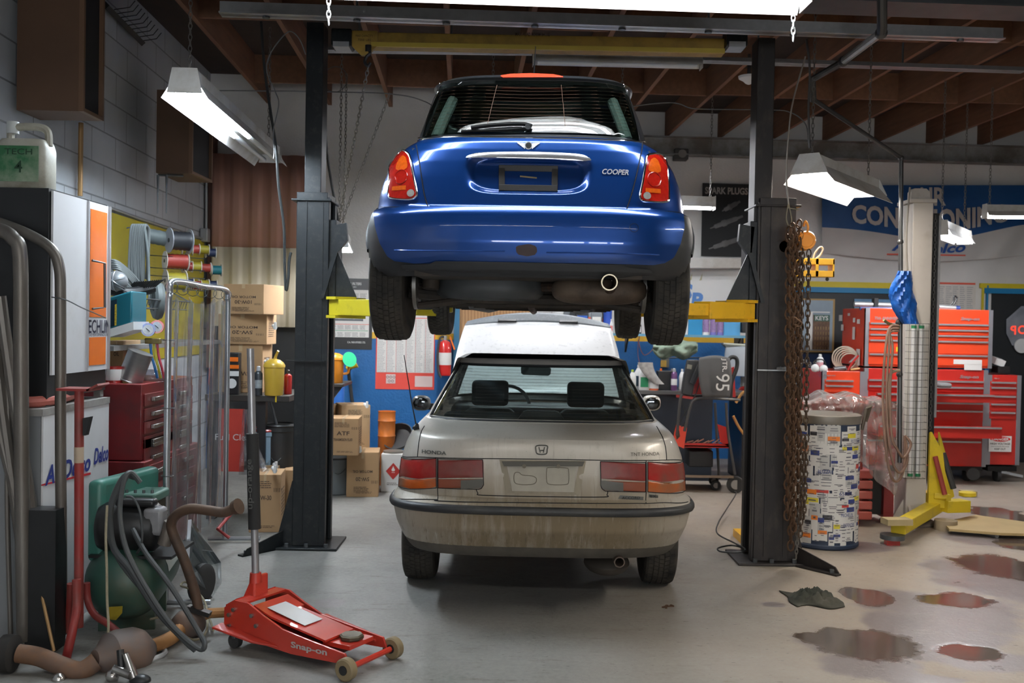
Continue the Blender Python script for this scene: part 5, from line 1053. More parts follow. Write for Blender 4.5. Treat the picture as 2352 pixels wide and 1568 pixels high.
spool(362, 545, 7.55, .075, .20, cgy, 'grey wire spool highest and leftmost on the pegboard', V((1, .9, -.15))); spool(412, 553, 7.55, .095, .16, cb, 'big black wire spool with a white label at the top of the pegboard', V((1, .8, 0)))
spool(404, 600, 7.6, .075, .17, crd, 'brown red wire spool below the big black one', V((1, .7, 0))); spool(402, 645, 7.6, .085, .15, cye, 'olive wire spool half hidden by the screen rail', V((1, .7, 0)))
sm = [(430, 573, cye), (446, 572, crd), (468, 573, cye), (484, 580, cnv), (430, 612, crd), (450, 612, cye), (472, 615, crd), (497, 620, ctl), (432, 650, cnv), (450, 655, crd), (468, 653, cye), (486, 654, cnv)]
nm = ['olive', 'red', 'olive', 'navy', 'red', 'olive', 'red', 'teal', 'navy', 'red', 'olive', 'navy']
for i, (px, py, m_) in enumerate(sm): spool(px, py, 7.85+.16*(i % 4), .046 if i != 7 else .05, .085, m_, f'small {nm[i]} wire spool, {["top","middle","lowest"][i//4]} row of the pegboard, {["first","second","third","last"][i % 4]} from the left', V((1, .5, 0)))
b = MB()
for py in (586, 614, 632, 660): b.tube([lp(345, py, .03), P(345, py, 7.4), P(470, py+8, 7.75)], .004, 5)
tag(b.build('peg_rods', steel), 'long thin steel rods holding the wire spools off the yellow pegboard', 'rods')
hg = mat('grey_hose', (.13, .145, .145), .5, var=.15); hk = thing('hose_bundle', 'bundle of grey hoses hanging in long loops on the yellow pegboard', 'hose', P(320, 520, 7.2)); b = MB()
for k in range(7): x = 300+5*k; b.tube(spl([P(x-4+(k % 3)*3, 655+(k % 4)*8, 7.15), P(x-2, 580, 7.12), P(x+2, 524, 7.1), P(x+8, 519, 7.12), P(x+12, 540, 7.16), P(x+8+(k % 2)*8, 640+(k % 3)*10, 7.2)], 6), .011, 7)
part(b, 'hose_loops', hg, hk); part(MB().tube([lp(292, 524, .02), P(292, 523, 7.1), P(335, 520, 7.1)], .005, 5), 'hook', steel, hk)
hose([P(332, 525, 7.1), P(340, 580, 7.1), P(342, 640, 7.1), P(344, 700, 7.0)], .010, 'single dark hose hanging right of the grey hose bundle', cgy, group=None)
ck = thing('coiled_hose', 'coil of grey hose drooping from the pegboard above the wire basket', 'hose', P(290, 640, 6.7)); b = MB()
for k in range(5): b.tube(spl([P(250, 600+k*4, 6.5), P(268+k*2, 600+k*5, 6.5), P(300, 625+k*5, 6.6), P(325-k*3, 655+k*2, 6.7), P(335-k*5, 672, 6.7), P(300, 672-k*3, 6.6), P(262, 650-k*6, 6.5), P(250, 615, 6.5)], 5, True), .010, 6, closed=True)
part(b, 'hose_coil', hg, ck)
lmp = thing('clamp_lamp', 'round wire caged inspection lamp lying in the coils on the left wall', 'lamp', P(268, 648, 6.45)); part(MB().sphere(P(268, 645, 6.45), .065, 18, 12, (1.1, 1, 1)), 'lamp_bowl', mat('lamp_grey', (.22, .23, .24), .4, .3), lmp); b = MB()
for a in (0, .9, 1.8): b.torus(P(268, 645, 6.45), (math.cos(a), 0, math.sin(a)), .068, .0025, 20, 4)
part(b, 'wire_cage', alu, lmp)
bsk = thing('black_brush_bar', 'dark bristled bar lying across the wire basket shelf', 'brush', P(320, 665, 6.6)); part(MB().tube(spl([P(250, 665, 6.5), P(300, 672, 6.55), P(350, 662, 6.7)], 5), .035, 8), 'bar', blk, bsk); b = MB()
for k in range(14): a = P(290+k*5, 664-k*.4, 6.6); b.tube([a, a + V((.06, 0, .05))], .004, 4)
part(b, 'bristle', blk, bsk)
tag(MB().torus(P(362, 690, 6.9), (1, .6, 0), .10, .035, 28, 8).build('coiled_cable', cgy), 'thick dark coil of cable hung left of the plastic screen', 'cable')
for px, m_, nm_, t_ in ((342, mat('gauge_blue', (.02, .09, .35), .4, coat=.4), 'blue', 0), (362, mat('gauge_red', (.5, .02, .03), .4, coat=.4), 'red', 1)):
    c = P(px, 757 - 7*t_, 6.3+.04*t_); g_ = thing('pressure_gauge', f'{nm_} rimmed round gauge of the manifold set hanging left of the screen', 'gauge', c - Zv*.045, 'manifold gauges'); n = V((.25, -1, 0)).normalized()
    part(MB().cyl(c, c + n*.05, .042, n=28), 'gauge_body', m_, g_); part(MB().cyl(c + n*.05, c + n*.053, .031, n=24), 'dial', mat('dial', (.62, .66, .70), .4, var=.25, vs=80), g_); q = MB(); q.box(c + n*.055, (.030, .002, .004), Euler((0, .7, 0))); part(q, 'needle', blk, g_, ang=0)
mn = thing('manifold_hoses', 'blue, yellow and red hoses hanging from the brass manifold block', 'hose', P(355, 790, 6.3)); part(MB().box(P(352, 783, 6.28), (.10, .03, .035)), 'manifold_block', mat('brass', (.30, .24, .10), .35, .8, var=.4, vs=30), mn, bevel=.005)
for x0, m_ in ((345, mat('hose_blue', (.02, .16, .42), .4)), (353, mat('hose_yellow', (.45, .42, .04), .4)), (361, mat('hose_red', (.45, .05, .08), .4))): part(MB().tube(spl([P(x0, 785, 6.28), P(x0+3, 815, 6.28), P(x0+10, 842, 6.28), P(x0+16, 868, 6.3)], 5), .008, 7), 'charging_hose', m_, mn)
# plastic welding screen
scr = thing('welding_screen', 'steel framed screen with hanging clear plastic curtain', 'screen', (-1.96, 6.3, 0)); sA, sB = P(388, 655, 5.55), P(524, 672, 7.2); sA.z = sB.z = 1.83; gt = mat('screen_tube', (.40, .42, .44), .32, .85, var=.15)
A0, B0_ = V((sA.x, sA.y, .03)), V((sB.x, sB.y, .03)); dd = (sB-sA).normalized(); part(MB().tube(spl([A0, V((sA.x, sA.y, 1.0)), V((sA.x, sA.y, 1.66)), sA + V((0, 0, -.07)) + dd*.02, sA + dd*.10, sA.lerp(sB, .5), sB - dd*.10, sB + V((0, 0, -.07)) - dd*.02, V((sB.x, sB.y, 1.66)), B0_], 6), .019, 12), 'frame', gt, scr)
sn = dd.cross(Zv).normalized()
for e in (A0, B0_): part(MB().tube([e - sn*.12, e + sn*.25], .016, 8), 'foot', gt, scr)
rows = []
for j in range(26):
    t = j/25; row = []
    for i in range(90):
        u = i/89; x_ = sA + dd*(.05 + u*((sB-sA).length-.10)); amp = .025*(1 - .3*t) ; w_ = math.sin(u*31+.8*math.sin(t*3))*amp + .008*math.sin(u*75+t*5)
        sag = -.045*abs(math.sin(u*PI*6))*(1-t)**6; p = x_ + sn*w_; p.z = (1.76 + sag)*(1-t) + .25*t; row.append(p)
    rows.append(row)
part(MB().grid(rows), 'plastic_curtain', glassmat('curtain_plastic', (.80, .82, .84), .10, .06, (.42, .42, .45), .24), scr, ang=80)
for k in range(7): c = sA + dd*(.06 + k/6*((sB-sA).length-.12)) - Zv*.035; part(MB().torus(c, dd, .036, .002, 16, 4), 'curtain_ring', steel, scr)
for k in range(4): c = V((sA.x, sA.y, 1.5-.38*k)) + dd*.015; part(MB().torus(c, Zv, .034, .002, 16, 4), 'curtain_ring', steel, scr)
# floor jack
fj = thing('floor_jack', 'red low profile floor jack with a long upright handle', 'jack', G(690, 1540)); jr = mat('jack_red', (.50, .035, .018), .35, .0, var=.12, coat=.5, dirt=(.22, .03, .02), da=.05)
A = G(520, 1488); Bq = G(800, 1556); A.z = Bq.z = 0; jd = (Bq-A).normalized(); js = jd.cross(Zv).normalized()*-1; jl = (Bq-A).length     # js: far side
def J(s, t, z): return A + jd*s + js*t + Zv*z
bodyW = .30
def jside(t, th):
    pr = [(-.02, .10), (-.02, .20), (.05, .245), (.14, .245), (.24, .20), (.36, .155), (.50, .135), (jl*.97, .105), (jl*1.0, .055), (.42, .045), (.22, .06), (.06, .10)]; return MB().prism([J(s, t, z) for s, z in pr], js*th)
part(jside(0, .012), 'side_plate', jr, fj, ang=0, bevel=.003); part(jside(bodyW-.012, .012), 'side_plate', jr, fj, ang=0, bevel=.003)
wd0, wd1 = .012, bodyW-.012
def jtop(s0, z0, s1, z1, t0=wd0, t1=wd1, th=.01): return MB().slab(J(s0, t0, z0), J(s1, t0, z1), J(s1, t1, z1), J(s0, t1, z0), Zv*th)
part(MB().prism([J(s, .02, z) for s, z in ((.0, .11), (.14, .215), (.36, .13), (.62, .085), (.62, .05), (.3, .06))], js*(bodyW-.04)), 'inner_body', mat('jack_inner', (.12, .012, .01), .5), fj, ang=0)
b = jtop(-.02, .20, .05, .24); b.add(*[(q.v, q.f) for q in [jtop(.05, .235, .12, .235)]][0]); part(b, 'rear_cover', jr, fj, ang=0)
b = jtop(.15, .22, .26, .182, .03, bodyW-.03); b.add(*[(q.v, q.f) for q in [jtop(.26, .182, .60, .125, .03, bodyW-.06)]][0]); cov = part(b, 'top_cover', jr, fj, ang=0)
b = MB(); b.slab(J(.20, .07, .2155), J(.44, .07, .1665), J(.44, .20, .1665), J(.20, .20, .2155), Zv*.001); part(b, 'instruction_label', mat('jack_label', (.62, .62, .62), .25, var=.1), cov, ang=0); b = MB(); fakelines(b, (J(.20, .07, .217)+J(.44, .20, .168))/2, (J(.44, .07, .1665)-J(.20, .07, .2155)), js, .2, .10, 9, 5, lift=-.002); part(b, 'label_print', blk, cov, ang=0)
b = MB(); b.slab(J(.36, bodyW-.04, .15), J(.70, bodyW-.02, .075), J(.70, bodyW+.05, .07), J(.34, bodyW+.05, .13), Zv*.012); part(b, 'side_wing', jr, fj, ang=0, bevel=.003)
b = MB(); b.slab(J(-.05, -.05, .10), J(.20, -.04, .07), J(.34, .0, .06), J(-.03, .0, .115), Zv*.01); part(b, 'step_plate', jr, fj, ang=0, bevel=.003)
b = MB(); b.lathe([(.02, 0), (.052, .005), (.058, .012), (.058, .024), (.05, .03), (.03, .028)], J(.66, .15, .115), 8); part(b, 'lifting_saddle', mat('saddle', (.10, .085, .055), .5, .5, var=.5, vs=20), fj); part(jtop(.56, .10, .72, .10, .06, .24, .02), 'lift_arm', jr, fj, ang=0)
b = MB(); b.prism([J(.0, .10, .22), J(.085, .10, .235), J(.055, .13, .335), J(.035, .13, .335)], js*.10); part(b, 'handle_socket', jr, fj, ang=0, bevel=.008); hb0 = J(.045, .15, .30)
hv = (P(575, 800, 5.02) - hb0).normalized(); HL = (P(575, 800, 5.02)-hb0).length; part(MB().cyl(hb0 - hv*.02, hb0 + hv*HL, .0185, n=16), 'handle', mat('handle_grey', (.36, .36, .37), .35, .7, var=.1), fj); part(MB().cyl(hb0, hb0+hv*.05, .032, .028, 14), 'handle_collar', jr, fj)
fo = part(MB().cyl(hb0 + hv*.27, hb0 + hv*.75, .031, n=20), 'foam_grip', mat('foam', (.018, .018, .018), .75, var=.15), fj); b = MB(); text(b, 'up-orange', hb0 + hv*.50 + V((-.005, -.032, 0)), hv, -Xv, h=.028, w=.25, bold=.015, lift=-.001); part(b, 'grip_lettering', mat('grip_letters', (.07, .07, .065), .6), fo, ang=0)
b = MB(); mid_ = J(.53, -.001, .082); text(b, 'Snap-on', J(.53, -.0025, .090), jd, (J(.5, 0, .10)-J(.5, 0, .0)), h=.038, w=.22, bold=.03, lift=.001); part(b, 'lettering', mat('jack_letters', (.42, .38, .36), .4), fj, ang=0)
for s, t in ((jl*1.02, -.035), (jl*1.02, bodyW+.02)): b = MB(); c = J(s, t, .052); b.lathe([(.02, -.022), (.045, -.022), (.052, -.016), (.052, .016), (.045, .022), (.02, .022)], c, 24, ax=js); fw = part(b, 'front_wheel', mat('wheel_tan', (.20, .15, .08), .6, var=.3), fj); part(MB().cyl(c - js*.026, c + js*.026, .022, n=12), 'wheel_hub', blk, fw)
part(MB().tube([J(jl*1.02, -.03, .052), J(jl*1.02, bodyW+.01, .052)], .014, 8), 'front_axle', jr, fj)
for t in (.03, bodyW-.03): c = J(.03, t, .035); part(MB().cyl(c - js*.015, c + js*.015, .035, n=18), 'rear_caster', blkr, fj); b = MB(); b.cyl(J(.03, t, .05), J(.03, t, .11), .02, n=10); part(b, 'caster_fork', steel, fj)
for s, z in ((.02, .17), (.02, .115), (.17, .19), (.20, .145), (.05, .20)): part(MB().cyl(J(s, -.012, z), J(s, .0, z), .011, n=6), 'bolt', cf, fj)
# ================================================================ two-post lift
lb = mat('lift_black', (.010, .013, .015), .42, .25, var=.3, vs=4, dirt=(.07, .065, .06), da=-.05, ds=20); lb2 = mat('lift_black_worn', (.028, .024, .023), .45, .3, var=.35, vs=4, dirt=(.09, .07, .055), da=.0, ds=14, stretch=(1, 1, .4))
lift = thing('two_post_lift', 'black two-post car lift with yellow arms holding up the blue hatchback', 'lift', (.1, 7, 0))
def post(px0, px1, pyb, pyt, Y, side, m, ux0, ux1, uy):
    """side +1: the channel opens towards the car on its right"""
    a = P((px0+px1)/2, pyb, Y); w = P(px1, 800, Y).x - P(px0, 800, Y).x; zt = P((px0+px1)/2, pyt, Y).z; cx = a.x; D = .30
    b = MB(); t = .014; x0, x1 = cx-w/2, cx+w/2
    b.bx(x0, x1, Y, Y+t, .02, zt); b.bx(x0, x1, Y+D-t, Y+D, .02, zt); xo = x0 if side > 0 else x1-t; b.bx(xo, xo+t, Y+t, Y+D-t, .02, zt)
    xi = x1 if side > 0 else x0                                  # inner lips with the slot
    for yy in (Y, Y+D-.06): b.bx(xi - .012, xi + .012, yy, yy+.06, .02, zt-.02)
    p = part(b, 'mast', m, lift, ang=0, bevel=.004)
    b = MB(); b.bx(x0+w*.30, x0+w*.34, Y-.006, Y, .05, zt-.05); b.bx(x1-w*.16, x1-w*.13, Y-.004, Y, .05, zt-.05); part(b, 'mast_fold', m, p, ang=0)
    s = -side                                                    # outward
    b = MB(); b.bx(x0-(.14 if s < 0 else .11), x1+(.14 if s > 0 else .11), Y-.07, Y+D+.06, 0, .018); part(b, 'base_plate', m, lift, bevel=.004)
    xo = x0 if s < 0 else x1; h = .48; b = MB(); b.prism([(xo, Y+.02, h), (xo, Y+.02, .02), (xo+s*.115, Y+.02, .02)], (0, .012, 0)); b.prism([(xo, Y+D-.03, h), (xo, Y+D-.03, .02), (xo+s*.115, Y+D-.03, .02)], (0, .012, 0)); b.slab((xo, Y+.02, h), (xo, Y+D-.02, h), (xo+s*.115, Y+D-.02, .02), (xo+s*.115, Y+.02, .02), (s*.008, 0, 0)); part(b, 'gusset', m, lift, ang=0)
    f0 = V((xo+s*.06, Y-.02, 0)); fd = V((s*.62, -.78, 0)).normalized(); fn = fd.cross(Zv); b = MB(); b.obox(f0, fd*.34, fn*.055, Zv*.012); b.prism([f0, f0+fd*.34, f0+fd*.30+Zv*.05, f0+Zv*.13], fn*.01); ft_ = part(b, 'foot_bracket', m, lift, ang=0)
    part(MB().cyl(f0+fd*.29+fn*.03+Zv*.012, f0+fd*.29+fn*.03+Zv*.035, .016, n=6), 'anchor_bolt', steel, ft_)
    for q in (x0-.02*(s > 0)-.06*(s < 0)+.03, cx, x1+.03): part(MB().cyl((q, Y-.04, .018), (q, Y-.04, .045), .016, n=6), 'anchor_bolt', steel, lift)
    b = MB(); b.bx(x0-.035, x1+.03, Y-.02, Y+D+.02, zt-.05, zt-.035); b.bx(x0-.0, x1, Y-.004, Y+D, zt-.05, zt+.012); part(b, 'top_collar', m, lift, ang=0, bevel=.004)
    ub = MB(); u0, u1 = P(ux0, 300, Y+.06).x, P(ux1, 300, Y+.06).x; zu = P(ux0, uy, Y+.06).z; ub.bx(u0, u1, Y+.04, Y+.22, zt-.6, zu); part(ub, 'extension', m, lift, ang=0, bevel=.006)
    b = MB(); yb_ = P(0, 0, Y).y; zz = P((px0+px1)/2, 851 if side < 0 else 830, Y).z; b.bx(x0-(.06 if side > 0 else 0), x1+(.06 if side < 0 else .0), Y-.03, Y, zz, zz+.008) ; part(b, 'stop_plate', galv if side < 0 else m, p, ang=0)
    return cx, x0, x1, zt
cl, lx0, lx1, lz = post(670, 741, 1258, 445, 7.05, 1, lb, 702, 741, 52); cr, rx0, rx1, rz = post(1727, 1810, 1300, 458, 6.85, -1, lb2, 1735, 1775, 88)
for (x, px, py) in ((rx1-.03, 0, 0),):
    for k in range(3): part(MB().cyl((x-.08+.03*k, 6.83, P(1780, 846, 6.85).z), (x-.06+.03*k, 6.81, P(1780, 846, 6.85).z+.004), .012, n=8), 'lock_nut', galv, lift)
# overhead beam
yl2 = mat('beam_yellow', (.42, .26, .04), .5, var=.2, dirt=(.10, .07, .03), da=.1, ds=5)
A, B_ = P(812, 90, 6.95), P(1664, 106, 6.75); h_ = P(812, 72, 6.95).z - P(812, 106, 6.95).z; d = B_-A
b = MB(); b.obox(A - Zv*h_/2, d, V((0, .10, 0)), Zv*h_); bm = part(b, 'overhead_beam', yl2, lift, ang=0, bevel=.004)
b = MB(); b.obox(A - Zv*h_*.5 - V((0, .02, 0)), d, V((0, .02, 0)), Zv*.03); part(b, 'beam_lip', mat('beam_lip', (.52, .38, .05), .5), bm, ang=0)
b = MB(); b.prism([A + V((-.01, -.03, h_*.5)), A + V((-.01, -.03, -h_*.5)), A + V((.06, -.03, -h_*1.15)), A + V((.10, -.03, -h_*1.15)), A + V((.17, -.03, -h_*.5)), A + V((.17, -.03, h_*.5))], (0, .03, 0)); bk = part(b, 'hook_bracket', yl2, lift, ang=0)
b = MB(); text(b, 'MAX CAPACITY', A + V((.08, -.032, h_*.15)), Xv, Zv, h=.016, w=.12); text(b, '7000 LBS', A + V((.08, -.032, -h_*.12)), Xv, Zv, h=.016, w=.09); part(b, 'lettering', ink, bk, ang=0)
b = MB(); c = P(1223, 83, 6.83); text(b, 'MAX HEAD ROOM 84 INS', c + V((0, -.04, 0)), d, Zv, h=.024, w=.235, bold=.01); part(b, 'lettering', ink, bm, ang=0)
for px, Y in ((788, 6.97), (1688, 6.75)):
    b = MB(); c = P(px, 92, Y); b.box(c, (.14, .16, .12)); part(b, 'beam_bracket', lb, lift, ang=0, bevel=.01); b = MB(); b.box(c + V((0, -.01, -.05)), (.11, .15, .035)); part(b, 'pulley_cover', galv, lift, ang=0)
# carriages with triangular arms restraints, and the yellow arms
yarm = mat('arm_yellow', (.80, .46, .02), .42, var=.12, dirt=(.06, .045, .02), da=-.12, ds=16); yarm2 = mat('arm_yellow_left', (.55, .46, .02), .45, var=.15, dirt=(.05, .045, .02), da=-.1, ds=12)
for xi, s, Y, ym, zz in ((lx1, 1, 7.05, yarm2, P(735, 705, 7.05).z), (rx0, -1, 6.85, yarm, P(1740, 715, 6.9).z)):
    b = MB(); b.bx(min(xi, xi+s*.06)-.0, max(xi, xi+s*.06), Y+.02, Y+.28, zz-.06, zz+.62); part(b, 'carriage', lb, lift, ang=0, bevel=.005)
    b = MB(); b.prism([(xi+s*.06, Y+.03, zz+.42), (xi+s*.06, Y+.03, zz+.05), (xi+s*.22, Y+.03, zz+.05)], (0, .015, 0)); b.prism([(xi+s*.05, Y-.02, zz+.40), (xi-s*.04, Y-.02, zz+.06), (xi-s*.015, Y-.02, zz+.06), (xi+s*.08, Y-.02, zz+.40)], (0, .015, 0)); b.prism([(xi+s*.03, Y+.02, zz+.58), (xi+s*.13, Y+.02, zz+.60), (xi+s*.14, Y+.02, zz+.48), (xi+s*.05, Y+.02, zz+.36)], (0, .05, 0)); part(b, 'carriage_brace', lb, lift, ang=0)
    for yy, tip in ((Y+.02, (.78, 6.02 if s > 0 else 5.95)), (Y+.20, (.80, 7.70))):
        p0 = V((xi + s*.07, yy, zz)); rear = tip[1] < Y; p1 = V((xi + s*tip[0], tip[1], zz-.012)); dv = (p1-p0); dn = dv.normalized(); sd_ = dn.cross(Zv)
        ar = MB(); L1 = dv.length*.58; ar.obox(p0 - sd_*.06 - Zv*.055, dn*L1, sd_*.12, Zv*.11); ao = part(ar, 'arm', ym, lift, ang=0, bevel=.005)
        ai = MB(); ai.obox(p0 + dn*L1*.5 - sd_*.045 - Zv*.035, dn*(dv.length-L1*.5), sd_*.09, Zv*.075); part(ai, 'arm_extension', ym, ao, ang=0, bevel=.004)
        pc = p0 + dn*dv.length; pd = MB(); pd.lathe([(.045, -.035), (.06, -.03), (.06, .03), (.05, .035)], pc + Zv*.03, 20); part(pd, 'lift_pad', ym if not rear else blkr, ao)
        pl = MB(); pl.obox(p0 - sd_*.08 - Zv*.075, dn*.16, sd_*.16, Zv*.02); pl.obox(p0 - sd_*.08 + Zv*.055, dn*.16, sd_*.16, Zv*.02); part(pl, 'arm_clevis', ym, ao, ang=0); pn = MB(); pn.box(p0 + dn*.02, (.07, .09, .10)); part(pn, 'arm_pin_block', lb2, ao, ang=0)
# cables and hoses on the left post
lh = mat('cable_black', (.02, .022, .022), .5)
def cable(pts, r, label, m=None, name='cable', n=7, group=None): return tag(MB().tube(spl(pts, n), r, 6).build(name, m or lh), label, 'cable', group)
cable([P(600, 50, 7.0), P(608, 160, 7.0), P(622, 260, 7.0), P(634, 340, 7.0), P(640, 430, 7.0), P(652, 520, 7.0), P(654, 610, 7.0), P(657, 666, 7.0), P(662, 640, 7.0), P(664, 600, 7.02), P(668, 580, 7.04)], .010, 'thick black cable hanging beside the left lift post and looping back up')
cable([P(702, 125, 7.0), P(688, 90, 6.98), P(666, 72, 6.96), P(640, 95, 6.95), P(618, 130, 6.95), P(613, 165, 6.95), P(632, 210, 6.95), P(640, 240, 6.95), P(628, 300, 6.96), P(630, 345, 6.97), P(628, 365, 6.97)], .0045, 'thin grey wire arching from the left lift post over to the strip light', mat('wire_pale', (.16, .16, .16), .5))
cable([P(745, 280, 7.6), P(752, 360, 7.8), P(763, 430, 8.0), P(772, 480, 8.1), P(777, 535, 8.2)], .011, 'black power cable leading down to the small end on light')
cable([P(478, 210, 8.0), P(500, 208, 8.0), P(700, 210, 7.6), P(800, 212, 7.4), P(900, 216, 7.2), P(980, 235, 7.1), P(1100, 300, 7.5), P(1500, 238, 7.6), P(1600, 250, 7.6), P(1760, 252, 7.3), P(1815, 258, 7.2), P(1850, 285, 7.1), P(1857, 330, 7.0)], .0045, 'long thin pale wire strung across the shop behind the raised car to the flared light', mat('wire_pale', (.16, .16, .16), .5), n=10)
cable([P(1812, 478, 6.8), P(1806, 400, 6.8), P(1812, 300, 6.8), P(1822, 230, 6.82), P(1850, 130, 6.9)], .006, 'armoured flexible conduit right of the right lift post', mat('flex', (.34, .31, .27), .45, .4))
cable([P(1860, 340, 6.95), P(1857, 250, 6.95), P(1860, 160, 6.95), P(1852, 90, 6.95)], .008, 'dark armoured cable feeding the flared shop light from above', mat('flex_dark', (.09, .085, .08), .45, .4))
tag(MB().torus(P(770, 182, 7.4), (0.2, 1, 0), .094, .0025, 30, 4).build('wire_loop', steel), 'thin loop of wire hanging beside the left lift post extension', 'wire')
hk = thing('steel_hook', 'dark steel hook hanging from the yellow bracket of the overhead beam', 'hook', P(845, 150, 6.9)); part(MB().tube(spl([P(846, 112, 6.92), P(850, 122, 6.92), P(842, 130, 6.92), P(838, 142, 6.92), P(845, 152, 6.92), P(851, 144, 6.92)], 5), .011, 8), 'hook_bend', blk, hk); part(MB().cyl(P(846, 104, 6.92), P(846, 118, 6.92), .022, n=12), 'swivel', blk, hk)
tag(linkchain(P(846, 152, 6.92), P(778, 512, 8.2), .0035, .04, .011, 6).build('hoist_chain', chain_m), 'long thin chain slanting from the beam hook to the small end on light, left strand', 'chain', 'chains to the small light'); tag(linkchain(P(895, 215, 7.6), P(784, 512, 8.2), .0035, .04, .011, 6).build('hoist_chain', chain_m), 'long thin chain slanting up behind the blue car from the small light, right strand', 'chain', 'chains to the small light')
# pipe work under the ceiling on the right
pw = thing('ceiling_pipe', 'dark steel air pipe zigzagging under the ceiling to the drop before the white column', 'pipe', P(2070, 350, 8.0)); pm_ = mat('pipe_dark', (.09, .09, .09), .35, .7, var=.2)
pA = [P(2026, -10, 5.6), P(2026, 62, 5.7), P(2024, 78, 5.75)]; part(MB().tube(pA, .028, 10), 'pipe_run', pm_, pw); part(MB().tube([P(2022, 76, 5.75), P(1938, 140, 6.6)], .026, 10), 'pipe_run', galv, pw); part(MB().tube([P(1936, 142, 6.6), P(1866, 182, 7.0), P(1868, 232, 7.1)], .024, 10), 'pipe_run', pm_, pw)
part(MB().tube([P(1868, 228, 7.1), P(2069, 362, 8.0)], .016, 8), 'pipe_run', pm_, pw); part(MB().tube([P(2070, 362, 8.0), P(2069, 500, 8.0), P(2066, 1062, 8.0)], .018, 10), 'drop_pipe', pm_, pw)
for px, py, Y in ((2024, 76, 5.75), (1937, 141, 6.6), (2070, 364, 8.0), (2068, 555, 8.0), (2064, 740, 8.0), (2066, 860, 8.0)): part(MB().sphere(P(px, py, Y), .026 if Y > 7 else .036, 12, 8), 'pipe_elbow', pm_, pw)
part(MB().tube([P(2066, 752, 7.98), P(2040, 742, 7.96), P(2030, 735, 7.95)], .012, 8), 'valve_stub', mat('brass', (.3, .24, .1)), pw)
# chain hoist on the right post
ch_m = mat('rusty_chain', (.17, .10, .06), .55, .6, var=.45, vs=40); orh = mat('hoist_orange', (.85, .30, .02), .35, var=.08, coat=.4)
hst = thing('chain_hoist', 'orange chain hoist with bundles of rusty chain hung on the right lift post', 'hoist', P(1835, 1275, 6.7)); c = P(1853, 552, 6.72)
hb_ = part(MB().lathe([(.02, -.005), (.058, -.004), (.066, .008), (.066, .075), (.058, .09), (.02, .092)], c, 36, ax=(0, 1, 0)), 'hoist_body', orh, hst); part(MB().torus(c + V((0, -.004, 0)), (0, 1, 0), .045, .003, 32, 6), 'cover_ring', orh, hb_); part(MB().lathe([(.01, 0), (.04, 0), (.05, .02), (.05, .09), (.01, .1)], P(1803, 566, 6.85), 20, ax=(0, 1, 0)), 'hand_wheel', orh, hst)
def heavy(A, B, r=.0065, st=.052, w_=.021): return linkchain(A, B, r, st, w_, 8)
for (xa, ya, xb, yb_, dY) in ((1812, 535, 1808, 1180, -.03), (1820, 525, 1822, 1215, -.05), (1830, 520, 1833, 1100, -.03), (1838, 530, 1832, 1230, 0), (1826, 540, 1816, 1260, .02)): part(heavy(P(xa, ya, 6.72+dY), P(xb, yb_, 6.72+dY)), 'load_chain', ch_m, hst)
for (xa, ya, xb, yb_, dY) in ((1858, 575, 1851, 980, -.02), (1843, 580, 1838, 930, .0), (1846, 1000, 1838, 1225, -.03), (1853, 1000, 1846, 1190, -.02)): part(heavy(P(xa, ya, 6.7+dY), P(xb, yb_, 6.7+dY), .0048, .04, .015), 'hand_chain', mat('chain_dark', (.14, .10, .07), .5, .6, var=.4, vs=40), hst)
part(linkchain(P(1832, 1160, 6.7), P(1829, 1272, 6.7), .003, .03, .009), 'hand_chain', chain_m, hst); part(linkchain(P(1838, 1180, 6.7), P(1829, 1272, 6.7), .003, .03, .009), 'hand_chain', chain_m, hst)
part(MB().tube(spl([P(1850, 1005, 6.7), P(1843, 1015, 6.69), P(1842, 1030, 6.68), P(1852, 1034, 6.68), P(1855, 1022, 6.68)], 5), .009, 8), 'load_hook', mat('hook_rust', (.28, .12, .06), .6, .3), hst); part(MB().tube(spl([P(1846, 520, 6.7), P(1850, 508, 6.7), P(1856, 520, 6.7), P(1854, 535, 6.7)], 5), .008, 8), 'top_hook', orh, hst)
for q in ([P(1810, 470, 6.75), P(1806, 500, 6.72), P(1812, 520, 6.72), P(1818, 505, 6.72), P(1812, 470, 6.75)], [P(1815, 478, 6.72), P(1835, 482, 6.7)]): part(MB().tube(spl(q, 5), .004, 6), 'hanging_cord', rope_m, hst)
for px, py in ((1820, 522), (1836, 515), (1812, 530)): part(MB().torus(P(px, py, 6.7), (1, .3, 0), .03, .0065, 14, 6), 'load_chain', ch_m, hst)
for k in range(3): part(MB().torus(P(1823+5*k, 735+4*k, 6.66), (.4, 1, .5), .022, .0065, 12, 6), 'load_chain', ch_m, hst)
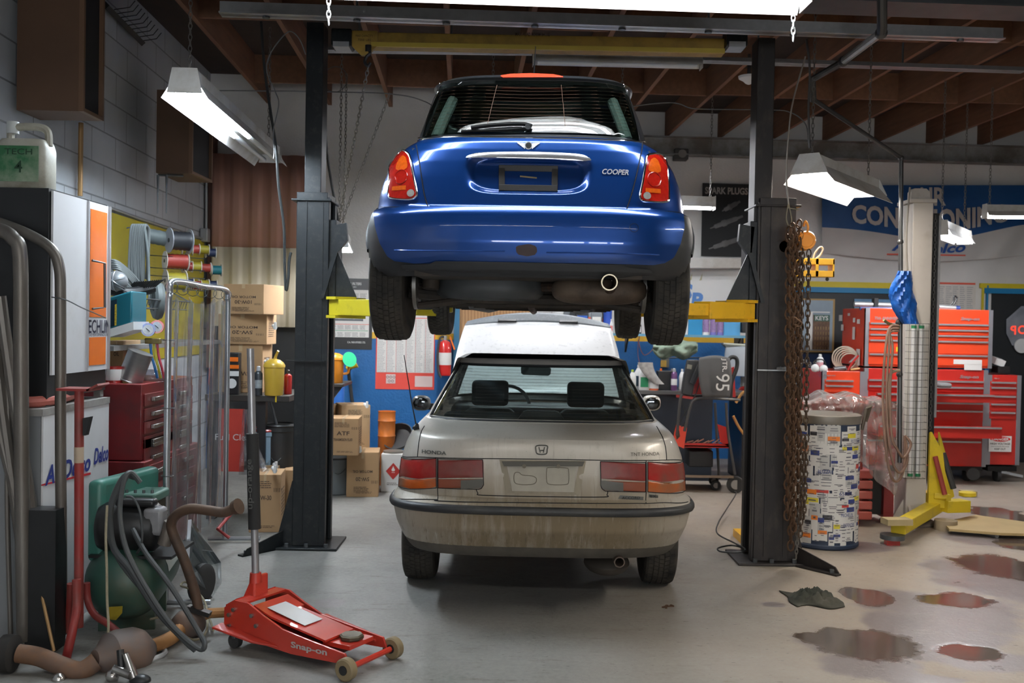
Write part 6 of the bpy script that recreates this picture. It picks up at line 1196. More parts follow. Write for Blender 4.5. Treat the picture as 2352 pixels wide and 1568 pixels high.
# yellow engine crane boom behind the post
ec = thing('engine_crane', 'orange yellow engine crane with its boom showing right of the right lift post', 'crane', (2.0, 7.4, 0)); ycr = mat('crane_yellow', (.80, .43, .015), .4, var=.08, coat=.2)
x0_, x1_ = P(1745, 620, 7.3).x, P(1912, 620, 7.3).x; zt_, zb_ = P(1860, 594, 7.3).z, P(1860, 636, 7.3).z
b = MB(); b.bx(x0_, x1_, 7.25, 7.37, zt_-.045, zt_); b.bx(x0_, x1_, 7.25, 7.37, zb_, zb_+.045); xm = P(1872, 620, 7.3).x; b.bx(xm-.012, xm+.012, 7.25, 7.37, zb_, zt_); b.bx(x1_-.014, x1_, 7.25, 7.37, zb_, zt_); part(b, 'boom', ycr, ec, ang=0, bevel=.003)
b = MB(); text(b, 'AIRCAT', P(1838, 602, 7.24), Xv, Zv, h=.025, w=.17, bold=.01); part(b, 'lettering', ink, ec, ang=0); b = MB(); b.bx(x0_+.0, x0_+.07, 7.25, 7.33, 0, zt_+.05); part(b, 'upright', ycr, ec, ang=0); b = MB(); b.bx(x0_-.05, x0_+.12, 7.20, 7.75, 0, .06); part(b, 'base', ycr, ec, ang=0)
part(MB().tube(spl([P(1868, 594, 7.3), P(1872, 580, 7.3), P(1884, 567, 7.3), P(1890, 572, 7.3), P(1884, 585, 7.3), P(1874, 594, 7.3)], 5), .007, 6), 'rope_loop', mat('rope_pale', (.5, .45, .36), .7), ec); part(MB().sphere(P(1900, 641, 7.3), .014, 8, 6), 'boom_bolt', steel, ec)
cable([P(1688, 1128, 9.6), P(1690, 1135, 9.0), P(1668, 1170, 8.6), P(1650, 1200, 8.1), P(1648, 1225, 7.6), P(1690, 1248, 7.1), P(1712, 1262, 6.95), P(1690, 1268, 6.9), P(1655, 1266, 6.95), P(1650, 1258, 7.0), P(1680, 1252, 7.1), P(1708, 1258, 7.0)], .006, 'black power cord snaking along the floor to the foot of the right lift post')
# ================================================================ back of the shop, left of the cars
def mlinear(name, c1, c2, k, axis=0, rough=.6):
    m = bpy.data.materials.new(name); m.use_nodes = True; nt = m.node_tree; b = nt.nodes['Principled BSDF']; tc = nn(nt, 'ShaderNodeTexCoord'); w = nn(nt, 'ShaderNodeTexWave'); w.bands_direction = 'XYZ'[axis]; w.inputs['Scale'].default_value = k; w.inputs['Distortion'].default_value = 1.5; w.inputs['Detail'].default_value = 3
    nt.links.new(tc.outputs['Object'], w.inputs[0]); nt.links.new(mixc(nt, w.outputs['Fac'], c1, c2), b.inputs['Base Color']); b.inputs['Roughness'].default_value = rough; return m
def corrugated(px0, px1, py0, py1, m, label, d=.25):
    a, b_ = bp(px0, py1, d), bp(px1, py1, d); zt = bp(px0, py0, d).z; r = []; n = 120; L_ = (b_-a).length; X = (b_-a); X.z = 0; X.normalize()
    for z in (a.z, zt): r.append([V((0, 0, z)) + V((a.x, a.y, 0)) + X*(L_*i/n) - RY*(.013*max(-1, min(1, 1.8*math.sin(2*PI*i/n*L_/.20)))) for i in range(n+1)])
    o = MB().grid(r).build('corrugated_panel', m, ang=50, solid=.006); return tag(o, label, 'panel')
corrugated(486, 712, 352, 566, mat('pink_panel', (.46, .25, .19), .5, var=.12, vs=2, stretch=(1, 1, .4)), 'corrugated pink brown panel in the back left corner above the cream one'); corrugated(484, 714, 566, 748, mat('cream_panel', (.80, .71, .53), .45, var=.1, vs=3, stretch=(1, 1, .3)), 'corrugated cream panel in the back left corner below the pink brown one', .26)
sb_ = bp(479, 700, .2); st(MB().obox(V((bp(479, 700, .2).x-.02, bp(479, 700, .2).y, 1.1)), RX*.05, RY*.18, Zv*2.5).build('trim_corner', mat('trim_brown', (.10, .045, .03), .7), ang=0))
poster(674, 686, 366, 384, lambda x, y, d: bp(x, y, d+.24), mat('sw_plate', (.30, .20, .12), .5), 'small square switch plate on the pink brown panel', 'switch_plate', cat='switch')
# black board under the cream panel, lengthened downward as shade under the bench
o = MB().obox(bp(486, 1100, .10), bp(735, 1100, .10)-bp(486, 1100, .10), RY*.03, Zv*(bp(600, 748, .1).z-bp(600, 1100, .1).z)).build('black_board', blk, ang=0); tag(o, 'black board against the back wall behind the cartons and oil jug', 'board')
# steel workbench
YB = 8.0; a, bR = P(470, 915, YB), P(664, 910, YB); zb_ = P(600, 908, YB).z; wbk = thing('workbench', 'dark steel workbench left of the left lift post', 'workbench', (a.x+.4, YB+.4, 0)); bt = mat('bench_steel', (.05, .047, .042), .45, .4, var=.4, vs=6)
b = MB(); b.bx(a.x, bR.x, YB, YB+.8, zb_-.05, zb_); part(b, 'bench_top', bt, wbk, bevel=.004); part(MB().box((P(634, 915, YB).x, YB-.002, zb_-.027), (.012, .004, .05)), 'yellow_tick', yell, wbk, ang=0)
for x in (a.x+.05, P(597, 1000, YB).x, ): b = MB(); b.bx(x-.035, x+.035, YB+.03, YB+.10, 0, zb_-.05); part(b, 'leg', blk, wbk)
b = MB(); b.bx(bR.x-.1, bR.x-.03, YB+.7, YB+.77, 0, zb_-.05); part(b, 'leg', blk, wbk)
# cartons on the bench
zt1 = zb_
cbox(500, 602, 788, 912, 8.28, .33, 'carton at the bottom of the stack on the workbench', 0, ('5W-20',), seed=11, z=zb_, h=.40); 
c3 = cbox(500, 612, 760, 830, 8.26, .33, 'carton in the middle of the stack on the workbench', 0, ('5W-20', 'MOTOR OIL'), seed=12, z=zb_+.402, h=.25, spout=(610, 830)); cbox(512, 614, 692, 758, 8.24, .35, 'carton on top of the stack on the workbench, showing its pale side', -.25, ('10W-30', 'MOTOR OIL'), seed=13, z=zb_+.654, h=.245, spout=(628, 748), m=card)
c = P(536, 908, 8.02); c.z = zb_; ol = thing('oil_tin', 'black and orange printed tin at the screen end of the workbench', 'can', c); part(MB().box(c + V((-.02, .06, .17)), (.11, .08, .34)), 'tin_body', blk, ol, bevel=.006); b = MB(); f = c + V((-.02, .0185, 0)); b.box(f + Zv*.17, (.112, .003, .04)); part(b, 'white_band', white_p, ol, ang=0); b = MB(); b.box(f + Zv*.285 + V((0, -.001, 0)), (.10, .003, .035)); b.box(f + Zv*.225 + V((0, -.001, 0)), (.111, .003, .03)); part(b, 'orange_band', orng, ol, ang=0); part(MB().cyl(f + Zv*.09, f + Zv*.09 - Yv*.004, .04, n=20), 'disc_print', white_p, ol)
bottle(593, 911, 8.02, .235, .066, mat('spray_dark', (.06, .07, .08), .3, .5, var=.5, vs=20), mat('cap_grey', (.4, .42, .44), .4), 'grey aerosol can on the workbench beside the yellow jug', mat('spray_lbl', (.25, .28, .3), .4, var=.6, vs=40), 'spray_can', kind='spray', cat='can', z=zb_)
def oiljug(px, py, Y, h, r0, m, label, z=None, handle=1):
    c = P(px, py, Y)
    if z is not None: c.z = z
    r = thing('oil_measure', label, 'jug', c); j = part(MB().lathe([(r0*.84, 0), (r0*.9, h*.02), (r0*1.0, h*.62), (r0*1.06, h*.63), (r0*1.06, h*.68), (r0*.9, h*.74), (r0*.55, h*.80), (r0*.2, h*.82)], c, 32), 'jug_body', m, r, ang=50)
    part(MB().tube(spl([c + Zv*h*.76, c + V((-.012*handle, 0, h*.88)), c + V((-.035*handle, -.02, h*1.0))], 5), [.020, .018, .015, .013, .012, .011, .011, .010, .010, .010, .010][:11], 10), 'spout', m, r)
    part(MB().tube(spl([c + V((r0*.95*handle, 0, h*.55)), c + V((r0*1.4*handle, 0, h*.56)), c + V((r0*1.4*handle, 0, h*.30)), c + V((r0*.95*handle, 0, h*.25))], 6), .012, 8), 'handle', m, r) if handle > 0 else None; return r
amj = mat('amber_plastic', (.60, .40, .05), .3, var=.3, vs=5, coat=.3); orj = mat('orange_plastic', (.62, .22, .015), .3, var=.25, vs=6, coat=.3)
oiljug(629, 905, 8.05, .36, .082, amj, 'translucent yellow oil measuring jug on the workbench', zb_, -1)
bottle(661, 905, 8.2, .20, .065, red_p, blk, 'red bottle with a black cap partly behind the left lift post', red_p, 'additive_bottle', kind='spray', z=zb_+0)
# under the bench
for px, py, m_, l_, r_ in ((616, 1078, mat('pail_blue', (.20, .30, .38), .5), 'pale blue pail with a red rim under the workbench', .14), (642, 1075, mat('pail_black', (.02, .02, .02), .5), 'black pail under the workbench against the left lift post', .14)):
    c = P(px, py, 8.2); c.z = 0; pl_ = thing('pail', l_, 'bucket', c); hh = P(px, 985 if px < 630 else 975, 8.2).z; part(MB().lathe([(r_*.85, 0), (r_, hh*.93), (r_*1.05, hh*.94), (r_*1.05, hh)], c, 28), 'pail_body', m_, pl_); part(MB().torus(c + Zv*hh, Zv, r_*1.02, .012, 28, 6), 'rim', red_p if px < 630 else blk, pl_); part(MB().tube(spl([c + V((-r_, 0, hh*.9)), c + V((0, -r_*1.05, hh*.62)), c + V((r_, 0, hh*.9))], 6), .003, 5), 'bail', steel, pl_)
    if px > 630: part(MB().cyl(c + V((-.03, 0, hh)), c + V((-.10, 0, hh+.26)), .012, n=8), 'tool_handle', steel, pl_)
r, a_, xd, h_, n_ = poster(500, 560, 938, 1082, lambda x, y, d: P(x, y, 7.9 - d), mat('red_banner', (.50, .05, .035), .5, var=.12), 'red banner with white words hung below the workbench edge', 'banner', cat='banner'); b = MB(); text(b, 'Fuel Clear', a_ + xd*.62 + Zv*h_*.55 + n_*.004, xd, Zv, h=.05, w=.30, lift=0.001); part(b, 'lettering', white_p, r, ang=0)
rows = [];  
for j in range(16):
    t = j/15; row = []
    for i in range(16):
        u = i/15; px = 558 + (12+62*t**1.3)*u - 10*t; p = P(px, 940 + 150*t, 7.75 + .04*math.sin(u*17+t*4) + .03*math.sin(t*13+u*5)); row.append(p)
    rows.append(row)
tag(MB().grid(rows).build('plastic_sheet', glassmat('clear_sheet', (.75, .77, .80), .10, .05, (.5, .5, .52), .22), ang=80), 'clear plastic sheet draped from the workbench over the cartons behind the jack handle', 'plastic sheet')
b1 = cbox(571, 642, 1086, 1219, 7.55, .33, 'upright carton on the floor left of the left lift post', .12, ('5W-30',), flip=False, seed=21, z=0, m=card, spout=(627, 1074)); cbox(645, 700, 1085, 1200, 7.95, .30, 'carton partly behind the left lift post with its flap raised', 0, (), seed=22, z=0, h=.42); cbox(575, 640, 1070, 1160, 8.05, .3, 'carton just behind the upright one beside the left lift post', 0, (), seed=23, z=0, h=.44, spout=(630, 1066))
rb = MB().tube([P(527, 1235, 6.6), P(500, 1215, 6.6), P(548, 1160, 6.9)], .012, 8); tag(rb.build('red_frame_bar', mat('bar_red', (.25, .02, .02), .5)), 'dark red bar on the floor below the plastic screen', 'bar')
# to the right of the left post: shelf with jug and funnel
Y5 = 9.2; sh = thing('bench_shelf', 'dark steel shelf right of the left lift post carrying the orange jug', 'shelf', P(770, 885, Y5)); zsh = P(770, 881, Y5).z; b = MB(); b.bx(P(690, 880, Y5).x, P(789, 880, Y5).x, Y5, Y5+.5, zsh-.03, zsh); part(b, 'shelf_board', bt, sh, bevel=.004); b = MB(); b.prism([(P(786, 880, Y5).x, Y5+.02, zsh-.03), (P(760, 880, Y5).x, Y5+.02, zsh-.03), (P(762, 880, Y5).x, Y5+.02, zsh-.16)], (0, .02, 0)); part(b, 'bracket', blk, sh, ang=0)
b = MB(); b.bx(P(700, 880, Y5).x, P(712, 880, Y5).x, Y5+.3, Y5+.5, 0, zsh-.03); part(b, 'support', blk, sh)
oiljug(765, 880, Y5+.12, .345, .10, orj, 'orange oil measuring jug on the shelf right of the left lift post', zsh)
fn = thing('funnel', 'green funnel lying on its side behind the orange jug', 'funnel', P(803, 825, Y5+.15)); c = P(803, 825, Y5+.1); part(MB().lathe([(.072, 0), (.07, .005), (.03, .08), (.012, .10), (.010, .16), (.008, .16), (.010, .1), (.027, .08), (.066, .008)], c, 28, ax=(-.55, .75, -.25)), 'funnel_cone', mat('funnel_green', (.03, .42, .20), .35, coat=.3), fn)
fh = thing('funnel_hose', 'black rubber hose hanging down the blue wall from a yellow funnel', 'hose', bp(808, 930)); part(MB().tube(spl([bp(818, 838, .25), bp(802, 850, .22), bp(804, 880, .15), bp(810, 930, .12)], 6), .018, 8), 'hose', blkr, fh); part(MB().cyl(bp(796, 846, .3), bp(818, 834, .3), .02, .05, 12), 'funnel_end', yell, fh)
cc = P(765, 1000, 9.8); dr = thing('plastic_drum', 'blue plastic drum behind the left lift post', 'drum', V((cc.x, 10.0, 0))); zt_ = P(765, 884, 9.8).z; b = MB(); x0_, x1_ = P(728, 900, 9.9).x, P(787, 900, 9.9).x; rr = (x1_-x0_)/2; part(MB().lathe([(rr*.95, 0), (rr, .03), (rr, zt_*.33), (rr*1.03, zt_*.35), (rr, zt_*.37), (rr, zt_*.66), (rr*1.03, zt_*.68), (rr, zt_*.7), (rr, zt_-.04), (rr*.9, zt_)], V(((x0_+x1_)/2, 10.0, 0)), 32), 'drum_body', mat('drum_blue', (.02, .12, .42), .4, var=.15), dr)
# floor pile of cartons
G0 = lambda px, Y: P(px, 1000, Y).x
cbox(795, 868, 1040, 1143, 9.15, .36, 'upside down carton on the floor, lowest in the pile right of the left lift post', .10, ('5W-20', 'MOTOR OIL'), seed=31, z=0, spout=(822, 1030)); hA = P(830, 1040, 9.15).z
c_ = V((P(768, 1130, 9.3).x, 9.35, 0)); gp = thing('metal_pail', 'grey metal pail on the floor between the left lift post and the cartons', 'bucket', c_); hp_ = P(768, 1052, 9.3).z; part(MB().lathe([(.13, 0), (.14, .01), (.145, hp_*.9), (.15, hp_)], c_, 28), 'pail_body', mat('pail_grey', (.17, .19, .20), .5, .2, var=.2), gp); part(MB().torus(c_ + Zv*hp_, Zv, .148, .008, 28, 6), 'rim', steel, gp); part(MB().tube(spl([c_ + V((-.14, -.02, hp_*.9)), c_ + V((.05, -.15, hp_*.6)), c_ + V((.14, -.02, hp_*.9))], 6), .003, 5), 'bail', steel, gp)
cbox(752, 822, 958, 1043, 8.95, .34, 'tilted carton marked ATF balancing on the pail and the lowest carton', .06, ('ATF', 'TRANSMISSION FLUID'), flip=False, seed=32, z=hA+.0, spout=None)
cbox(783, 850, 936, 1035, 9.45, .33, 'pale carton standing behind the ATF one against the blue wall', .35, ('OIL',), flip=False, m=card2, seed=33, z=hA, spout=(838, 928)); cbox(722, 762, 946, 1043, 9.45, .30, 'carton mostly hidden between the left lift post and the ATF one', 0, (), seed=34, z=hA, m=card2)
ob = V((P(883, 1030, 9.75).x, 9.9, 0)); od = thing('steel_drum', 'small rusty orange steel drum against the blue wall behind the white can', 'drum', ob); z0, z1 = P(883, 1036, 9.7).z, P(883, 948, 9.7).z; r_ = .085; part(MB().lathe([(r_, 0), (r_, z0+.12), (r_*1.06, z0+.13), (r_, z0+.14), (r_, z0+.27), (r_*1.07, z0+.28), (r_, z0+.29), (r_, z1-.01), (r_*1.05, z1), (r_*.96, z1), (r_*.95, z1-.05)], ob, 32), 'drum_body', mat('drum_orange', (.55, .15, .02), .5, var=.2, dirt=(.25, .10, .04), da=.2, ds=6), od)
wj = thing('solvent_can', 'white square can with a red flammable diamond beside the silver car', 'can', G(900, 1128)); c = P(900, 1130, 9.45); c.z = 0; hh = P(900, 1042, 9.45).z; part(MB().box(c + V((0, .1, hh/2)), (.215, .2, hh)), 'can_body', mat('can_white', (.66, .66, .64), .35, var=.06), wj, bevel=.006); part(MB().cyl(c + V((0, .1, hh)), c + V((0, .1, hh+.02)), .10, n=28), 'lid', mat('lid_metal', (.38, .36, .32), .35, .7), wj); b = MB(); b.prism([c + V((.01+dx, -.0015, hh*.55+dz)) for dx, dz in ((-.07, 0), (0, -.08), (.07, 0), (0, .08))], (0, -.001, 0)); dm_ = part(b, 'red_diamond', red_p, wj, ang=0)
b = MB(); b.prism([c + V((.01+dx, -.003, hh*.55+dz)) for dx, dz in ((-.018, .012), (-.01, -.0), (.01, -.0), (.018, .012), (.008, .03), (0, .05), (-.008, .03))], (0, -.0008, 0)); b.box(c + V((.01, -.0034, hh*.55-.012)), (.03, .0008, .004)); part(b, 'flame_symbol', white_p, dm_, ang=0); b = MB(); fakelines(b, c + V((.01, -.0015, hh*.22)), Xv, Zv, .12, .03, 2, 4); part(b, 'label_print', ink, wj, ang=0)
dpn = thing('drain_pan', 'black drain pan propped against the blue wall beside the silver car', 'pan', P(925, 1020, 9.9)); c = P(918, 1010, 9.9); part(MB().lathe([(.03, 0), (.13, .005), (.16, .07), (.15, .07), (.12, .015), (.03, .01)], c, 24, ax=(-.3, -.8, .75)), 'pan_body', blk, dpn, ang=50)
# posters on the back wall
r, a_, xd, h_, n_ = poster(750, 854, 638, 801, bp, blk, 'cabin air filter chart with a black border left of the raised wheel'); L_ = xd.length; xu = xd/L_
def on(u, v, lift=.004): return a_ + xd*u + Zv*h_*v + n_*lift
b = MB(); b.slab(on(.03, .17), on(.93, .17), on(.93, .84), on(.03, .84), n_*.001); part(b, 'chart_paper', paper, r, ang=0); b = MB(); text(b, 'CABIN AIR FILTERS', on(.5, .925, .005), xu, Zv, h=.028, w=L_*.5, bold=.02); text(b, 'C.A. INDUSTRIES LTD.', on(.66, .10, .005), xu, Zv, h=.02, w=L_*.4, bold=.01); fakelines(b, on(.5, .88, .003), xu, Zv, L_*.5, .016, 1, 8); part(b, 'lettering', white_p, r, ang=0)
b = MB(); 
for v in (.70, .58, .26): b.slab(on(.05, v, .0055), on(.91, v, .0055), on(.91, v+.008, .0055), on(.05, v+.008, .0055), n_*.0005)
part(b, 'green_rules', mat('rule_green', (.10, .35, .2), .6), r, ang=0); b = MB()
for v, s_ in ((.76, 1), (.64, 2), (.52, 3), (.31, 4), (.21, 5)): fakelines(b, on(.48, v, .004), xu, Zv, L_*.82, .05, 4, s_, cols=5)
b.slab(on(.08, .40, .0055), on(.80, .40, .0055), on(.80, .43, .0055), on(.08, .43, .0055), n_*.0005)
car_ = [(.14, .455), (.16, .49), (.26, .50), (.33, .53), (.50, .53), (.58, .50), (.70, .495), (.72, .455)]; b.prism([on(u, v, .0055) for u, v in car_], n_*.0004); part(b, 'chart_print', mat('ink_grey', (.12, .13, .14), .7), r, ang=0)
b = MB(); 
for u in (.27, .60): b.cyl(on(u, .455, .006), on(u, .455, .0068), .022, n=18)
part(b, 'wheel_print', paper, r, ang=0); b = MB(); b.slab(on(.03, .35, .0055), on(.93, .35, .0055), on(.93, .357, .0055), on(.03, .357, .0055), n_*.0005); part(b, 'red_rules', mat('rule_red', (.7, .1, .06), .6), r, ang=0)
r, a_, xd, h_, n_ = poster(862, 997, 728, 893, bp, mat('poster_red', (.72, .07, .05), .6), 'white specification chart with a red lower band on the blue wall'); L_ = xd.length; xu = xd/L_
b = MB(); b.slab(on(.02, .235), on(.985, .235), on(.985, .99), on(.02, .99), n_*.001); part(b, 'chart_paper', paper, r, ang=0); b = MB(); fakelines(b, on(.5, .61, .005), xu, Zv, L_*.94, h_*.74, 34, 9, cols=6, fill=.7, th=.30); part(b, 'chart_print', mat('ink_pale', (.36, .37, .38), .8), r, ang=0)
b = MB(); 
for u in (.18, .34, .51, .67, .84): b.slab(on(u, .24, .0055), on(u+.005, .24, .0055), on(u+.005, .98, .0055), on(u, .98, .0055), n_*.0003)
part(b, 'red_rules', mat('rule_red', (.7, .1, .06)), r, ang=0); b = MB(); b.slab(on(.18, .08, .0055), on(.34, .08, .0055), on(.34, .21, .0055), on(.18, .21, .0055), n_*.0004); b.slab(on(.67, .04, .0055), on(.97, .04, .0055), on(.97, .19, .0055), on(.67, .19, .0055), n_*.0004); wbx = part(b, 'white_boxes', mat('pinkish', (.70, .55, .53), .7), r, ang=0)
b = MB(); 
for u, v in ((.205, .17), (.26, .17), (.315, .17), (.235, .115), (.29, .115)): b.torus(on(u, v, .007), n_, .012, .002, 14, 4)
part(b, 'lug_patterns', ink, wbx)
# fire extinguisher
c = bp(1021, 858, .12); fe = thing('fire_extinguisher', 'red fire extinguisher hanging on the wall beside the wood panel', 'fire extinguisher', c); ht = bp(1021, 785, .12).z - c.z; r_ = .070; part(MB().lathe([(r_*.9, -.02), (r_, 0), (r_, ht*.9), (r_*.8, ht*1.0), (r_*.3, ht*1.06)], c, 28), 'cylinder', mat('ext_red', (.55, .02, .02), .25, coat=.6, var=.08), fe); part(MB().lathe([(r_*1.01, ht*.28), (r_*1.015, ht*.285), (r_*1.015, ht*.66), (r_*1.01, ht*.665)], c, 28), 'label', paper, fe); part(MB().cyl(c + Zv*ht*1.05, c + Zv*(ht*1.05+.05), .022, n=12), 'valve', galv, fe)
part(MB().tube(spl([c + Zv*(ht+.05), c + V((-.05, -.03, ht+.04)), c + V((-.075, -.05, ht*.6)), c + V((-.06, -.07, ht*.1)), c + V((-.03, -.08, -.04))], 6), .012, 8), 'discharge_hose', blkr, fe); part(MB().box(c + V((.01, -.02, ht+.10)), (.09, .03, .014), Euler((0, -.25, 0))), 'lever', galv, fe, ang=0); b = MB(); b.prism([c + V((.05, -.06, ht+.05)), c + V((.10, -.05, ht*.75)), c + V((.115, -.05, ht*.78)), c + V((.06, -.06, ht+.07))], (0, .003, 0)); part(b, 'orange_tag', orng, fe, ang=0)
st(MB().obox(onplane(1040, 900, room(0, yb - .02), RY), RX*.06, RY*.3, Zv*1.5).build('trim_jamb', mat('jamb_blue', (.03, .14, .25), .5), ang=0))
# ================================================================ back wall behind and right of the cars
YW = 10.9
wd = mlinear('wood_grain_panel', (.42, .24, .11), (.27, .14, .06), 9, 0)
o = MB(); a = P(1054, 780, YW); o.bx(P(1054, 700, YW).x, P(1134, 700, YW).x, YW, YW+.35, .0, 2.05); o.bx(P(1135, 700, YW).x, P(1222, 700, YW).x, YW, YW+.35, .0, 2.05); tag(o.build('wood_cabinet', wd, ang=0), 'tall wood grain cabinet behind the raised white hood', 'cabinet')
# blue shelf with bottles
zs = P(1560, 768, 11.3).z; sh = thing('wall_shelf', 'long pale blue shelf of bottles and boxes on the back wall behind the cars', 'shelf', (1.5, 11.5, zs)); sbl = mat('shelf_blue', (.12, .30, .42), .5, var=.1); x0_, x1_ = P(1230, 768, 11.3).x, P(1722, 768, 11.3).x; b = MB(); b.bx(x0_, x1_, 11.3, 11.62, zs-.028, zs); part(b, 'shelf_board', sbl, sh, ang=0)
for px in (1260, 1440, 1696): x = P(px, 768, 11.4).x; b = MB(); b.prism([(x, 11.34, zs-.028), (x, 11.62, zs-.028), (x, 11.62, zs-.22), (x, 11.60, zs-.22)], (.02, 0, 0)); part(b, 'bracket', blk, sh, ang=0)
for px in (1238, 1716): x = P(px, 768, 11.4).x; b = MB(); b.bx(x-.01, x+.01, 11.60, 12.0, zs-.18, zs-.028); part(b, 'bracket', blk, sh, ang=0)
bg = mat('bottle_grey', (.17, .19, .21), .4, var=.1); bk_ = mat('bottle_black', (.022, .024, .027), .35, var=.1); gc = 'bottles on the blue shelf'
bottle(1279, 765, 11.38, .33, .14, mat('tin_dark', (.05, .05, .05), .5), blk, 'dark carton with white label, first on the blue shelf right of the wood cabinet', white_p, group=gc, z=zs, kind='can')
bottle(1318, 765, 11.38, .35, .11, bk_, blk, 'black bottle with a pointed cap on the blue shelf, leftmost of the dark bottles', None, group=gc, z=zs); bottle(1302, 765, 11.45, .35, .09, bg, bk_, 'dark grey bottle behind the pointed black one on the blue shelf', None, group=gc, z=zs)
bottle(1336, 765, 11.36, .36, .16, bk_, blk, 'black jug with a blue label on the blue shelf above the hood', mat('lbl_blue', (.02, .10, .45), .5), group=gc, z=zs); bottle(1347, 765, 11.36, .33, .12, bg, mat('cap_red', (.65, .05, .03), .4), 'grey bottle with a red cap on the blue shelf', mat('lbl_red', (.6, .1, .06), .5), group=gc, z=zs)
bottle(1369, 765, 11.35, .34, .135, bg, bg, 'grey bottle with a black and white label on the blue shelf', paper, group=gc, z=zs); bottle(1383, 765, 11.42, .31, .10, bk_, red_p, 'black bottle showing behind the last grey one on the blue shelf', red_p, group=gc, z=zs)
bottle(1395, 765, 11.36, .28, .10, mat('bottle_blue', (.03, .09, .45), .4), blk, 'tall blue carton at the right end of the dark bottles', None, group=gc, z=zs, kind='can'); bottle(1403, 765, 11.33, .16, .05, white_p, white_p, 'small white bottle with a red label beside the tall blue carton', red_p, group=gc, z=zs); bottle(1467, 765, 11.36, .15, .06, blk, white_p, 'small dark bottle between the two raised right wheels', white_p, group=gc, z=zs)
for (p0, p1, h, m_, l_) in ((1566, 1580, .20, white_p, 'white carton on the blue shelf right of the raised wheel'), (1581, 1613, .21, mat('box_blue', (.02, .26, .52), .5), 'strong blue box on the blue shelf under the yellow arm'), (1662, 1700, .21, mat('box_sky', (.10, .38, .68), .5), 'sky blue box on the blue shelf under the yellow arm end')):
    x0_, x1_ = P(p0, 765, 11.34).x, P(p1, 765, 11.34).x; b = MB(); b.bx(x0_, x1_, 11.34, 11.56, zs, zs+h); tag(b.build('shelf_box', m_, ang=0), l_, 'box', 'boxes on the blue shelf')
for px, m_, l_ in ((1621, white_p, 'white tin with red print on the blue shelf'), (1638, mat('tin_violet', (.13, .12, .42), .4, var=.5, vs=30), 'violet tin on the blue shelf, left of two'), (1654, mat('tin_violet', (.13, .12, .42)), 'violet tin on the blue shelf, right of two')): bottle(px, 765, 11.35, .22, .075, m_, white_p, l_, mat('tin_lbl', (.30, .20, .40), .5, var=.7, vs=40), 'oil_tin', kind='can', cat='can', z=zs, group='tins on the blue shelf')
tag(MB().box(P(1709, 752, 11.35) + V((0, 0, 0)), (.07, .12, .12)).build('black_clock', blk, bevel=.01), 'small dark framed box at the right end of the blue shelf', 'box')
# white board with blue letters, ledge, window frame above
r, a_, xd, h_, n_ = poster(1560, 1697, 617, 742, bq, mat('board_white', (.80, .80, .78), .3, var=.03, coat=.3), 'white sign board with big slanted blue letters behind the right wheel', 'sign_board', cat='sign'); L_ = xd.length; xu = xd/L_
b = MB(); text(b, 'S', on(.12, .58), xu, Zv, h=.20, bold=.05, shear=.1); text(b, 'P', on(.29, .42), xu, Zv, h=.20, bold=.05, shear=.1); text(b, 'U', on(.47, .22), xu, Zv, h=.22, bold=.05, shear=.1); b.slab(on(.0, .55), on(.13, .55), on(.13, .78), on(.0, .78), n_*.001); part(b, 'lettering', mat('letter_blue', (.10, .26, .62), .4), r, ang=0)
b = MB(); 
for u in (.17, .34): b.prism([on(u-.02, .79), on(u+.02, .80), on(u+.03, .93)], n_*.001)
part(b, 'spark_print', mat('spark_tan', (.5, .48, .3), .6), r, ang=0)
b = MB(); a_ = bq(1555, 615, .30); bb = bq(1728, 615, .30); b.obox(a_, (bb-a_), RY*.28, Zv*(bq(1600, 590, .3).z - bq(1600, 612, .3).z)); st(b.build('trim_ledge', mat('ledge_white', (.62, .60, .56), .5, dirt=(.3, .26, .2), da=.1), ang=0))
r, a_, xd, h_, n_ = poster(1610, 1730, 420, 588, lambda x, y, d: bq(x, y, d+.03), mat('poster_black', (.018, .02, .022), .35, var=.6, vs=2), 'black spark plug poster on the back wall left of the right lift post'); L_ = xd.length; xu = xd/L_
b = MB(); text(b, 'SPARK PLUGS', on(.46, .90), xu, Zv, h=.085, w=L_*.82, bold=.03); part(b, 'lettering', mat('letter_grey', (.42, .40, .37), .5), r, ang=0)
for (u, v, u1, v1) in ((.38, .62, .72, .76), (.16, .38, .78, .56), (.14, .10, .86, .28)):
    A_, B_ = on(u, v, .012), on(u1, v1, .012); d = B_-A_; b = MB(); b.lathe([(.008, 0), (.010, d.length*.12), (.026, d.length*.14), (.028, d.length*.36), (.040, d.length*.37), (.040, d.length*.48), (.030, d.length*.5), (.028, d.length*.80), (.016, d.length*.84), (.014, d.length)], A_, 12, ax=d); b.v = [p + n_*(-(p-A_).dot(n_)*.88) for p in b.v]; part(b, 'plug_picture', mat('plug_grey', (.11, .11, .11), .4, var=.7, vs=12), r)
hr = thing('horn_speaker', 'small dark square speaker high on the back wall above the right tail lamp', 'speaker', bq(1563, 366)); b = MB(); c = bq(1563, 356, .14); b.box(c, (.17, .16, .13)); part(b, 'speaker_case', mat('spk', (.05, .048, .045), .6), hr, bevel=.01); part(MB().lathe([(.02, 0), (.05, .03)], c - RY*.08, 14, ax=-RY), 'speaker_cone', mat('cone_grey', (.22, .21, .2), .6), hr)
sd2 = thing('ceiling_detector', 'white round detector under a joist just left of the right lift post', 'detector', P(1718, 190, 8.5)); part(MB().lathe([(.09, .04), (.085, .02), (.05, .0), (.03, -.02), (.01, -.03)], P(1720, 186, 8.5), 20), 'detector_head', white_p, sd2); part(MB().cyl(P(1720, 180, 8.5), V((P(1720, 180, 8.5).x, 8.5, 3.95)), .015, n=8), 'stem', steel, sd2)
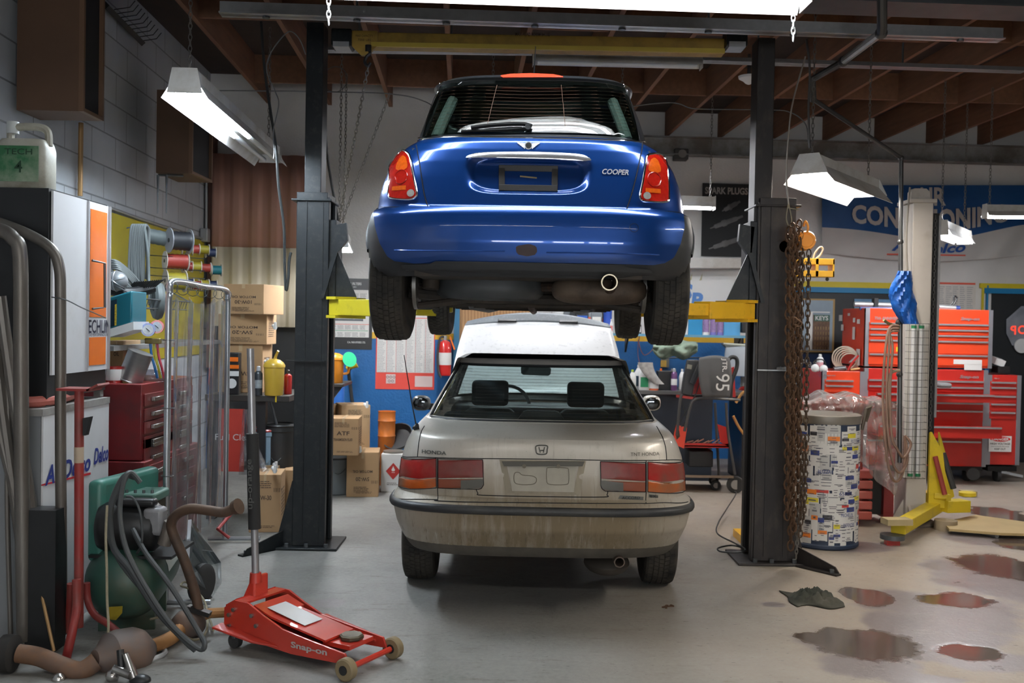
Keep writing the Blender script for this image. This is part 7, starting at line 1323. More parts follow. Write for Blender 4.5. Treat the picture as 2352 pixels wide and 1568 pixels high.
# black bench with bottles right of the silver sedan
YC = 10.45; zc = P(1560, 898, YC).z; cb_ = thing('black_counter', 'long black counter against the blue wall right of the silver car', 'counter', (2.0, 10.8, 0)); x0_, x1_ = P(1440, 900, YC).x, P(1722, 900, YC).x; b = MB(); b.bx(x0_, x1_, YC, YC+.75, zc-.04, zc); part(b, 'counter_top', mat('counter_top', (.10, .10, .10), .3, .3), cb_, ang=0, bevel=.004); b = MB(); b.bx(x0_+.02, P(1640, 900, YC).x, YC+.05, YC+.7, .0, zc-.04); part(b, 'cabinet', mat('counter_dark', (.010, .016, .026), .5), cb_, ang=0)
b = MB(); b.bx(x1_-.06, x1_-.02, YC+.05, YC+.7, 0, zc-.04); part(b, 'leg', blk, cb_, ang=0)
ggr = mat('lbl_green', (.01, .22, .09), .5); cl_ = 'bottles on the black counter'
bottle(1479, 893, YC+.12, .25, .115, white_p, white_p, 'white jug with a green label on the black counter', ggr, group=cl_, z=zc); bottle(1467, 893, YC+.25, .26, .11, white_p, white_p, 'white jug with a navy label behind the green labelled one', mat('navy', (.01, .03, .05)), group=cl_, z=zc); bottle(1452, 893, YC+.15, .21, .08, white_p, mat('cap_lime', (.4, .55, .05), .4), 'small bottle with a lime cap beside the car pillar', paper, group=cl_, z=zc)
bottle(1502, 893, YC+.10, .125, .10, mat('tin_orange', (.62, .13, .05), .4), galv, 'short orange and white tin on the black counter', white_p, 'paint_tin', kind='can', cat='can', z=zc, group=cl_); bottle(1548, 893, YC+.08, .235, .065, mat('spray_purple', (.14, .06, .16), .3, .3), mat('cap_grey', (.4, .42, .44)), 'purple aerosol can standing before the black battery', white_p, 'spray_can', kind='spray', cat='can', z=zc, group=cl_)
bottle(1510, 893, YC+.32, .19, .09, orng, red_p, 'orange bottle behind the short orange tin', paper, group=cl_, z=zc); bottle(1566, 893, YC+.3, .22, .07, white_p, white_p, 'white bottle half hidden behind the charger', None, group=cl_, z=zc)
bt_ = thing('car_battery', 'black car battery on the counter between the tin and the purple can', 'battery', P(1527, 893, YC+.2)); c = P(1530, 893, YC+.24); c.z = zc; part(MB().box(c + Zv*.10, (.20, .17, .20)), 'battery_case', blk, bt_, bevel=.006); part(MB().cyl(c + V((-.06, 0, .20)), c + V((-.06, 0, .225)), .012, n=10), 'terminal', orng, bt_); part(MB().cyl(c + V((.06, 0, .20)), c + V((.06, 0, .225)), .012, n=10), 'terminal', galv, bt_)
b = MB(); rows = []
for j in range(8):
    t = j/7; rows.append([P(1488+10*math.cos(a)+26*t*t - (1-t)*6, 832+50*t, YC+.05) + V((math.cos(a)*.035*(1-t*.75), math.sin(a)*.02, 0)) for a in [2*PI*i/10 for i in range(10)]])
tag(b.grid(rows, closed=True).build('rolled_rag', mat('rag_grey', (.35, .34, .32), .8, var=.6, vs=25), ang=80), 'twisted grey plastic bag stuck in the white jugs', 'bag')
# green jacket hung over a rail, clipped cables, trough light
def cloth(name, outline, Y, m, label, cat, amp=.05, nx=26, ny=14, seed=1, pf=None):
    (xa, xb, ya, yb_) = outline; rnd = random.Random(seed); ph = [rnd.uniform(0, 6) for _ in range(6)]; rows = []
    for j in range(ny+1):
        v = j/ny; row = []
        for i in range(nx+1):
            u = i/nx; ed = math.sin(PI*u)**.4 if 0 < u < 1 else 0; ya_ = ya + (yb_-ya)*(.28*(1-ed) + .10*math.sin(u*9+ph[0])*(1-v)); yb__ = yb_ - (yb_-ya)*(.30*(1-ed)) + (yb_-ya)*.10*math.sin(u*13+ph[1])
            p = P(xa+(xb-xa)*u, ya_+(yb__-ya_)*v, Y + amp*(math.sin(u*14+v*5+ph[2]) + .6*math.sin(u*7-v*11+ph[3]) + .4*math.sin(u*29+v*17+ph[4]))*.5 - amp*1.5*math.sin(PI*v)); row.append(p)
        rows.append(row)
    return tag(MB().grid(rows).build(name, m, ang=80, solid=.012), label, cat)
cloth('green_jacket', (1500, 1602, 778, 822), 10.9, mat('sage_cloth', (.24, .31, .24), .85, var=.25, vs=8), 'pale green cloth jacket heaped over a rail on the blue wall behind the raised wheel', 'jacket', .09)
tag(MB().tube([V((P(1520, 822, 11.1).x, 11.1, P(1520, 822, 11.1).z)), P(1716, 820, 11.1)], .008, 6).build('wall_rail', blk), 'thin dark rail on the blue wall under the green jacket', 'rail')
so = thing('wall_outlet', 'tan socket box on the blue wall below the green jacket', 'socket', bq(1527, 842)); part(MB().box(bq(1527, 830, .04), (.10, .05, .14)), 'socket_body', mat('outlet_grey', (.14, .14, .12), .6), so, ang=0); part(MB().box(bq(1524, 835, .075), (.07, .02, .08)), 'socket_tag', mat('tag_tan', (.45, .28, .05), .5), so, ang=0)
cable([bq(1470, 760, .1), bq(1468, 790, .12), bq(1480, 815, .12), bq(1500, 800, .12), bq(1498, 775, .12)], .006, 'dull red coiled cable hanging below the blue shelf', mat('cable_red', (.25, .10, .10), .5)); cable([bq(1466, 780, .1), bq(1466, 820, .1), bq(1480, 865, .3)], .004, 'thin dark red wire hanging down to the counter bottles', mat('cable_red', (.25, .10, .10)))
tr_ = thing('trough_light', 'unlit trough lamp under the blue shelf beside the right lift post', 'lamp', P(1690, 800, 10.9)); b = MB(); b.prism([P(1660, 789, 10.9), P(1725, 794, 10.9), P(1725, 815, 10.9), P(1684, 812, 10.9)], (0, .12, 0)); part(b, 'lamp_housing', mat('trough_grey', (.22, .23, .21), .4, .3), tr_, ang=0); part(MB().tube([P(1662, 789, 10.88), P(1725, 793, 10.88)], .012, 6), 'lamp_edge', mat('edge_pale', (.5, .52, .42), .4), tr_)
gb = MB(); gb.lathe([(.02, 0), (.20, .0), (.23, .22), (.22, .30), (.05, .32)], P(1712, 862, 10.9), 28); fl = thing('white_basin', 'pale basin on a post behind the charger cart', 'basin', P(1712, 900, 10.9)); part(gb, 'basin_bowl', mat('basin_grey', (.42, .46, .50), .4), fl); part(MB().cyl(V((P(1708, 900, 10.9).x, 10.9, 0)), P(1708, 865, 10.9), .035, n=12), 'basin_post', mat('post_mix', (.25, .26, .26), .5), fl); part(MB().cyl(P(1708, 897, 10.88), P(1708, 900, 10.86), .06, n=16), 'red_collar', red_p, fl)
# battery charger on a red and grey cart
YK = 9.75; kc = thing('charger_cart', 'red and grey wheeled cart carrying the battery tester', 'cart', G(1640, 1125)); grt = mat('cart_grey', (.10, .10, .10), .4, .5)
def kp(px, py, dy=0.): return P(px, py, YK+dy)
for q in ([kp(1555, 1000), kp(1562, 920), kp(1568, 905)], [kp(1572, 990), kp(1585, 935), kp(1595, 918), kp(1620, 914), kp(1700, 918)], [kp(1642, 925, .3), kp(1652, 1100, .3)], [kp(1668, 925), kp(1672, 990), kp(1688, 1090)]): part(MB().tube(spl(q, 5), .014, 8), 'leg', grt, kc)
b = MB(); b.slab(kp(1553, 912), kp(1600, 918), kp(1600, 918, .35), kp(1553, 912, .35), Zv*.025); part(b, 'upper_tray', red_p, kc, ang=0)
b = MB(); b.slab(kp(1572, 1025), kp(1676, 1027), kp(1676, 1027, .36), kp(1572, 1025, .36), Zv*.012); b.slab(kp(1572, 1027), kp(1676, 1029), kp(1676, 1019), kp(1572, 1017), V((0, .012, 0))); part(b, 'tool_tray', red_p, kc, ang=0)
b = MB(); b.prism([kp(1553, 975), kp(1578, 982), kp(1571, 1030), kp(1545, 1018)], (0, .03, 0)); pn_ = part(b, 'side_panel', mat('panel_red', (.68, .06, .03), .4), kc, ang=0); b = MB(); b.prism([kp(1552, 993, -.003), kp(1560, 988, -.003), kp(1562, 1002, -.003), kp(1554, 1010, -.003)], (0, -.001, 0)); part(b, 'panel_mark', ink, pn_, ang=0)
b = MB(); b.prism([kp(1648, 974), kp(1673, 982), kp(1681, 1030), kp(1655, 1015)], (0, .03, 0)); part(b, 'side_panel', red_p, kc, ang=0)
b = MB(); b.slab(kp(1560, 1096), kp(1685, 1098), kp(1675, 1098, .5), kp(1560, 1096, .5), Zv*.025); part(b, 'bottom_board', mat('board_brown', (.22, .16, .11), .7), kc, ang=0)
for px, r_, dy in ((1690, .085, 0), (1645, .05, .15), (1640, .05, .45)): c = V((kp(px, 1110, dy).x, YK+dy+.02, r_)); w_ = part(MB().lathe([(.03, -.02), (r_*.93, -.02), (r_, -.012), (r_, .012), (r_*.93, .02), (.03, .02)], c, 24, ax=(.3, 1, 0)), 'wheel', blkr, kc); part(MB().cyl(c - V((0, .025, 0)), c + V((0, .02, 0)), r_*.55, n=18), 'wheel_hub', mat('hub_grey', (.3, .29, .27), .5), w_)
b = MB(); b.box(kp(1605, 1050, .2), (.24, .25, .16)); part(b, 'battery_pack', blk, kc, bevel=.01); b = MB(); 
for k in range(7): b.tube([kp(1578+k*12, 1015+(k % 2)*3, .05), kp(1592+k*12, 1012-(k % 3)*2, .25)], .006, 5)
part(b, 'tool', mat('tool_mix', (.4, .2, .12), .4, .4, var=.8, vs=9), kc)
part(MB().tube(spl([kp(1690, 925, .2), kp(1708, 900, .2), kp(1728, 905, .2), kp(1730, 960, .2), kp(1722, 1005, .2), kp(1700, 985, .2), kp(1684, 955, .2)], 6), .014, 8), 'orange_hose', mat('hose_orange', (.38, .19, .05), .5), kc)
ct = thing('battery_tester', 'black handheld battery tester clipped to the red cart', 'tester', kp(1575, 910)); tm_ = mat('tester_black', (.03, .032, .036), .4, var=.3); b = MB(); b.prism([kp(1565, 905), kp(1590, 910), kp(1600, 860), kp(1612, 838), kp(1606, 826), kp(1580, 826), kp(1572, 860)], (0, .08, 0)); part(b, 'tester_body', tm_, ct, bevel=.012, seg=3); b = MB(); b.prism([kp(1579, 836, -.004), kp(1590, 838, -.004), kp(1588, 848, -.004), kp(1577, 846, -.004)], (0, -.002, 0)); part(b, 'screen', mat('lcd', (.28, .27, .22), .3), ct, ang=0); part(MB().tube([kp(1608, 838, -.03), kp(1590, 880, -.03)], .03, 8), 'handset', tm_, ct)
for q in ([kp(1568, 895), kp(1556, 960), kp(1545, 1000)], [kp(1612, 850), kp(1600, 900), kp(1575, 945), kp(1560, 970)], [kp(1566, 920), kp(1572, 945), kp(1576, 965), kp(1565, 980)]): part(MB().tube(spl(q, 5), .005, 5), 'lead', lh, ct)
gm_ = thing('fender_mat', 'grey rubber mat with white figures draped over the cart handle', 'mat', kp(1648, 910)); b = MB(); rows = []
for j in range(14):
    t = j/13; rows.append([kp(1606 + (1676-1606)*u + 8*t*(1 if u < .5 else .0) + (5*math.sin(PI*t)*(1 if u > .5 else -1)), 822 + 90*t - 6*math.sin(PI*u)*(1-t), -.12 + .10*math.cos(t*PI*.5)*-1 + .03*math.cos(u*PI)) for u in [i/10 for i in range(11)]])
part(b.grid(rows), 'mat_sheet', mat('mat_grey', (.13, .135, .14), .6, var=.1), gm_, ang=80, solid=.01); b = MB(); wx_ = kp(1660, 878, -.262); text(b, '95', wx_, V((0, 0, -1)), Xv, h=.13, w=.16, bold=.0); text(b, 'JTR.', kp(1663, 838, -.25), V((0, 0, -1)), Xv, h=.06, w=.13, bold=.02); part(b, 'figures', white_p, gm_, ang=0)
part(MB().tube(spl([kp(1670, 830, .05), kp(1680, 820, .05), kp(1692, 824, .05), kp(1692, 845, .05), kp(1680, 880, .05), kp(1678, 915, .05)], 5), .02, 8), 'cart_handle', lh, kc); b = MB(); b.prism([kp(1588, 905, .06), kp(1605, 845, .06), kp(1612, 845, .06), kp(1612, 905, .06)], (0, .02, 0)); b.prism([kp(1678, 912, .06), kp(1678, 845, .06), kp(1686, 842, .06), kp(1690, 912, .06)], (0, .02, 0)); part(b, 'cart_back', red_p, kc, ang=0)
# ================================================================ right of the right post
trm_y, trm_b = mat('trim_yellow', (.62, .50, .02), .5, var=.08), mat('trim_blue', (.01, .19, .40), .5, var=.08)
def wallrect(px0, px1, py0, py1, m, nm, d=.0, th=.03): 
    a = bq(px0, py1, d+th); b_ = bq(px1, py1, d+th); t = bq(px0, py0, d+th).z; o = MB().obox(a, V((b_.x-a.x, b_.y-a.y, 0)), RY*th, Zv*(t-a.z)).build(nm, m, ang=0); return st(o)
wallrect(1690, 2100, 642, 655, trm_y, 'trim_header', .02); wallrect(1690, 2100, 655, 667, trm_b, 'trim_header', .02); a = bq(1740, 900, .02); a.z = 0; b_ = bq(2100, 667, .02); st(MB().obox(a, V((b_.x-a.x, b_.y-a.y, 0)), RY*.02, Zv*b_.z).build('door_1', mat('door_black', (.014, .017, .02), .5, var=.3), ang=0))
wallrect(2252, 2400, 650, 661, trm_y, 'trim_header', .02); wallrect(2262, 2400, 661, 673, trm_b, 'trim_header', .025); 
for p0, p1, m_, d_ in ((2251, 2261, trm_y, .02), (2261, 2271, trm_b, .025)): a = bq(p0, 900, d_+.03); b_ = bq(p1, 655, d_+.03); st(MB().obox(V((a.x, a.y, 0)), V((b_.x-a.x, b_.y-a.y, 0)), RY*.03, Zv*b_.z).build('trim_jamb', m_, ang=0))
dA, dB = bq(2272, 900, .015), bq(2420, 675, .015); st(MB().obox(V((dA.x, dA.y, 0)), V((dB.x-dA.x, dB.y-dA.y, 0)), RY*.012, Zv*dB.z).build('door_2', mat('door_black', (.014, .017, .02)), ang=0))
ow = thing('octagon_window', 'octagonal window with red letters in the black door at the right edge', 'window', bq(2345, 780)); oc = [(2346, 703), (2372, 703), (2392, 730), (2392, 768), (2372, 796), (2325, 793), (2312, 766), (2312, 733)]; b = MB(); b.prism([bq(x, y, .04) for x, y in oc], RY*.008); part(b, 'pane', mat('window_scene', (.26, .28, .32), .3, var=.9, vs=4), ow, ang=0)
b = MB(); text(b, 'O', bq(2348, 757, .045), -RX, Zv, h=.11, bold=.02, lift=-.003); text(b, 'P', bq(2327, 758, .045), -RX, Zv, h=.11, bold=.02, lift=-.003); part(b, 'lettering', mat('open_red', (.8, .05, .03), .4, em=(1, .08, .04), es=.8), ow, ang=0); part(MB().lathe([(.005, 0), (.09, .0), (.09, .02), (.005, .03)], bq(2345, 794, .06), 24, ax=-RY), 'white_disc', white_p, ow)
r, a_, xd, h_, n_ = poster(1838, 1915, 685, 808, lambda x, y, d: bq(x, y, d+.04), mat('case_frame', (.40, .25, .09), .6), 'glass key case with a brown frame and a KEYS board on the black door', 'key_case', cat='case'); L_ = xd.length; xu = xd/L_
b = MB(); b.slab(on(.0, .03), on(.94, .03), on(.94, .97), on(.0, .97), n_*.001); part(b, 'case_back', mat('case_grey2', (.25, .32, .38), .5, var=.4, vs=3), r, ang=0); b = MB(); b.slab(on(.35, .05, .006), on(.85, .05, .006), on(.85, .70, .006), on(.35, .70, .006), n_*.002); part(b, 'key_board', mat('keyboard_brown', (.13, .07, .04), .6, var=.8, vs=22), r, ang=0)
b = MB(); b.slab(on(.38, .58, .009), on(.85, .58, .009), on(.85, .70, .009), on(.38, .70, .009), n_*.001); gb_ = part(b, 'key_header', mat('key_green', (.03, .10, .07), .5), r, ang=0); b = MB(); text(b, 'KEYS', on(.61, .64, .011), xu, Zv, h=.055, w=L_*.38, bold=.02); part(b, 'lettering', paper, gb_, ang=0); b = MB(); b.slab(on(.22, .05, .006), on(.34, .05, .006), on(.34, .75, .006), on(.22, .75, .006), n_*.001); b.slab(on(.3, .74, .006), on(.85, .74, .006), on(.85, .76, .006), on(.3, .76, .006), n_*.001); part(b, 'white_strip', paper, r, ang=0)
b = MB(); 
rk_ = random.Random(4)
for i in range(6):
    for j in range(5): b.obox(on(.41+.08*i, .10+.095*j, .010), xu*.012, n_*.004, -Zv*(.035+.01*rk_.random()))
part(b, 'keys', mat('keys_brass', (.30, .20, .10), .35, .7, var=.5), r, ang=0)
r, a_, xd, h_, n_ = poster(1790, 1905, 811, 900, lambda x, y, d: bq(x, y, d+.05), mat('sign_navy', (.01, .03, .09), .4), 'navy sign with white words below the key case, behind the chains', 'sign', cat='sign'); L_ = xd.length; xu = xd/L_; b = MB(); text(b, 'RP Plan', on(.42, .76), xu, Zv, h=.09, w=.40); part(b, 'lettering', paper, r, ang=0); b = MB(); b.slab(on(.3, .0), on(.9, .0), on(.8, .5), on(.35, .5), n_*.001); part(b, 'sign_picture', mat('sign_pale', (.35, .48, .58), .5), r, ang=0)
r, a_, xd, h_, n_ = poster(1962, 2080, 686, 716, lambda x, y, d: bq(x, y, d+.04), mat('pic_blue', (.12, .26, .42), .5, var=.6, vs=5), 'small framed picture on the black door above the big red chest', 'picture', cat='picture')
r, a_, xd, h_, n_ = poster(2150, 2240, 645, 716, bq, mat('list_paper', (.66, .63, .58), .8), 'pale paper price list pinned on the wall above the right half of the red chest'); L_ = xd.length; xu = xd/L_; b = MB(); fakelines(b, on(.5, .45), xu, Zv, L_*.9, h_*.8, 12, 6, cols=5, fill=.6); part(b, 'list_print', mat('ink_pale', (.36, .37, .38)), r, ang=0); b = MB(); b.slab(on(.02, .90), on(.98, .90), on(.98, .96), on(.02, .96), n_*.001); part(b, 'red_heading', mat('rule_red', (.7, .1, .06)), r, ang=0)
# air conditioning banner
bn = thing('wall_banner', 'blue and white air conditioning banner drooping across the back wall at right', 'banner', bq(2120, 592)); rows_b, rows_w = [], []
def bpt(u, v, lift=0.):
    px = 1888 + (2420-1888)*u; yt = 425; ym = 522 + 22*math.sin(PI*min(1, u*1.15)) - 6*math.sin(u*9); ybm = 580 + 20*math.sin(PI*min(1, u*1.05))
    py = yt + (ym-yt)*v*2 if v < .5 else ym + (ybm-ym)*(v-.5)*2
    return bq(px, py, .10 + .025*math.sin(u*23+v*3)*(v) + .018*math.sin(u*41+v*9)*v + .02*math.sin(v*8+u*12) + lift)
part(MB().grid([[bpt(i/60, j/10*.5) for i in range(61)] for j in range(11)]), 'blue_field', mat('banner_blue', (.008, .075, .24), .5, var=.15), bn, ang=80); part(MB().grid([[bpt(i/60, .5+j/8*.5) for i in range(61)] for j in range(9)]), 'white_field', mat('banner_white', (.56, .55, .53), .6, var=.1, vs=3), bn, ang=80)
lw = mat('banner_letter', (.52, .50, .47), .6)
def btx(body, u0, u1, v0, v1, m, nm, shear=0., bold=0.):
    b = MB(); vs, fs = text_mb(body, shear, bold); x0 = min(v[0] for v in vs); x1 = max(v[0] for v in vs); y0 = min(v[1] for v in vs); y1 = max(v[1] for v in vs)
    b.add([bpt(u0+(u1-u0)*(v[0]-x0)/(x1-x0), v0+(v1-v0)*(y1-v[1])/(y1-y0), .022) for v in vs], fs); return part(b, nm, m, bn, ang=0)
btx('AIR', .40, .535, .02, .19, lw, 'lettering', bold=.03); btx('CONDITIONING', .13, .80, .22, .43, lw, 'lettering', bold=.035); btx('ACDelco', .30, .62, .60, .82, mat('banner_ink_blue', (.02, .09, .35), .5), 'lettering', .25, .03); btx('-', .28, .62, .88, .91, mat('rule_red', (.7, .1, .06)), 'red_underline')
# white lift column
YL = 8.35; wl_ = thing('lift_column', 'white steel lift column with a black chain side and yellow arms at its foot', 'lift', (P(2115, 1200, YL).x, YL+.1, 0)); wm = mat('column_white', (.58, .54, .49), .5, var=.08, dirt=(.25, .20, .14), da=-.05, ds=5); x0_, x1_ = P(2092, 700, YL).x, P(2139, 700, YL).x; zt_ = P(2115, 465, YL).z
b = MB(); b.bx(x0_, x1_, YL, YL+.26, .02, zt_); part(b, 'column', wm, wl_, ang=0, bevel=.01); b = MB(); b.bx(x1_, P(2160, 700, YL).x, YL+.06, YL+.24, .85*0+.5, zt_-.08); ch = part(b, 'chain_guard', blk, wl_, ang=0); part(linkchain(V((x1_+.035, YL+.045, .8)), V((x1_+.035, YL+.045, zt_-.12)), .004, .03, .010, 6), 'lift_chain', mat('chain_grey', (.25, .25, .25), .4, .8), ch)
b = MB(); b.bx(P(2158, 700, YL).x, P(2160.5, 700, YL).x+.01, YL+.05, YL+.07, .9, zt_-.1); part(b, 'side_rail', galv, wl_, ang=0)
b = MB(); b.bx(x0_-.03, x1_+.02, YL-.02, YL+.28, zt_, zt_+.03); b.prism([(x0_+.01, YL+.08, zt_+.03), (x1_, YL+.08, zt_+.03), (x1_, YL+.08, zt_+.10), (x1_-.03, YL+.08, zt_+.13), (x0_+.04, YL+.08, zt_+.13), (x0_+.01, YL+.08, zt_+.10)], (0, .08, 0)); part(b, 'column_cap', wm, wl_, ang=0, bevel=.004)
part(MB().lathe([(.22, 0), (.23, .01), (.20, .03), (.10, .05)], V(((x0_+x1_)/2-.03, YL+.08, 0)), 32), 'base_flange', mat('base_dirty', (.26, .22, .18), .7, dirt=(.12, .1, .08), da=.3), wl_); b = MB(); b.prism([(x0_-.10, YL+.05, .03), (x0_, YL+.05, .03), (x0_, YL+.05, .20)], (0, .02, 0)); b.prism([(x0_+.02, YL-.10, .03), (x0_+.02, YL, .03), (x0_+.02, YL, .16)], (.02, 0, 0)); part(b, 'gusset', wm, wl_, ang=0)
yl3 = mat('column_yellow', (.66, .50, .02), .45, var=.1, dirt=(.2, .15, .05), da=-.05, ds=8); b = MB(); b.prism([P(2137, 995, YL-.03), P(2141, 992, YL-.03), P(2166, 1040, YL-.03), P(2178, 1145, YL-.03), P(2132, 1172, YL-.03)], (0, .03, 0)); b.prism([P(2158, 992, YL+.2), P(2172, 1040, YL+.2), P(2192, 1140, YL+.2), P(2160, 1160, YL+.2)], (0, .03, 0)); b.bx(P(2135, 1150, YL).x, P(2182, 1150, YL).x, YL-.02, YL+.22, P(2150, 1165, YL).z, P(2150, 1135, YL).z); part(b, 'carriage', yl3, wl_, ang=0)
part(MB().tube([P(2148, 1048, YL-.06), P(2170, 1135, YL-.08)], .022, 8), 'red_lever', mat('lever_red', (.28, .04, .03), .6), wl_); part(MB().tube([P(2166, 1040, YL+.0), P(2190, 1122, YL-.04)], .026, 8), 'black_lever', blkr, wl_)
def larm(p, q, w_, h_, nm='arm'): p, q = V(p), V(q); d = q-p; s = d.cross(Zv).normalized(); return part(MB().obox(p - s*w_/2, d, s*w_, Zv*h_), nm, yl3, wl_, ang=0, bevel=.006)
g1 = G(2062, 1248); g1.z = .075; g2 = G(2150, 1200); g2.z = .10; larm(g2, g1, .11, .09); g0 = P(2160, 1145, YL-.05); larm(g0, V((g2.x, g2.y, .14)), .10, .05, 'arm_link'); larm(V((P(2165, 1160, YL).x, YL, .11)), V((P(2230, 1150, YL).x, YL+.1, .10)), .12, .10)
part(MB().box(g1 + V((-.02, -.02, .10)), (.20, .12, .045), Euler((0, 0, .1))), 'wood_block', mat('block_wood', (.42, .34, .18), .8, var=.2), wl_, ang=0); part(MB().cyl(V((g1.x-.05, g1.y-.02, .04)), V((g1.x-.05, g1.y-.02, .075)), .09, n=20), 'lift_pad', steel, wl_); part(MB().box(V((g1.x-.06, g1.y-.04, .03)), (.10, .06, .06)), 'arm_end', red_p, wl_, ang=0); part(MB().cyl(P(2222, 1138, YL+.2), P(2222, 1130, YL+.2), .07, n=20), 'lift_pad', yl3, wl_)
# caged tube lamp hung on the column
tl = thing('caged_lamp', 'unlit twin tube work lamp in a wire cage hung on the white column', 'lamp', P(2104, 1100, YL-.05)); xa, xb = P(2082, 900, YL-.06).x, P(2127, 900, YL-.06).x; z0, z1 = P(2104, 1098, YL-.06).z, P(2104, 743, YL-.06).z
b = MB(); b.bx(xa, xb, YL-.03, YL-.005, z0, z1); part(b, 'lamp_back', mat('lamp_white', (.62, .60, .56), .5), tl, ang=0)
for x in (xa+.05, xb-.05): part(MB().cyl((x, YL-.055, z0+.04), (x, YL-.055, z1-.04), .021, n=14), 'tube', mat('tube_white', (.78, .78, .78), .25), tl); part(MB().cyl((x, YL-.055, z1-.04), (x, YL-.055, z1-.015), .022, n=14), 'tube_holder', mat('holder_green', (.02, .25, .10), .4), tl); part(MB().cyl((x, YL-.055, z0+.015), (x, YL-.055, z0+.04), .022, n=14), 'tube_holder', mat('holder_green', (.02, .25, .10)), tl)
b = MB(); n = 22
for k in range(n+1): z = z0 + (z1-z0)*k/n; b.tube([(xa-.005, YL-.02, z), (xa-.005, YL-.085, z), (xb+.005, YL-.085, z), (xb+.005, YL-.02, z)], .0016, 4)
for x in (xa, xa+.05, (xa+xb)/2, xb-.05, xb): b.tube([(x, YL-.086, z0), (x, YL-.086, z1)], .0016, 4)
part(b, 'wire_cage', mat('cage_wire', (.12, .12, .11), .4, .8), tl); part(MB().tube(spl([P(2108, 742, YL-.06), P(2098, 700, YL-.05), P(2086, 640, YL-.05), P(2082, 540, YL-.04), P(2090, 430, YL-.02)], 6), .008, 7), 'lamp_cable', mat('flex', (.34, .31, .27)), tl)
# blue tarp bundle and hose loops on the drop pipe
rows = []
rnd = random.Random(5)
for j in range(14):
    t = j/13; w_ = (14 + 14*math.sin(min(1, t*1.6)*PI*.5) * (1 if t < .62 else 1-(t-.62)*2.1)); cx = 2078 - 10*math.sin(t*PI) + 14*t*t
    rows.append([P(cx + math.cos(a)*w_*(1+.18*math.sin(a*5+j)), 622 + 122*t, 7.93 + math.sin(a)*.06*(1+.3*math.sin(a*7+j*2))) for a in [2*PI*i/26 for i in range(26)]])
tag(MB().grid(rows, closed=True).build('blue_tarp', mat('tarp_blue', (.01, .10, .42), .35, var=.3, vs=18, bump=.6, bs=30), ang=50), 'crumpled blue plastic tarp tied to the drop pipe beside the white column', 'tarp')
bh = mat('hose_brown', (.20, .12, .085), .5, var=.2); hh_ = 'brown hose loops on the drop pipe'
for k, (xl_, yb_, w_) in enumerate(((2028, 1105, 0), (2036, 1085, 6), (2044, 1050, 12))): tag(MB().tube(spl([P(2064, 748+w_, 7.95), P(2044, 752+w_, 7.95), P(xl_+6, 800, 7.93), P(xl_, 900, 7.92), P(xl_+4, 1000, 7.9), P(xl_+16, yb_-20, 7.9), P(xl_+32, yb_, 7.92), P(xl_+48, yb_-30, 7.95), P(2078, 1000, 7.97)], 6), .011, 8).build('air_hose', bh), ['long brown hose loop on the drop pipe, lowest of the loops', 'brown hose loop on the drop pipe, between the longest and the shortest', 'brown hose loop on the drop pipe, shortest of the loops'][k], 'hose', hh_)
tag(MB().tube(spl([P(2066, 850, 7.96), P(2046, 858, 7.94), P(2040, 900, 7.93), P(2036, 1060, 7.93)], 6), .013, 8).build('air_hose', mat('hose_tan', (.30, .22, .15), .5)), 'tan stub hose leaving the drop pipe below the brown loops', 'hose')
# sticker-covered barrel
bc = G(1888, 1247); bc = V((bc.x, 7.55, 0)); br_ = P(1970, 1100, 7.55).x - bc.x; bh_ = P(1890, 972, 7.3).z; tb = thing('sticker_barrel', 'waste barrel covered all over in tyre label stickers', 'barrel', bc)
part(MB().lathe([(br_*.97, 0), (br_*1.02, .012), (br_*1.02, .03), (br_*.985, .04), (br_*.985, bh_*.30), (br_*.985, bh_*.95), (br_*1.0, bh_), (br_*.9, bh_-.02), (br_*.88, bh_-.2)], bc, 48), 'barrel_body', mat('barrel_navy', (.02, .035, .07), .5), tb); part(MB().lathe([(br_*1.0, bh_-.01), (br_*1.015, bh_), (br_*1.015, bh_+.05), (br_*.97, bh_+.055)], bc, 48), 'steel_band', mat('band_steel', (.26, .24, .21), .45, .6, var=.3), tb)
cols = [mat('stk_white', (.68, .67, .64), .6), mat('stk_grey', (.50, .50, .48), .6), mat('stk_blue', (.03, .05, .22), .5), mat('stk_yellow', (.72, .62, .05), .5), mat('stk_orange', (.78, .22, .03), .5), mat('stk_red', (.55, .06, .05), .5), mat('stk_black', (.03, .03, .035), .5)]
b = MB(); pr_ = MB(); rnd = random.Random(11)
def cyl_pt(a, z, o): return V((bc.x + math.sin(a)*(br_*.985+o), bc.y - math.cos(a)*(br_*.985+o), z))
def stk(a, z, w_, h_, ci, o):
    b.cur = ci; n = 4; b.grid([[cyl_pt(a + w_*(i/n-.5), z+dz, o) for i in range(n+1)] for dz in (0, h_)])
for z in arange(.05, bh_-.16, 9):
    a = -PI*.95 + rnd.random()*.3
    while a < PI*.95:
        w_ = rnd.uniform(.16, .42); h_ = rnd.uniform(.09, .17); o = .002+.0008*rnd.random(); stk(a, z+rnd.uniform(-.02, .02), w_, h_, 0 if rnd.random() < .8 else 1, o)
        if rnd.random() < .45: stk(a, z+h_*rnd.uniform(.2, .6), w_*.9, h_*.22, rnd.choice([2, 3, 4, 5, 6, 2]), o+.0012)
        for q in range(rnd.randint(3, 6)):
            zz = z + h_*rnd.uniform(.08, .9); ww = w_*rnd.uniform(.3, .8); pr_.grid([[cyl_pt(a + ww*(i/3-.5)*.9, zz+dz, o+.0018) for i in range(4)] for dz in (0, .0045)])
        a += w_*.92
b.cur = 0; lc = part(b, 'sticker_layer', cols, tb, ang=0); part(pr_, 'sticker_print', mat('print_dark', (.10, .10, .12), .6), lc, ang=0)
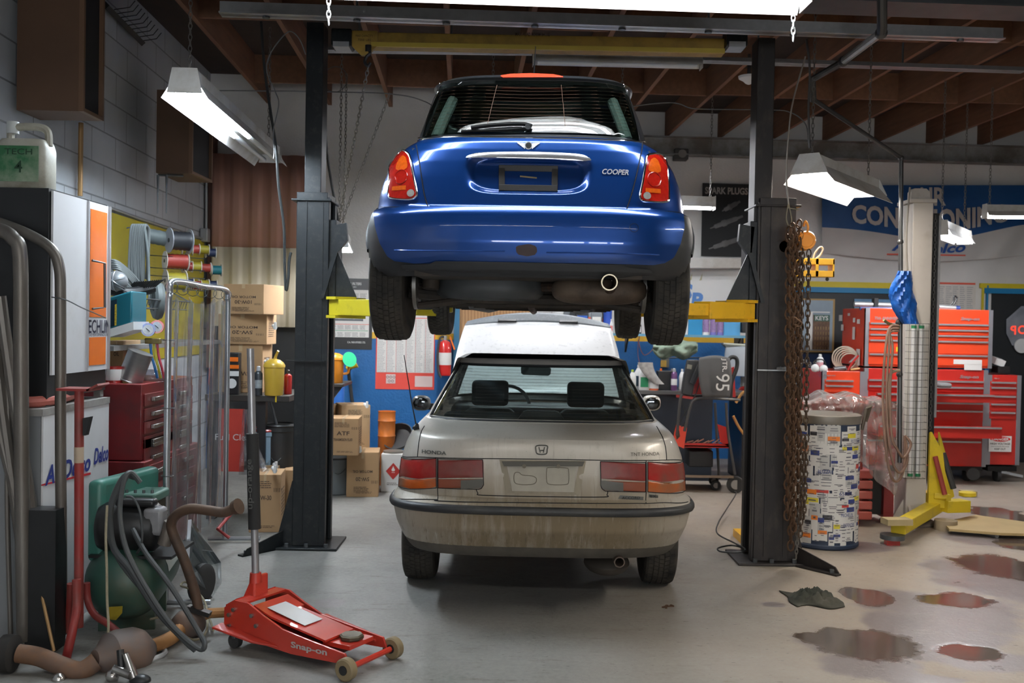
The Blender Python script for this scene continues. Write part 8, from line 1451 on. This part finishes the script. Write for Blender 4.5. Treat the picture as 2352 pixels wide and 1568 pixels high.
b = MB(); n_l = [('BLIZZAK', -.25, bh_*.62, 2), ('MICHELIN', .42, bh_*.28, 2), ('DEFENDER', .5, bh_*.20, 6), ('PILOT POWER', .70, bh_*.86, 2), ('65045', .35, bh_*.45, 6)]
for tx, a, z, ci in n_l: text(b, tx, (0,0,0), Xv, Zv, h=.026, w=.11, mapf=lambda x, y, a=a, z=z: cyl_pt(a + x/br_, z+y, .0075))
part(b, 'sticker_lettering', cols[2], tb, ang=0); part(MB().tube([cyl_pt(1.25, bh_-.06, .01), cyl_pt(1.3, bh_+.10, .04), cyl_pt(1.3, bh_+.12, .05) + V((.03, .03, 0)), cyl_pt(1.35, bh_+.0, .06) + V((0, .06, 0))], .013, 8), 'lever_handle', mat('lever_dark', (.10, .08, .06), .5, .4), tb)
# red parts washer under plastic
rw = thing('red_washer', 'faded red ribbed machine cart behind the sticker barrel, half under plastic', 'machine', G(2000, 1210)); rwm = mat('faded_red', (.38, .07, .055), .6, var=.2, dirt=(.22, .10, .08), da=.2); Yw = 8.25; x0_, x1_ = P(1835, 1000, Yw).x, P(1985, 1000, Yw).x; ztw_ = P(1900, 925, Yw).z
b = MB(); b.bx(x0_, x1_, Yw, Yw+.5, .10, ztw_-.08); part(b, 'machine_body', rwm, rw, bevel=.02); b = MB(); b.bx(x0_-.03, x1_+.03, Yw-.04, Yw+.54, ztw_-.08, ztw_); part(b, 'machine_lid', rwm, rw, bevel=.025, seg=3)
b = MB(); xr0, xr1 = P(1968, 1150, Yw-.05).x, P(2004, 1150, Yw-.05).x
for k in range(5): b.bx(xr0, xr1, Yw-.06, Yw+.2, .06+k*.085, .06+k*.085+.07)
part(b, 'ribbed_side', rwm, rw, bevel=.012); b = MB(); b.bx(P(2035, 1150, Yw).x, P(2058, 1150, Yw).x, Yw+.05, Yw+.4, .06, .45); part(b, 'machine_leg', mat('dark_red', (.20, .02, .02), .5), rw, ang=0); b = MB(); b.bx(x1_-.02, P(2035, 1150, Yw).x, Yw+.1, Yw+.45, .08, .45); part(b, 'machine_frame', blk, rw, ang=0)
rows = []
for j in range(30):
    t = j/29; row = []
    for i in range(44):
        u = i/43
        if t < .22: k = t/.22; p = V((x0_ + (P(2062, 1000, Yw).x-x0_)*u, Yw+.5-.6*k, ztw_+.015 + .05*math.sin(u*PI)**2 + .02*math.sin(u*21+k*3)))
        else:
            k = (t-.22)/.78; lowz = .62 - .36*max(0, (u-.55)/.45)**.7 if u > .5 else ztw_-.22; z = ztw_ + .01 + .05*math.sin(u*PI)**2 - (ztw_-lowz)*k
            if u <= .5: z = ztw_ + .01 - .18*k
            p = V((x0_ + (P(2062, 1000, Yw).x-x0_)*u - .05*k*(u > .5), Yw-.10 - .05*math.sin(u*26+k*2.5)*(.4+k) - .025*math.sin(u*57-k*6) - .015*math.sin(k*19+u*9), z))
        row.append(p)
    rows.append(row)
tag(MB().grid(rows).build('plastic_sheet', glassmat('dust_sheet', (.72, .70, .70), .12, .10, (.62, .57, .55), .30), ang=80), 'clear plastic dust sheet draped over the faded red machine beside the barrel', 'plastic sheet')
# red tool chests
tc = mat('chest_red', (.70, .060, .018), .30, var=.06, coat=.5); tcd = mat('chest_deep_red', (.46, .022, .016), .30, var=.08, coat=.4); al = mat('chest_trim', (.62, .62, .64), .25, .7); alg = mat('chest_corner', (.34, .34, .37), .4, .6)
YT = 10.75
def tz_(py, px=2200): return P(px, py, YT).z
def chest(name, label, px0, px1, py0, py1, rows_, m, Y=YT, D=.55, logo=None, pxl=None, lh_=.045, gr=None, posts=True):
    x0, x1 = P(px0, 900, Y).x, P(px1, 900, Y).x; z1, z0 = P(px1, py0, Y).z, P(px1, py1, Y).z; r = thing(name, label, 'tool chest', ((x0+x1)/2, Y+D/2, z0), gr)
    b = MB(); b.bx(x0, x1, Y, Y+D, z0, z1); part(b, 'chest_body', m, r, ang=0, bevel=.006); 
    if posts:
        for xx in (x0, x1-.045): b = MB(); b.bx(xx, xx+.045, Y-.006, Y+.04, z0, z1); part(b, 'corner_post', alg, r, ang=0)
    for (pa, pb, ya, yb_, off) in rows_:
        xa, xb = P(pa, 900, Y).x, P(pb, 900, Y).x; za, zb = P(px1, ya, Y).z, P(px1, yb_, Y).z; b = MB(); b.bx(xa, xb, Y-off-.012, Y-off, zb+.006, za-.002)
        if off > .05: b.bx(xa+.01, xb-.01, Y-off, Y, zb+.006, zb+.012)
        d_ = part(b, 'drawer', m, r, ang=0); b = MB(); b.bx(xa+.01, xb-.01, Y-off-.030, Y-off-.010, za-.024, za-.006); part(b, 'drawer_pull', al, d_, ang=0)
    if logo:
        b = MB(); text(b, logo, P(pxl[0], pxl[1], Y-.012), Xv, Zv, h=lh_, w=pxl[2], shear=.25 if logo == 'Snap-on' else 0, bold=.03); part(b, 'lettering', al, r, ang=0)
    return r
dr_ = lambda p0, p1, ys, off=.0: [(p0, p1, a, b, off) for a, b in zip(ys, ys[1:])]
up = chest('tool_chest', 'wide bright red top tool chest with silver drawer pulls behind the white column', 1984, 2276, 712, 846, dr_(1992, 2266, [744, 757, 770, 783, 815, 842]), tc, logo='Snap-on', pxl=(2228, 733, .205), lh_=.045, D=.75)
b = MB(); text(b, '75th ANNIVERSARY', P(2045, 731, YT-.014), Xv, Zv, h=.034, w=.34, bold=.03); part(b, 'lettering', al, up, ang=0)
x_ = P(1984, 800, YT).x; rnd = random.Random(2); b = MB()
for px, py, w_, h_ in ((1931, 730, .05, .07), (1935, 752, .035, .07), (1962, 735, .03, .05), (1972, 738, .04, .05), (1961, 765, .035, .14), (1971, 820, .05, .18), (1950, 722, .03, .03)): yy = YT*(x_/P(px, py, YT).x); c = P(px, py, yy); b.box((x_-.002, yy, c.z), (.003, w_*2.2, h_))
part(b, 'note', paper, up, ang=0); b = MB(); b.box(P(2235, 838, YT-.014), (.19, .003, .11)); b.box(P(2222, 831, YT-.016), (.30, .003, .05)); part(b, 'note', paper, up, ang=0); b = MB(); b.box(P(2068, 802, YT-.014), (.09, .003, .05)); part(b, 'yellow_sticker', yell, up, ang=0)
lo = chest('tool_chest', 'wide deep red roller tool cabinet standing under the bright red top chest', 1984, 2268, 850, 1072, dr_(1992, 2258, [874, 888, 902]) + dr_(1992, 2258, [902, 922], .25) + dr_(1992, 2258, [924, 942, 968]) + dr_(1992, 2266, [972, 1000], .35) + dr_(1992, 2256, [1012, 1060]), tcd, logo='Snap-on', pxl=(2226, 866, .205), lh_=.045, D=.75)
sdx = chest('tool_chest', 'narrow red side cabinet with a danger sign at the right of the roller cabinet', 2268, 2345, 862, 1068, dr_(2273, 2333, [876, 888, 908, 926, 945, 963]), tcd, D=.55, logo='Snap-on', pxl=(2289, 869, .06), lh_=.02)
sg = thing('danger_sign', 'white DANGER HIGH VOLTAGE sign on the narrow red side cabinet', 'sign', P(2297, 1040, YT-.02)); c = P(2297, 1019, YT-.018); w_ = .245; h_ = .17; part(MB().box(c, (w_, .004, h_)), 'sign_plate', paper, sg, ang=0); b = MB(); b.lathe([(.001, 0), (1, 0), (1, .001)], (0,0,0), 28); b.v = [c + V((p.x*.11, -.003-p.z*.5, .052+p.y*.028)) for p in b.v]; part(b, 'red_oval', mat('sign_red', (.65, .02, .02), .4), sg, ang=0)
b = MB(); text(b, 'DANGER', c + V((0, -.0045, .052)), Xv, Zv, h=.032, w=.185, bold=.03); part(b, 'lettering', white_p, sg, ang=0); b = MB(); text(b, 'HIGH VOLTAGE', c + V((0, -.0025, .002)), Xv, Zv, h=.022, w=.215, bold=.02); text(b, 'UNAUTHORIZED PERSONNEL', c + V((0, -.0025, -.028)), Xv, Zv, h=.011, w=.20); text(b, 'KEEP OUT', c + V((0, -.0025, -.056)), Xv, Zv, h=.020, w=.12, bold=.02); part(b, 'lettering', ink, sg, ang=0)
sc_h = chest('tool_chest', 'small red side chest with three drawers left of the wide red cabinet, behind the barrel', 1888, 1984, 853, 970, [(1893, 1960, 872, 884, 0), (1893, 1960, 884, 902, 0), (1912, 1982, 908, 925, .15)], tc, logo='Snap-on', pxl=(1905, 862, .13), lh_=.025, D=.75)
x_ = P(1888, 900, YT).x; b = MB(); b.bx(x_, P(1984, 900, YT).x, YT+.02, YT+.5, .12, P(1888, 970, YT).z); part(b, 'lower_body', tcd, sc_h, ang=0)
for r_, xs_ in ((lo, (2010, 2120, 2230)), (sdx, (2300,)), (sc_h, (1900, 1960))):
    for px in xs_: c = V((P(px, 1090, YT).x, YT+.1, .07)); k_ = part(MB().cyl(c - Xv*.02, c + Xv*.02, .07, n=18), 'caster', blkr, r_); part(MB().box(c + Zv*.07, (.06, .09, .06)), 'caster_fork', steel, k_, ang=0)
c = V((P(2262, 1080, YT-.1).x, YT+.02, .075)); cw = part(MB().lathe([(.02, -.02), (.065, -.02), (.072, 0), (.065, .02), (.02, .02)], P(2235, 1088, YT-.15), 20, ax=(.3, 1, 0)), 'caster', blkr, lo)
for r_, pa, pb in ((lo, 1984, 2266), (sdx, 2270, 2345)): b = MB(); x0_, x1_ = P(pa, 1072, YT).x, P(pb, 1072, YT).x; b.bx(x0_+.02, x1_-.02, YT+.05, YT+.50, .12, P(2200, 1070, YT).z); part(b, 'chassis', blk, r_, ang=0)
# things on the chests
zc_ = tz_(712); pg_ = thing('light_bar', 'silver tube shaped work light lying on top of the wide red chest', 'lamp', P(2030, 703, YT+.2)); A_, B_ = P(1962, 698, YT+.2), P(2100, 702, YT+.2); part(MB().cyl(A_, B_, .028, n=16), 'light_body', mat('bar_silver', (.55, .57, .58), .3, .6), pg_); part(MB().box(P(2010, 697, YT+.2), (.05, .08, .12)), 'light_clamp', blk, pg_, bevel=.006); part(MB().tube([P(1975, 708, YT+.15), P(2090, 710, YT+.15)], .02, 8), 'blue_tube', mat('tube_blue', (.03, .06, .22), .3), pg_)
td = thing('timing_light', 'silver torch with a blue collar lying on the wide red chest', 'torch', P(2185, 712, YT+.1)); part(MB().cyl(P(2155, 705, YT+.1), P(2196, 708, YT+.1), .03, n=14), 'torch_body', mat('bar_silver', (.55, .57, .58)), td); part(MB().cyl(P(2194, 708, YT+.1), P(2203, 709, YT+.1), .033, n=14), 'collar', mat('tube_blue', (.03, .06, .22)), td); part(MB().tube(spl([P(2190, 700, YT+.1), P(2198, 685, YT+.1), P(2192, 680, YT+.1), P(2190, 692, YT+.1), P(2182, 702, YT+.1)], 5), .008, 6), 'hook', blk, td)
zl = P(1935, 855, YT).z; cw_ = thing('plastic_hose', 'pale coiled plastic hose on the small red side chest', 'hose', P(1945, 850, YT+.2)); b = MB()
for k in range(5): b.torus(P(1940+3*k, 822+2*k, YT+.2), (.3, 1, .25+.05*k), .13-.008*k, .008, 30, 6)
part(b, 'hose_coil', mat('cord_cream', (.58, .53, .42), .5), cw_)
bottle(1883, 853, YT+.15, .19, .07, white_p, white_p, 'white spray can with a pink band on the small red side chest', mat('lbl_pink', (.7, .35, .38), .5), 'spray_can', kind='spray', cat='can', z=zl); hp = thing('ear_defenders', 'white ear defenders lying on the small red side chest', 'ear defenders', P(1880, 853, YT+.1)); part(MB().sphere(P(1872, 845, YT+.05), .045, 14, 8, (1, .7, 1)), 'ear_cup', white_p, hp); part(MB().sphere(P(1892, 847, YT+.05), .045, 14, 8, (1, .7, 1)), 'ear_cup', white_p, hp); part(MB().tube(spl([P(1868, 842, YT+.05), P(1872, 828, YT+.05), P(1890, 826, YT+.05), P(1897, 840, YT+.05)], 5), .008, 6), 'headband', blk, hp)
gn = thing('air_gun', 'red handled grey air tool among clutter on the small red side chest', 'tool', P(1955, 850, YT+.1)); part(MB().cyl(P(1915, 848, YT+.1), P(1942, 845, YT+.1), .028, n=12), 'tool_body', mat('tool_grey', (.12, .12, .12), .4, .4), gn); part(MB().tube([P(1947, 850, YT+.05), P(1958, 832, YT+.05), P(1972, 816, YT+.05)], .012, 6), 'tool_handle', red_p, gn); b = MB(); b.prism([P(1950, 832, YT+.06), P(1968, 815, YT+.06), P(1968, 830, YT+.06)], (0, .02, 0)); part(b, 'blade', galv, gn, ang=0); part(MB().tube([P(1954, 849, YT+.02), P(1974, 846, YT+.02)], .012, 6), 'wood_grip', mat('grip_wood', (.5, .28, .08), .5), gn)
bx2 = thing('parts_box', 'open white and black parts box on the narrow red side cabinet', 'box', P(2295, 858, YT+.1)); part(MB().box(P(2298, 848, YT+.2), (.13, .16, .07)), 'box_body', blk, bx2, ang=0); part(MB().box(P(2292, 830, YT+.2), (.11, .12, .07), Euler((.2, .3, 0))), 'box_lid', white_p, bx2, ang=0)
b = MB(); b.box(P(2165, 884, YT-.30), (.14, .16, .05)); tag(b.build('rag', mat('rag_dark', (.16, .16, .16), .9), bevel=.02), 'dark grey rag on the pulled out drawer of the roller cabinet', 'rag'); pr2 = G(2330, 1098)
# on the floor
def rag(): 
    rows = []; rnd = random.Random(8)
    c = G(1868, 1378)
    for j in range(22):
        row = []
        for i in range(30):
            u, v = i/29-.5, j/21-.5; r_ = 1 - .07*math.sin(5*math.atan2(v, u)); x = u*.30*r_; y = v*.36*r_*(.9+.2*math.sin(u*7)); e = max(0, 1-(4*u*u+4*v*v)**1.2); z = .006 + e*(.030 + .020*abs(math.sin(u*17+v*9)) + .016*math.sin(v*23-u*19) + .008*math.sin(u*47+v*37))
            row.append(V((c.x+x, c.y+y, z)))
        rows.append(row)
    return tag(MB().grid(rows).build('shop_rag', mat('rag_green', (.016, .021, .014), .9, var=.4, vs=20, dirt=(.09, .08, .06), da=.2), ang=70, solid=.004), 'crumpled dark green rag on the floor before the right lift foot', 'rag')
rag()
pl = thing('floor_plate', 'flat tan cover plate on the floor right of the white column', 'plate', G(2260, 1225)); b = MB(); q = [G(2165, 1212), G(2240, 1195), G(2380, 1215), G(2380, 1240), G(2300, 1238), G(2180, 1228)]; b.prism([p + Zv*.03 for p in q], Zv*.02); part(b, 'plate_sheet', mat('plate_tan', (.42, .31, .14), .6, var=.15), pl, ang=0); part(MB().tube([G(2185, 1222)+Zv*.02, G(2255, 1226)+Zv*.02, G(2290, 1236)+Zv*.02], .02, 8), 'conduit_pipe', galv, pl); part(MB().cyl(G(2172, 1216), G(2172, 1216)+Zv*.08, .09, n=20), 'pipe_stub', mat('stub_rust', (.3, .24, .16), .6), pl)
b = MB(); b.obox(G(2350, 1098)+Zv*.005, V((-.85, .25, .16)), V((0, .05, 0)), V((0, 0, .03))); tag(b.build('ramp_strip', galv, ang=0), 'thin metal creeper strip on the floor below the red tool chests', 'strip'); tag(MB().box(G(2223, 1140)+Zv*.035, (.14, .1, .05)).build('wood_block', mat('block_wood', (.42, .34, .18)), ang=0), 'small wood block on the floor right of the white column', 'block')
b = MB(); rnd = random.Random(3); 
for k in range(5): c = G(1535+rnd.uniform(-10, 12), 1392+rnd.uniform(-4, 4)); b.box(c+Zv*.004, (.03, .012, .006), Euler((0, 0, rnd.uniform(0, 3))))
tag(b.build('dirt_crumbs', mat('crumb', (.10, .05, .025), .9), ang=0), 'few brown crumbs of dirt on the floor right of the sedan', 'dirt', kind='stuff')
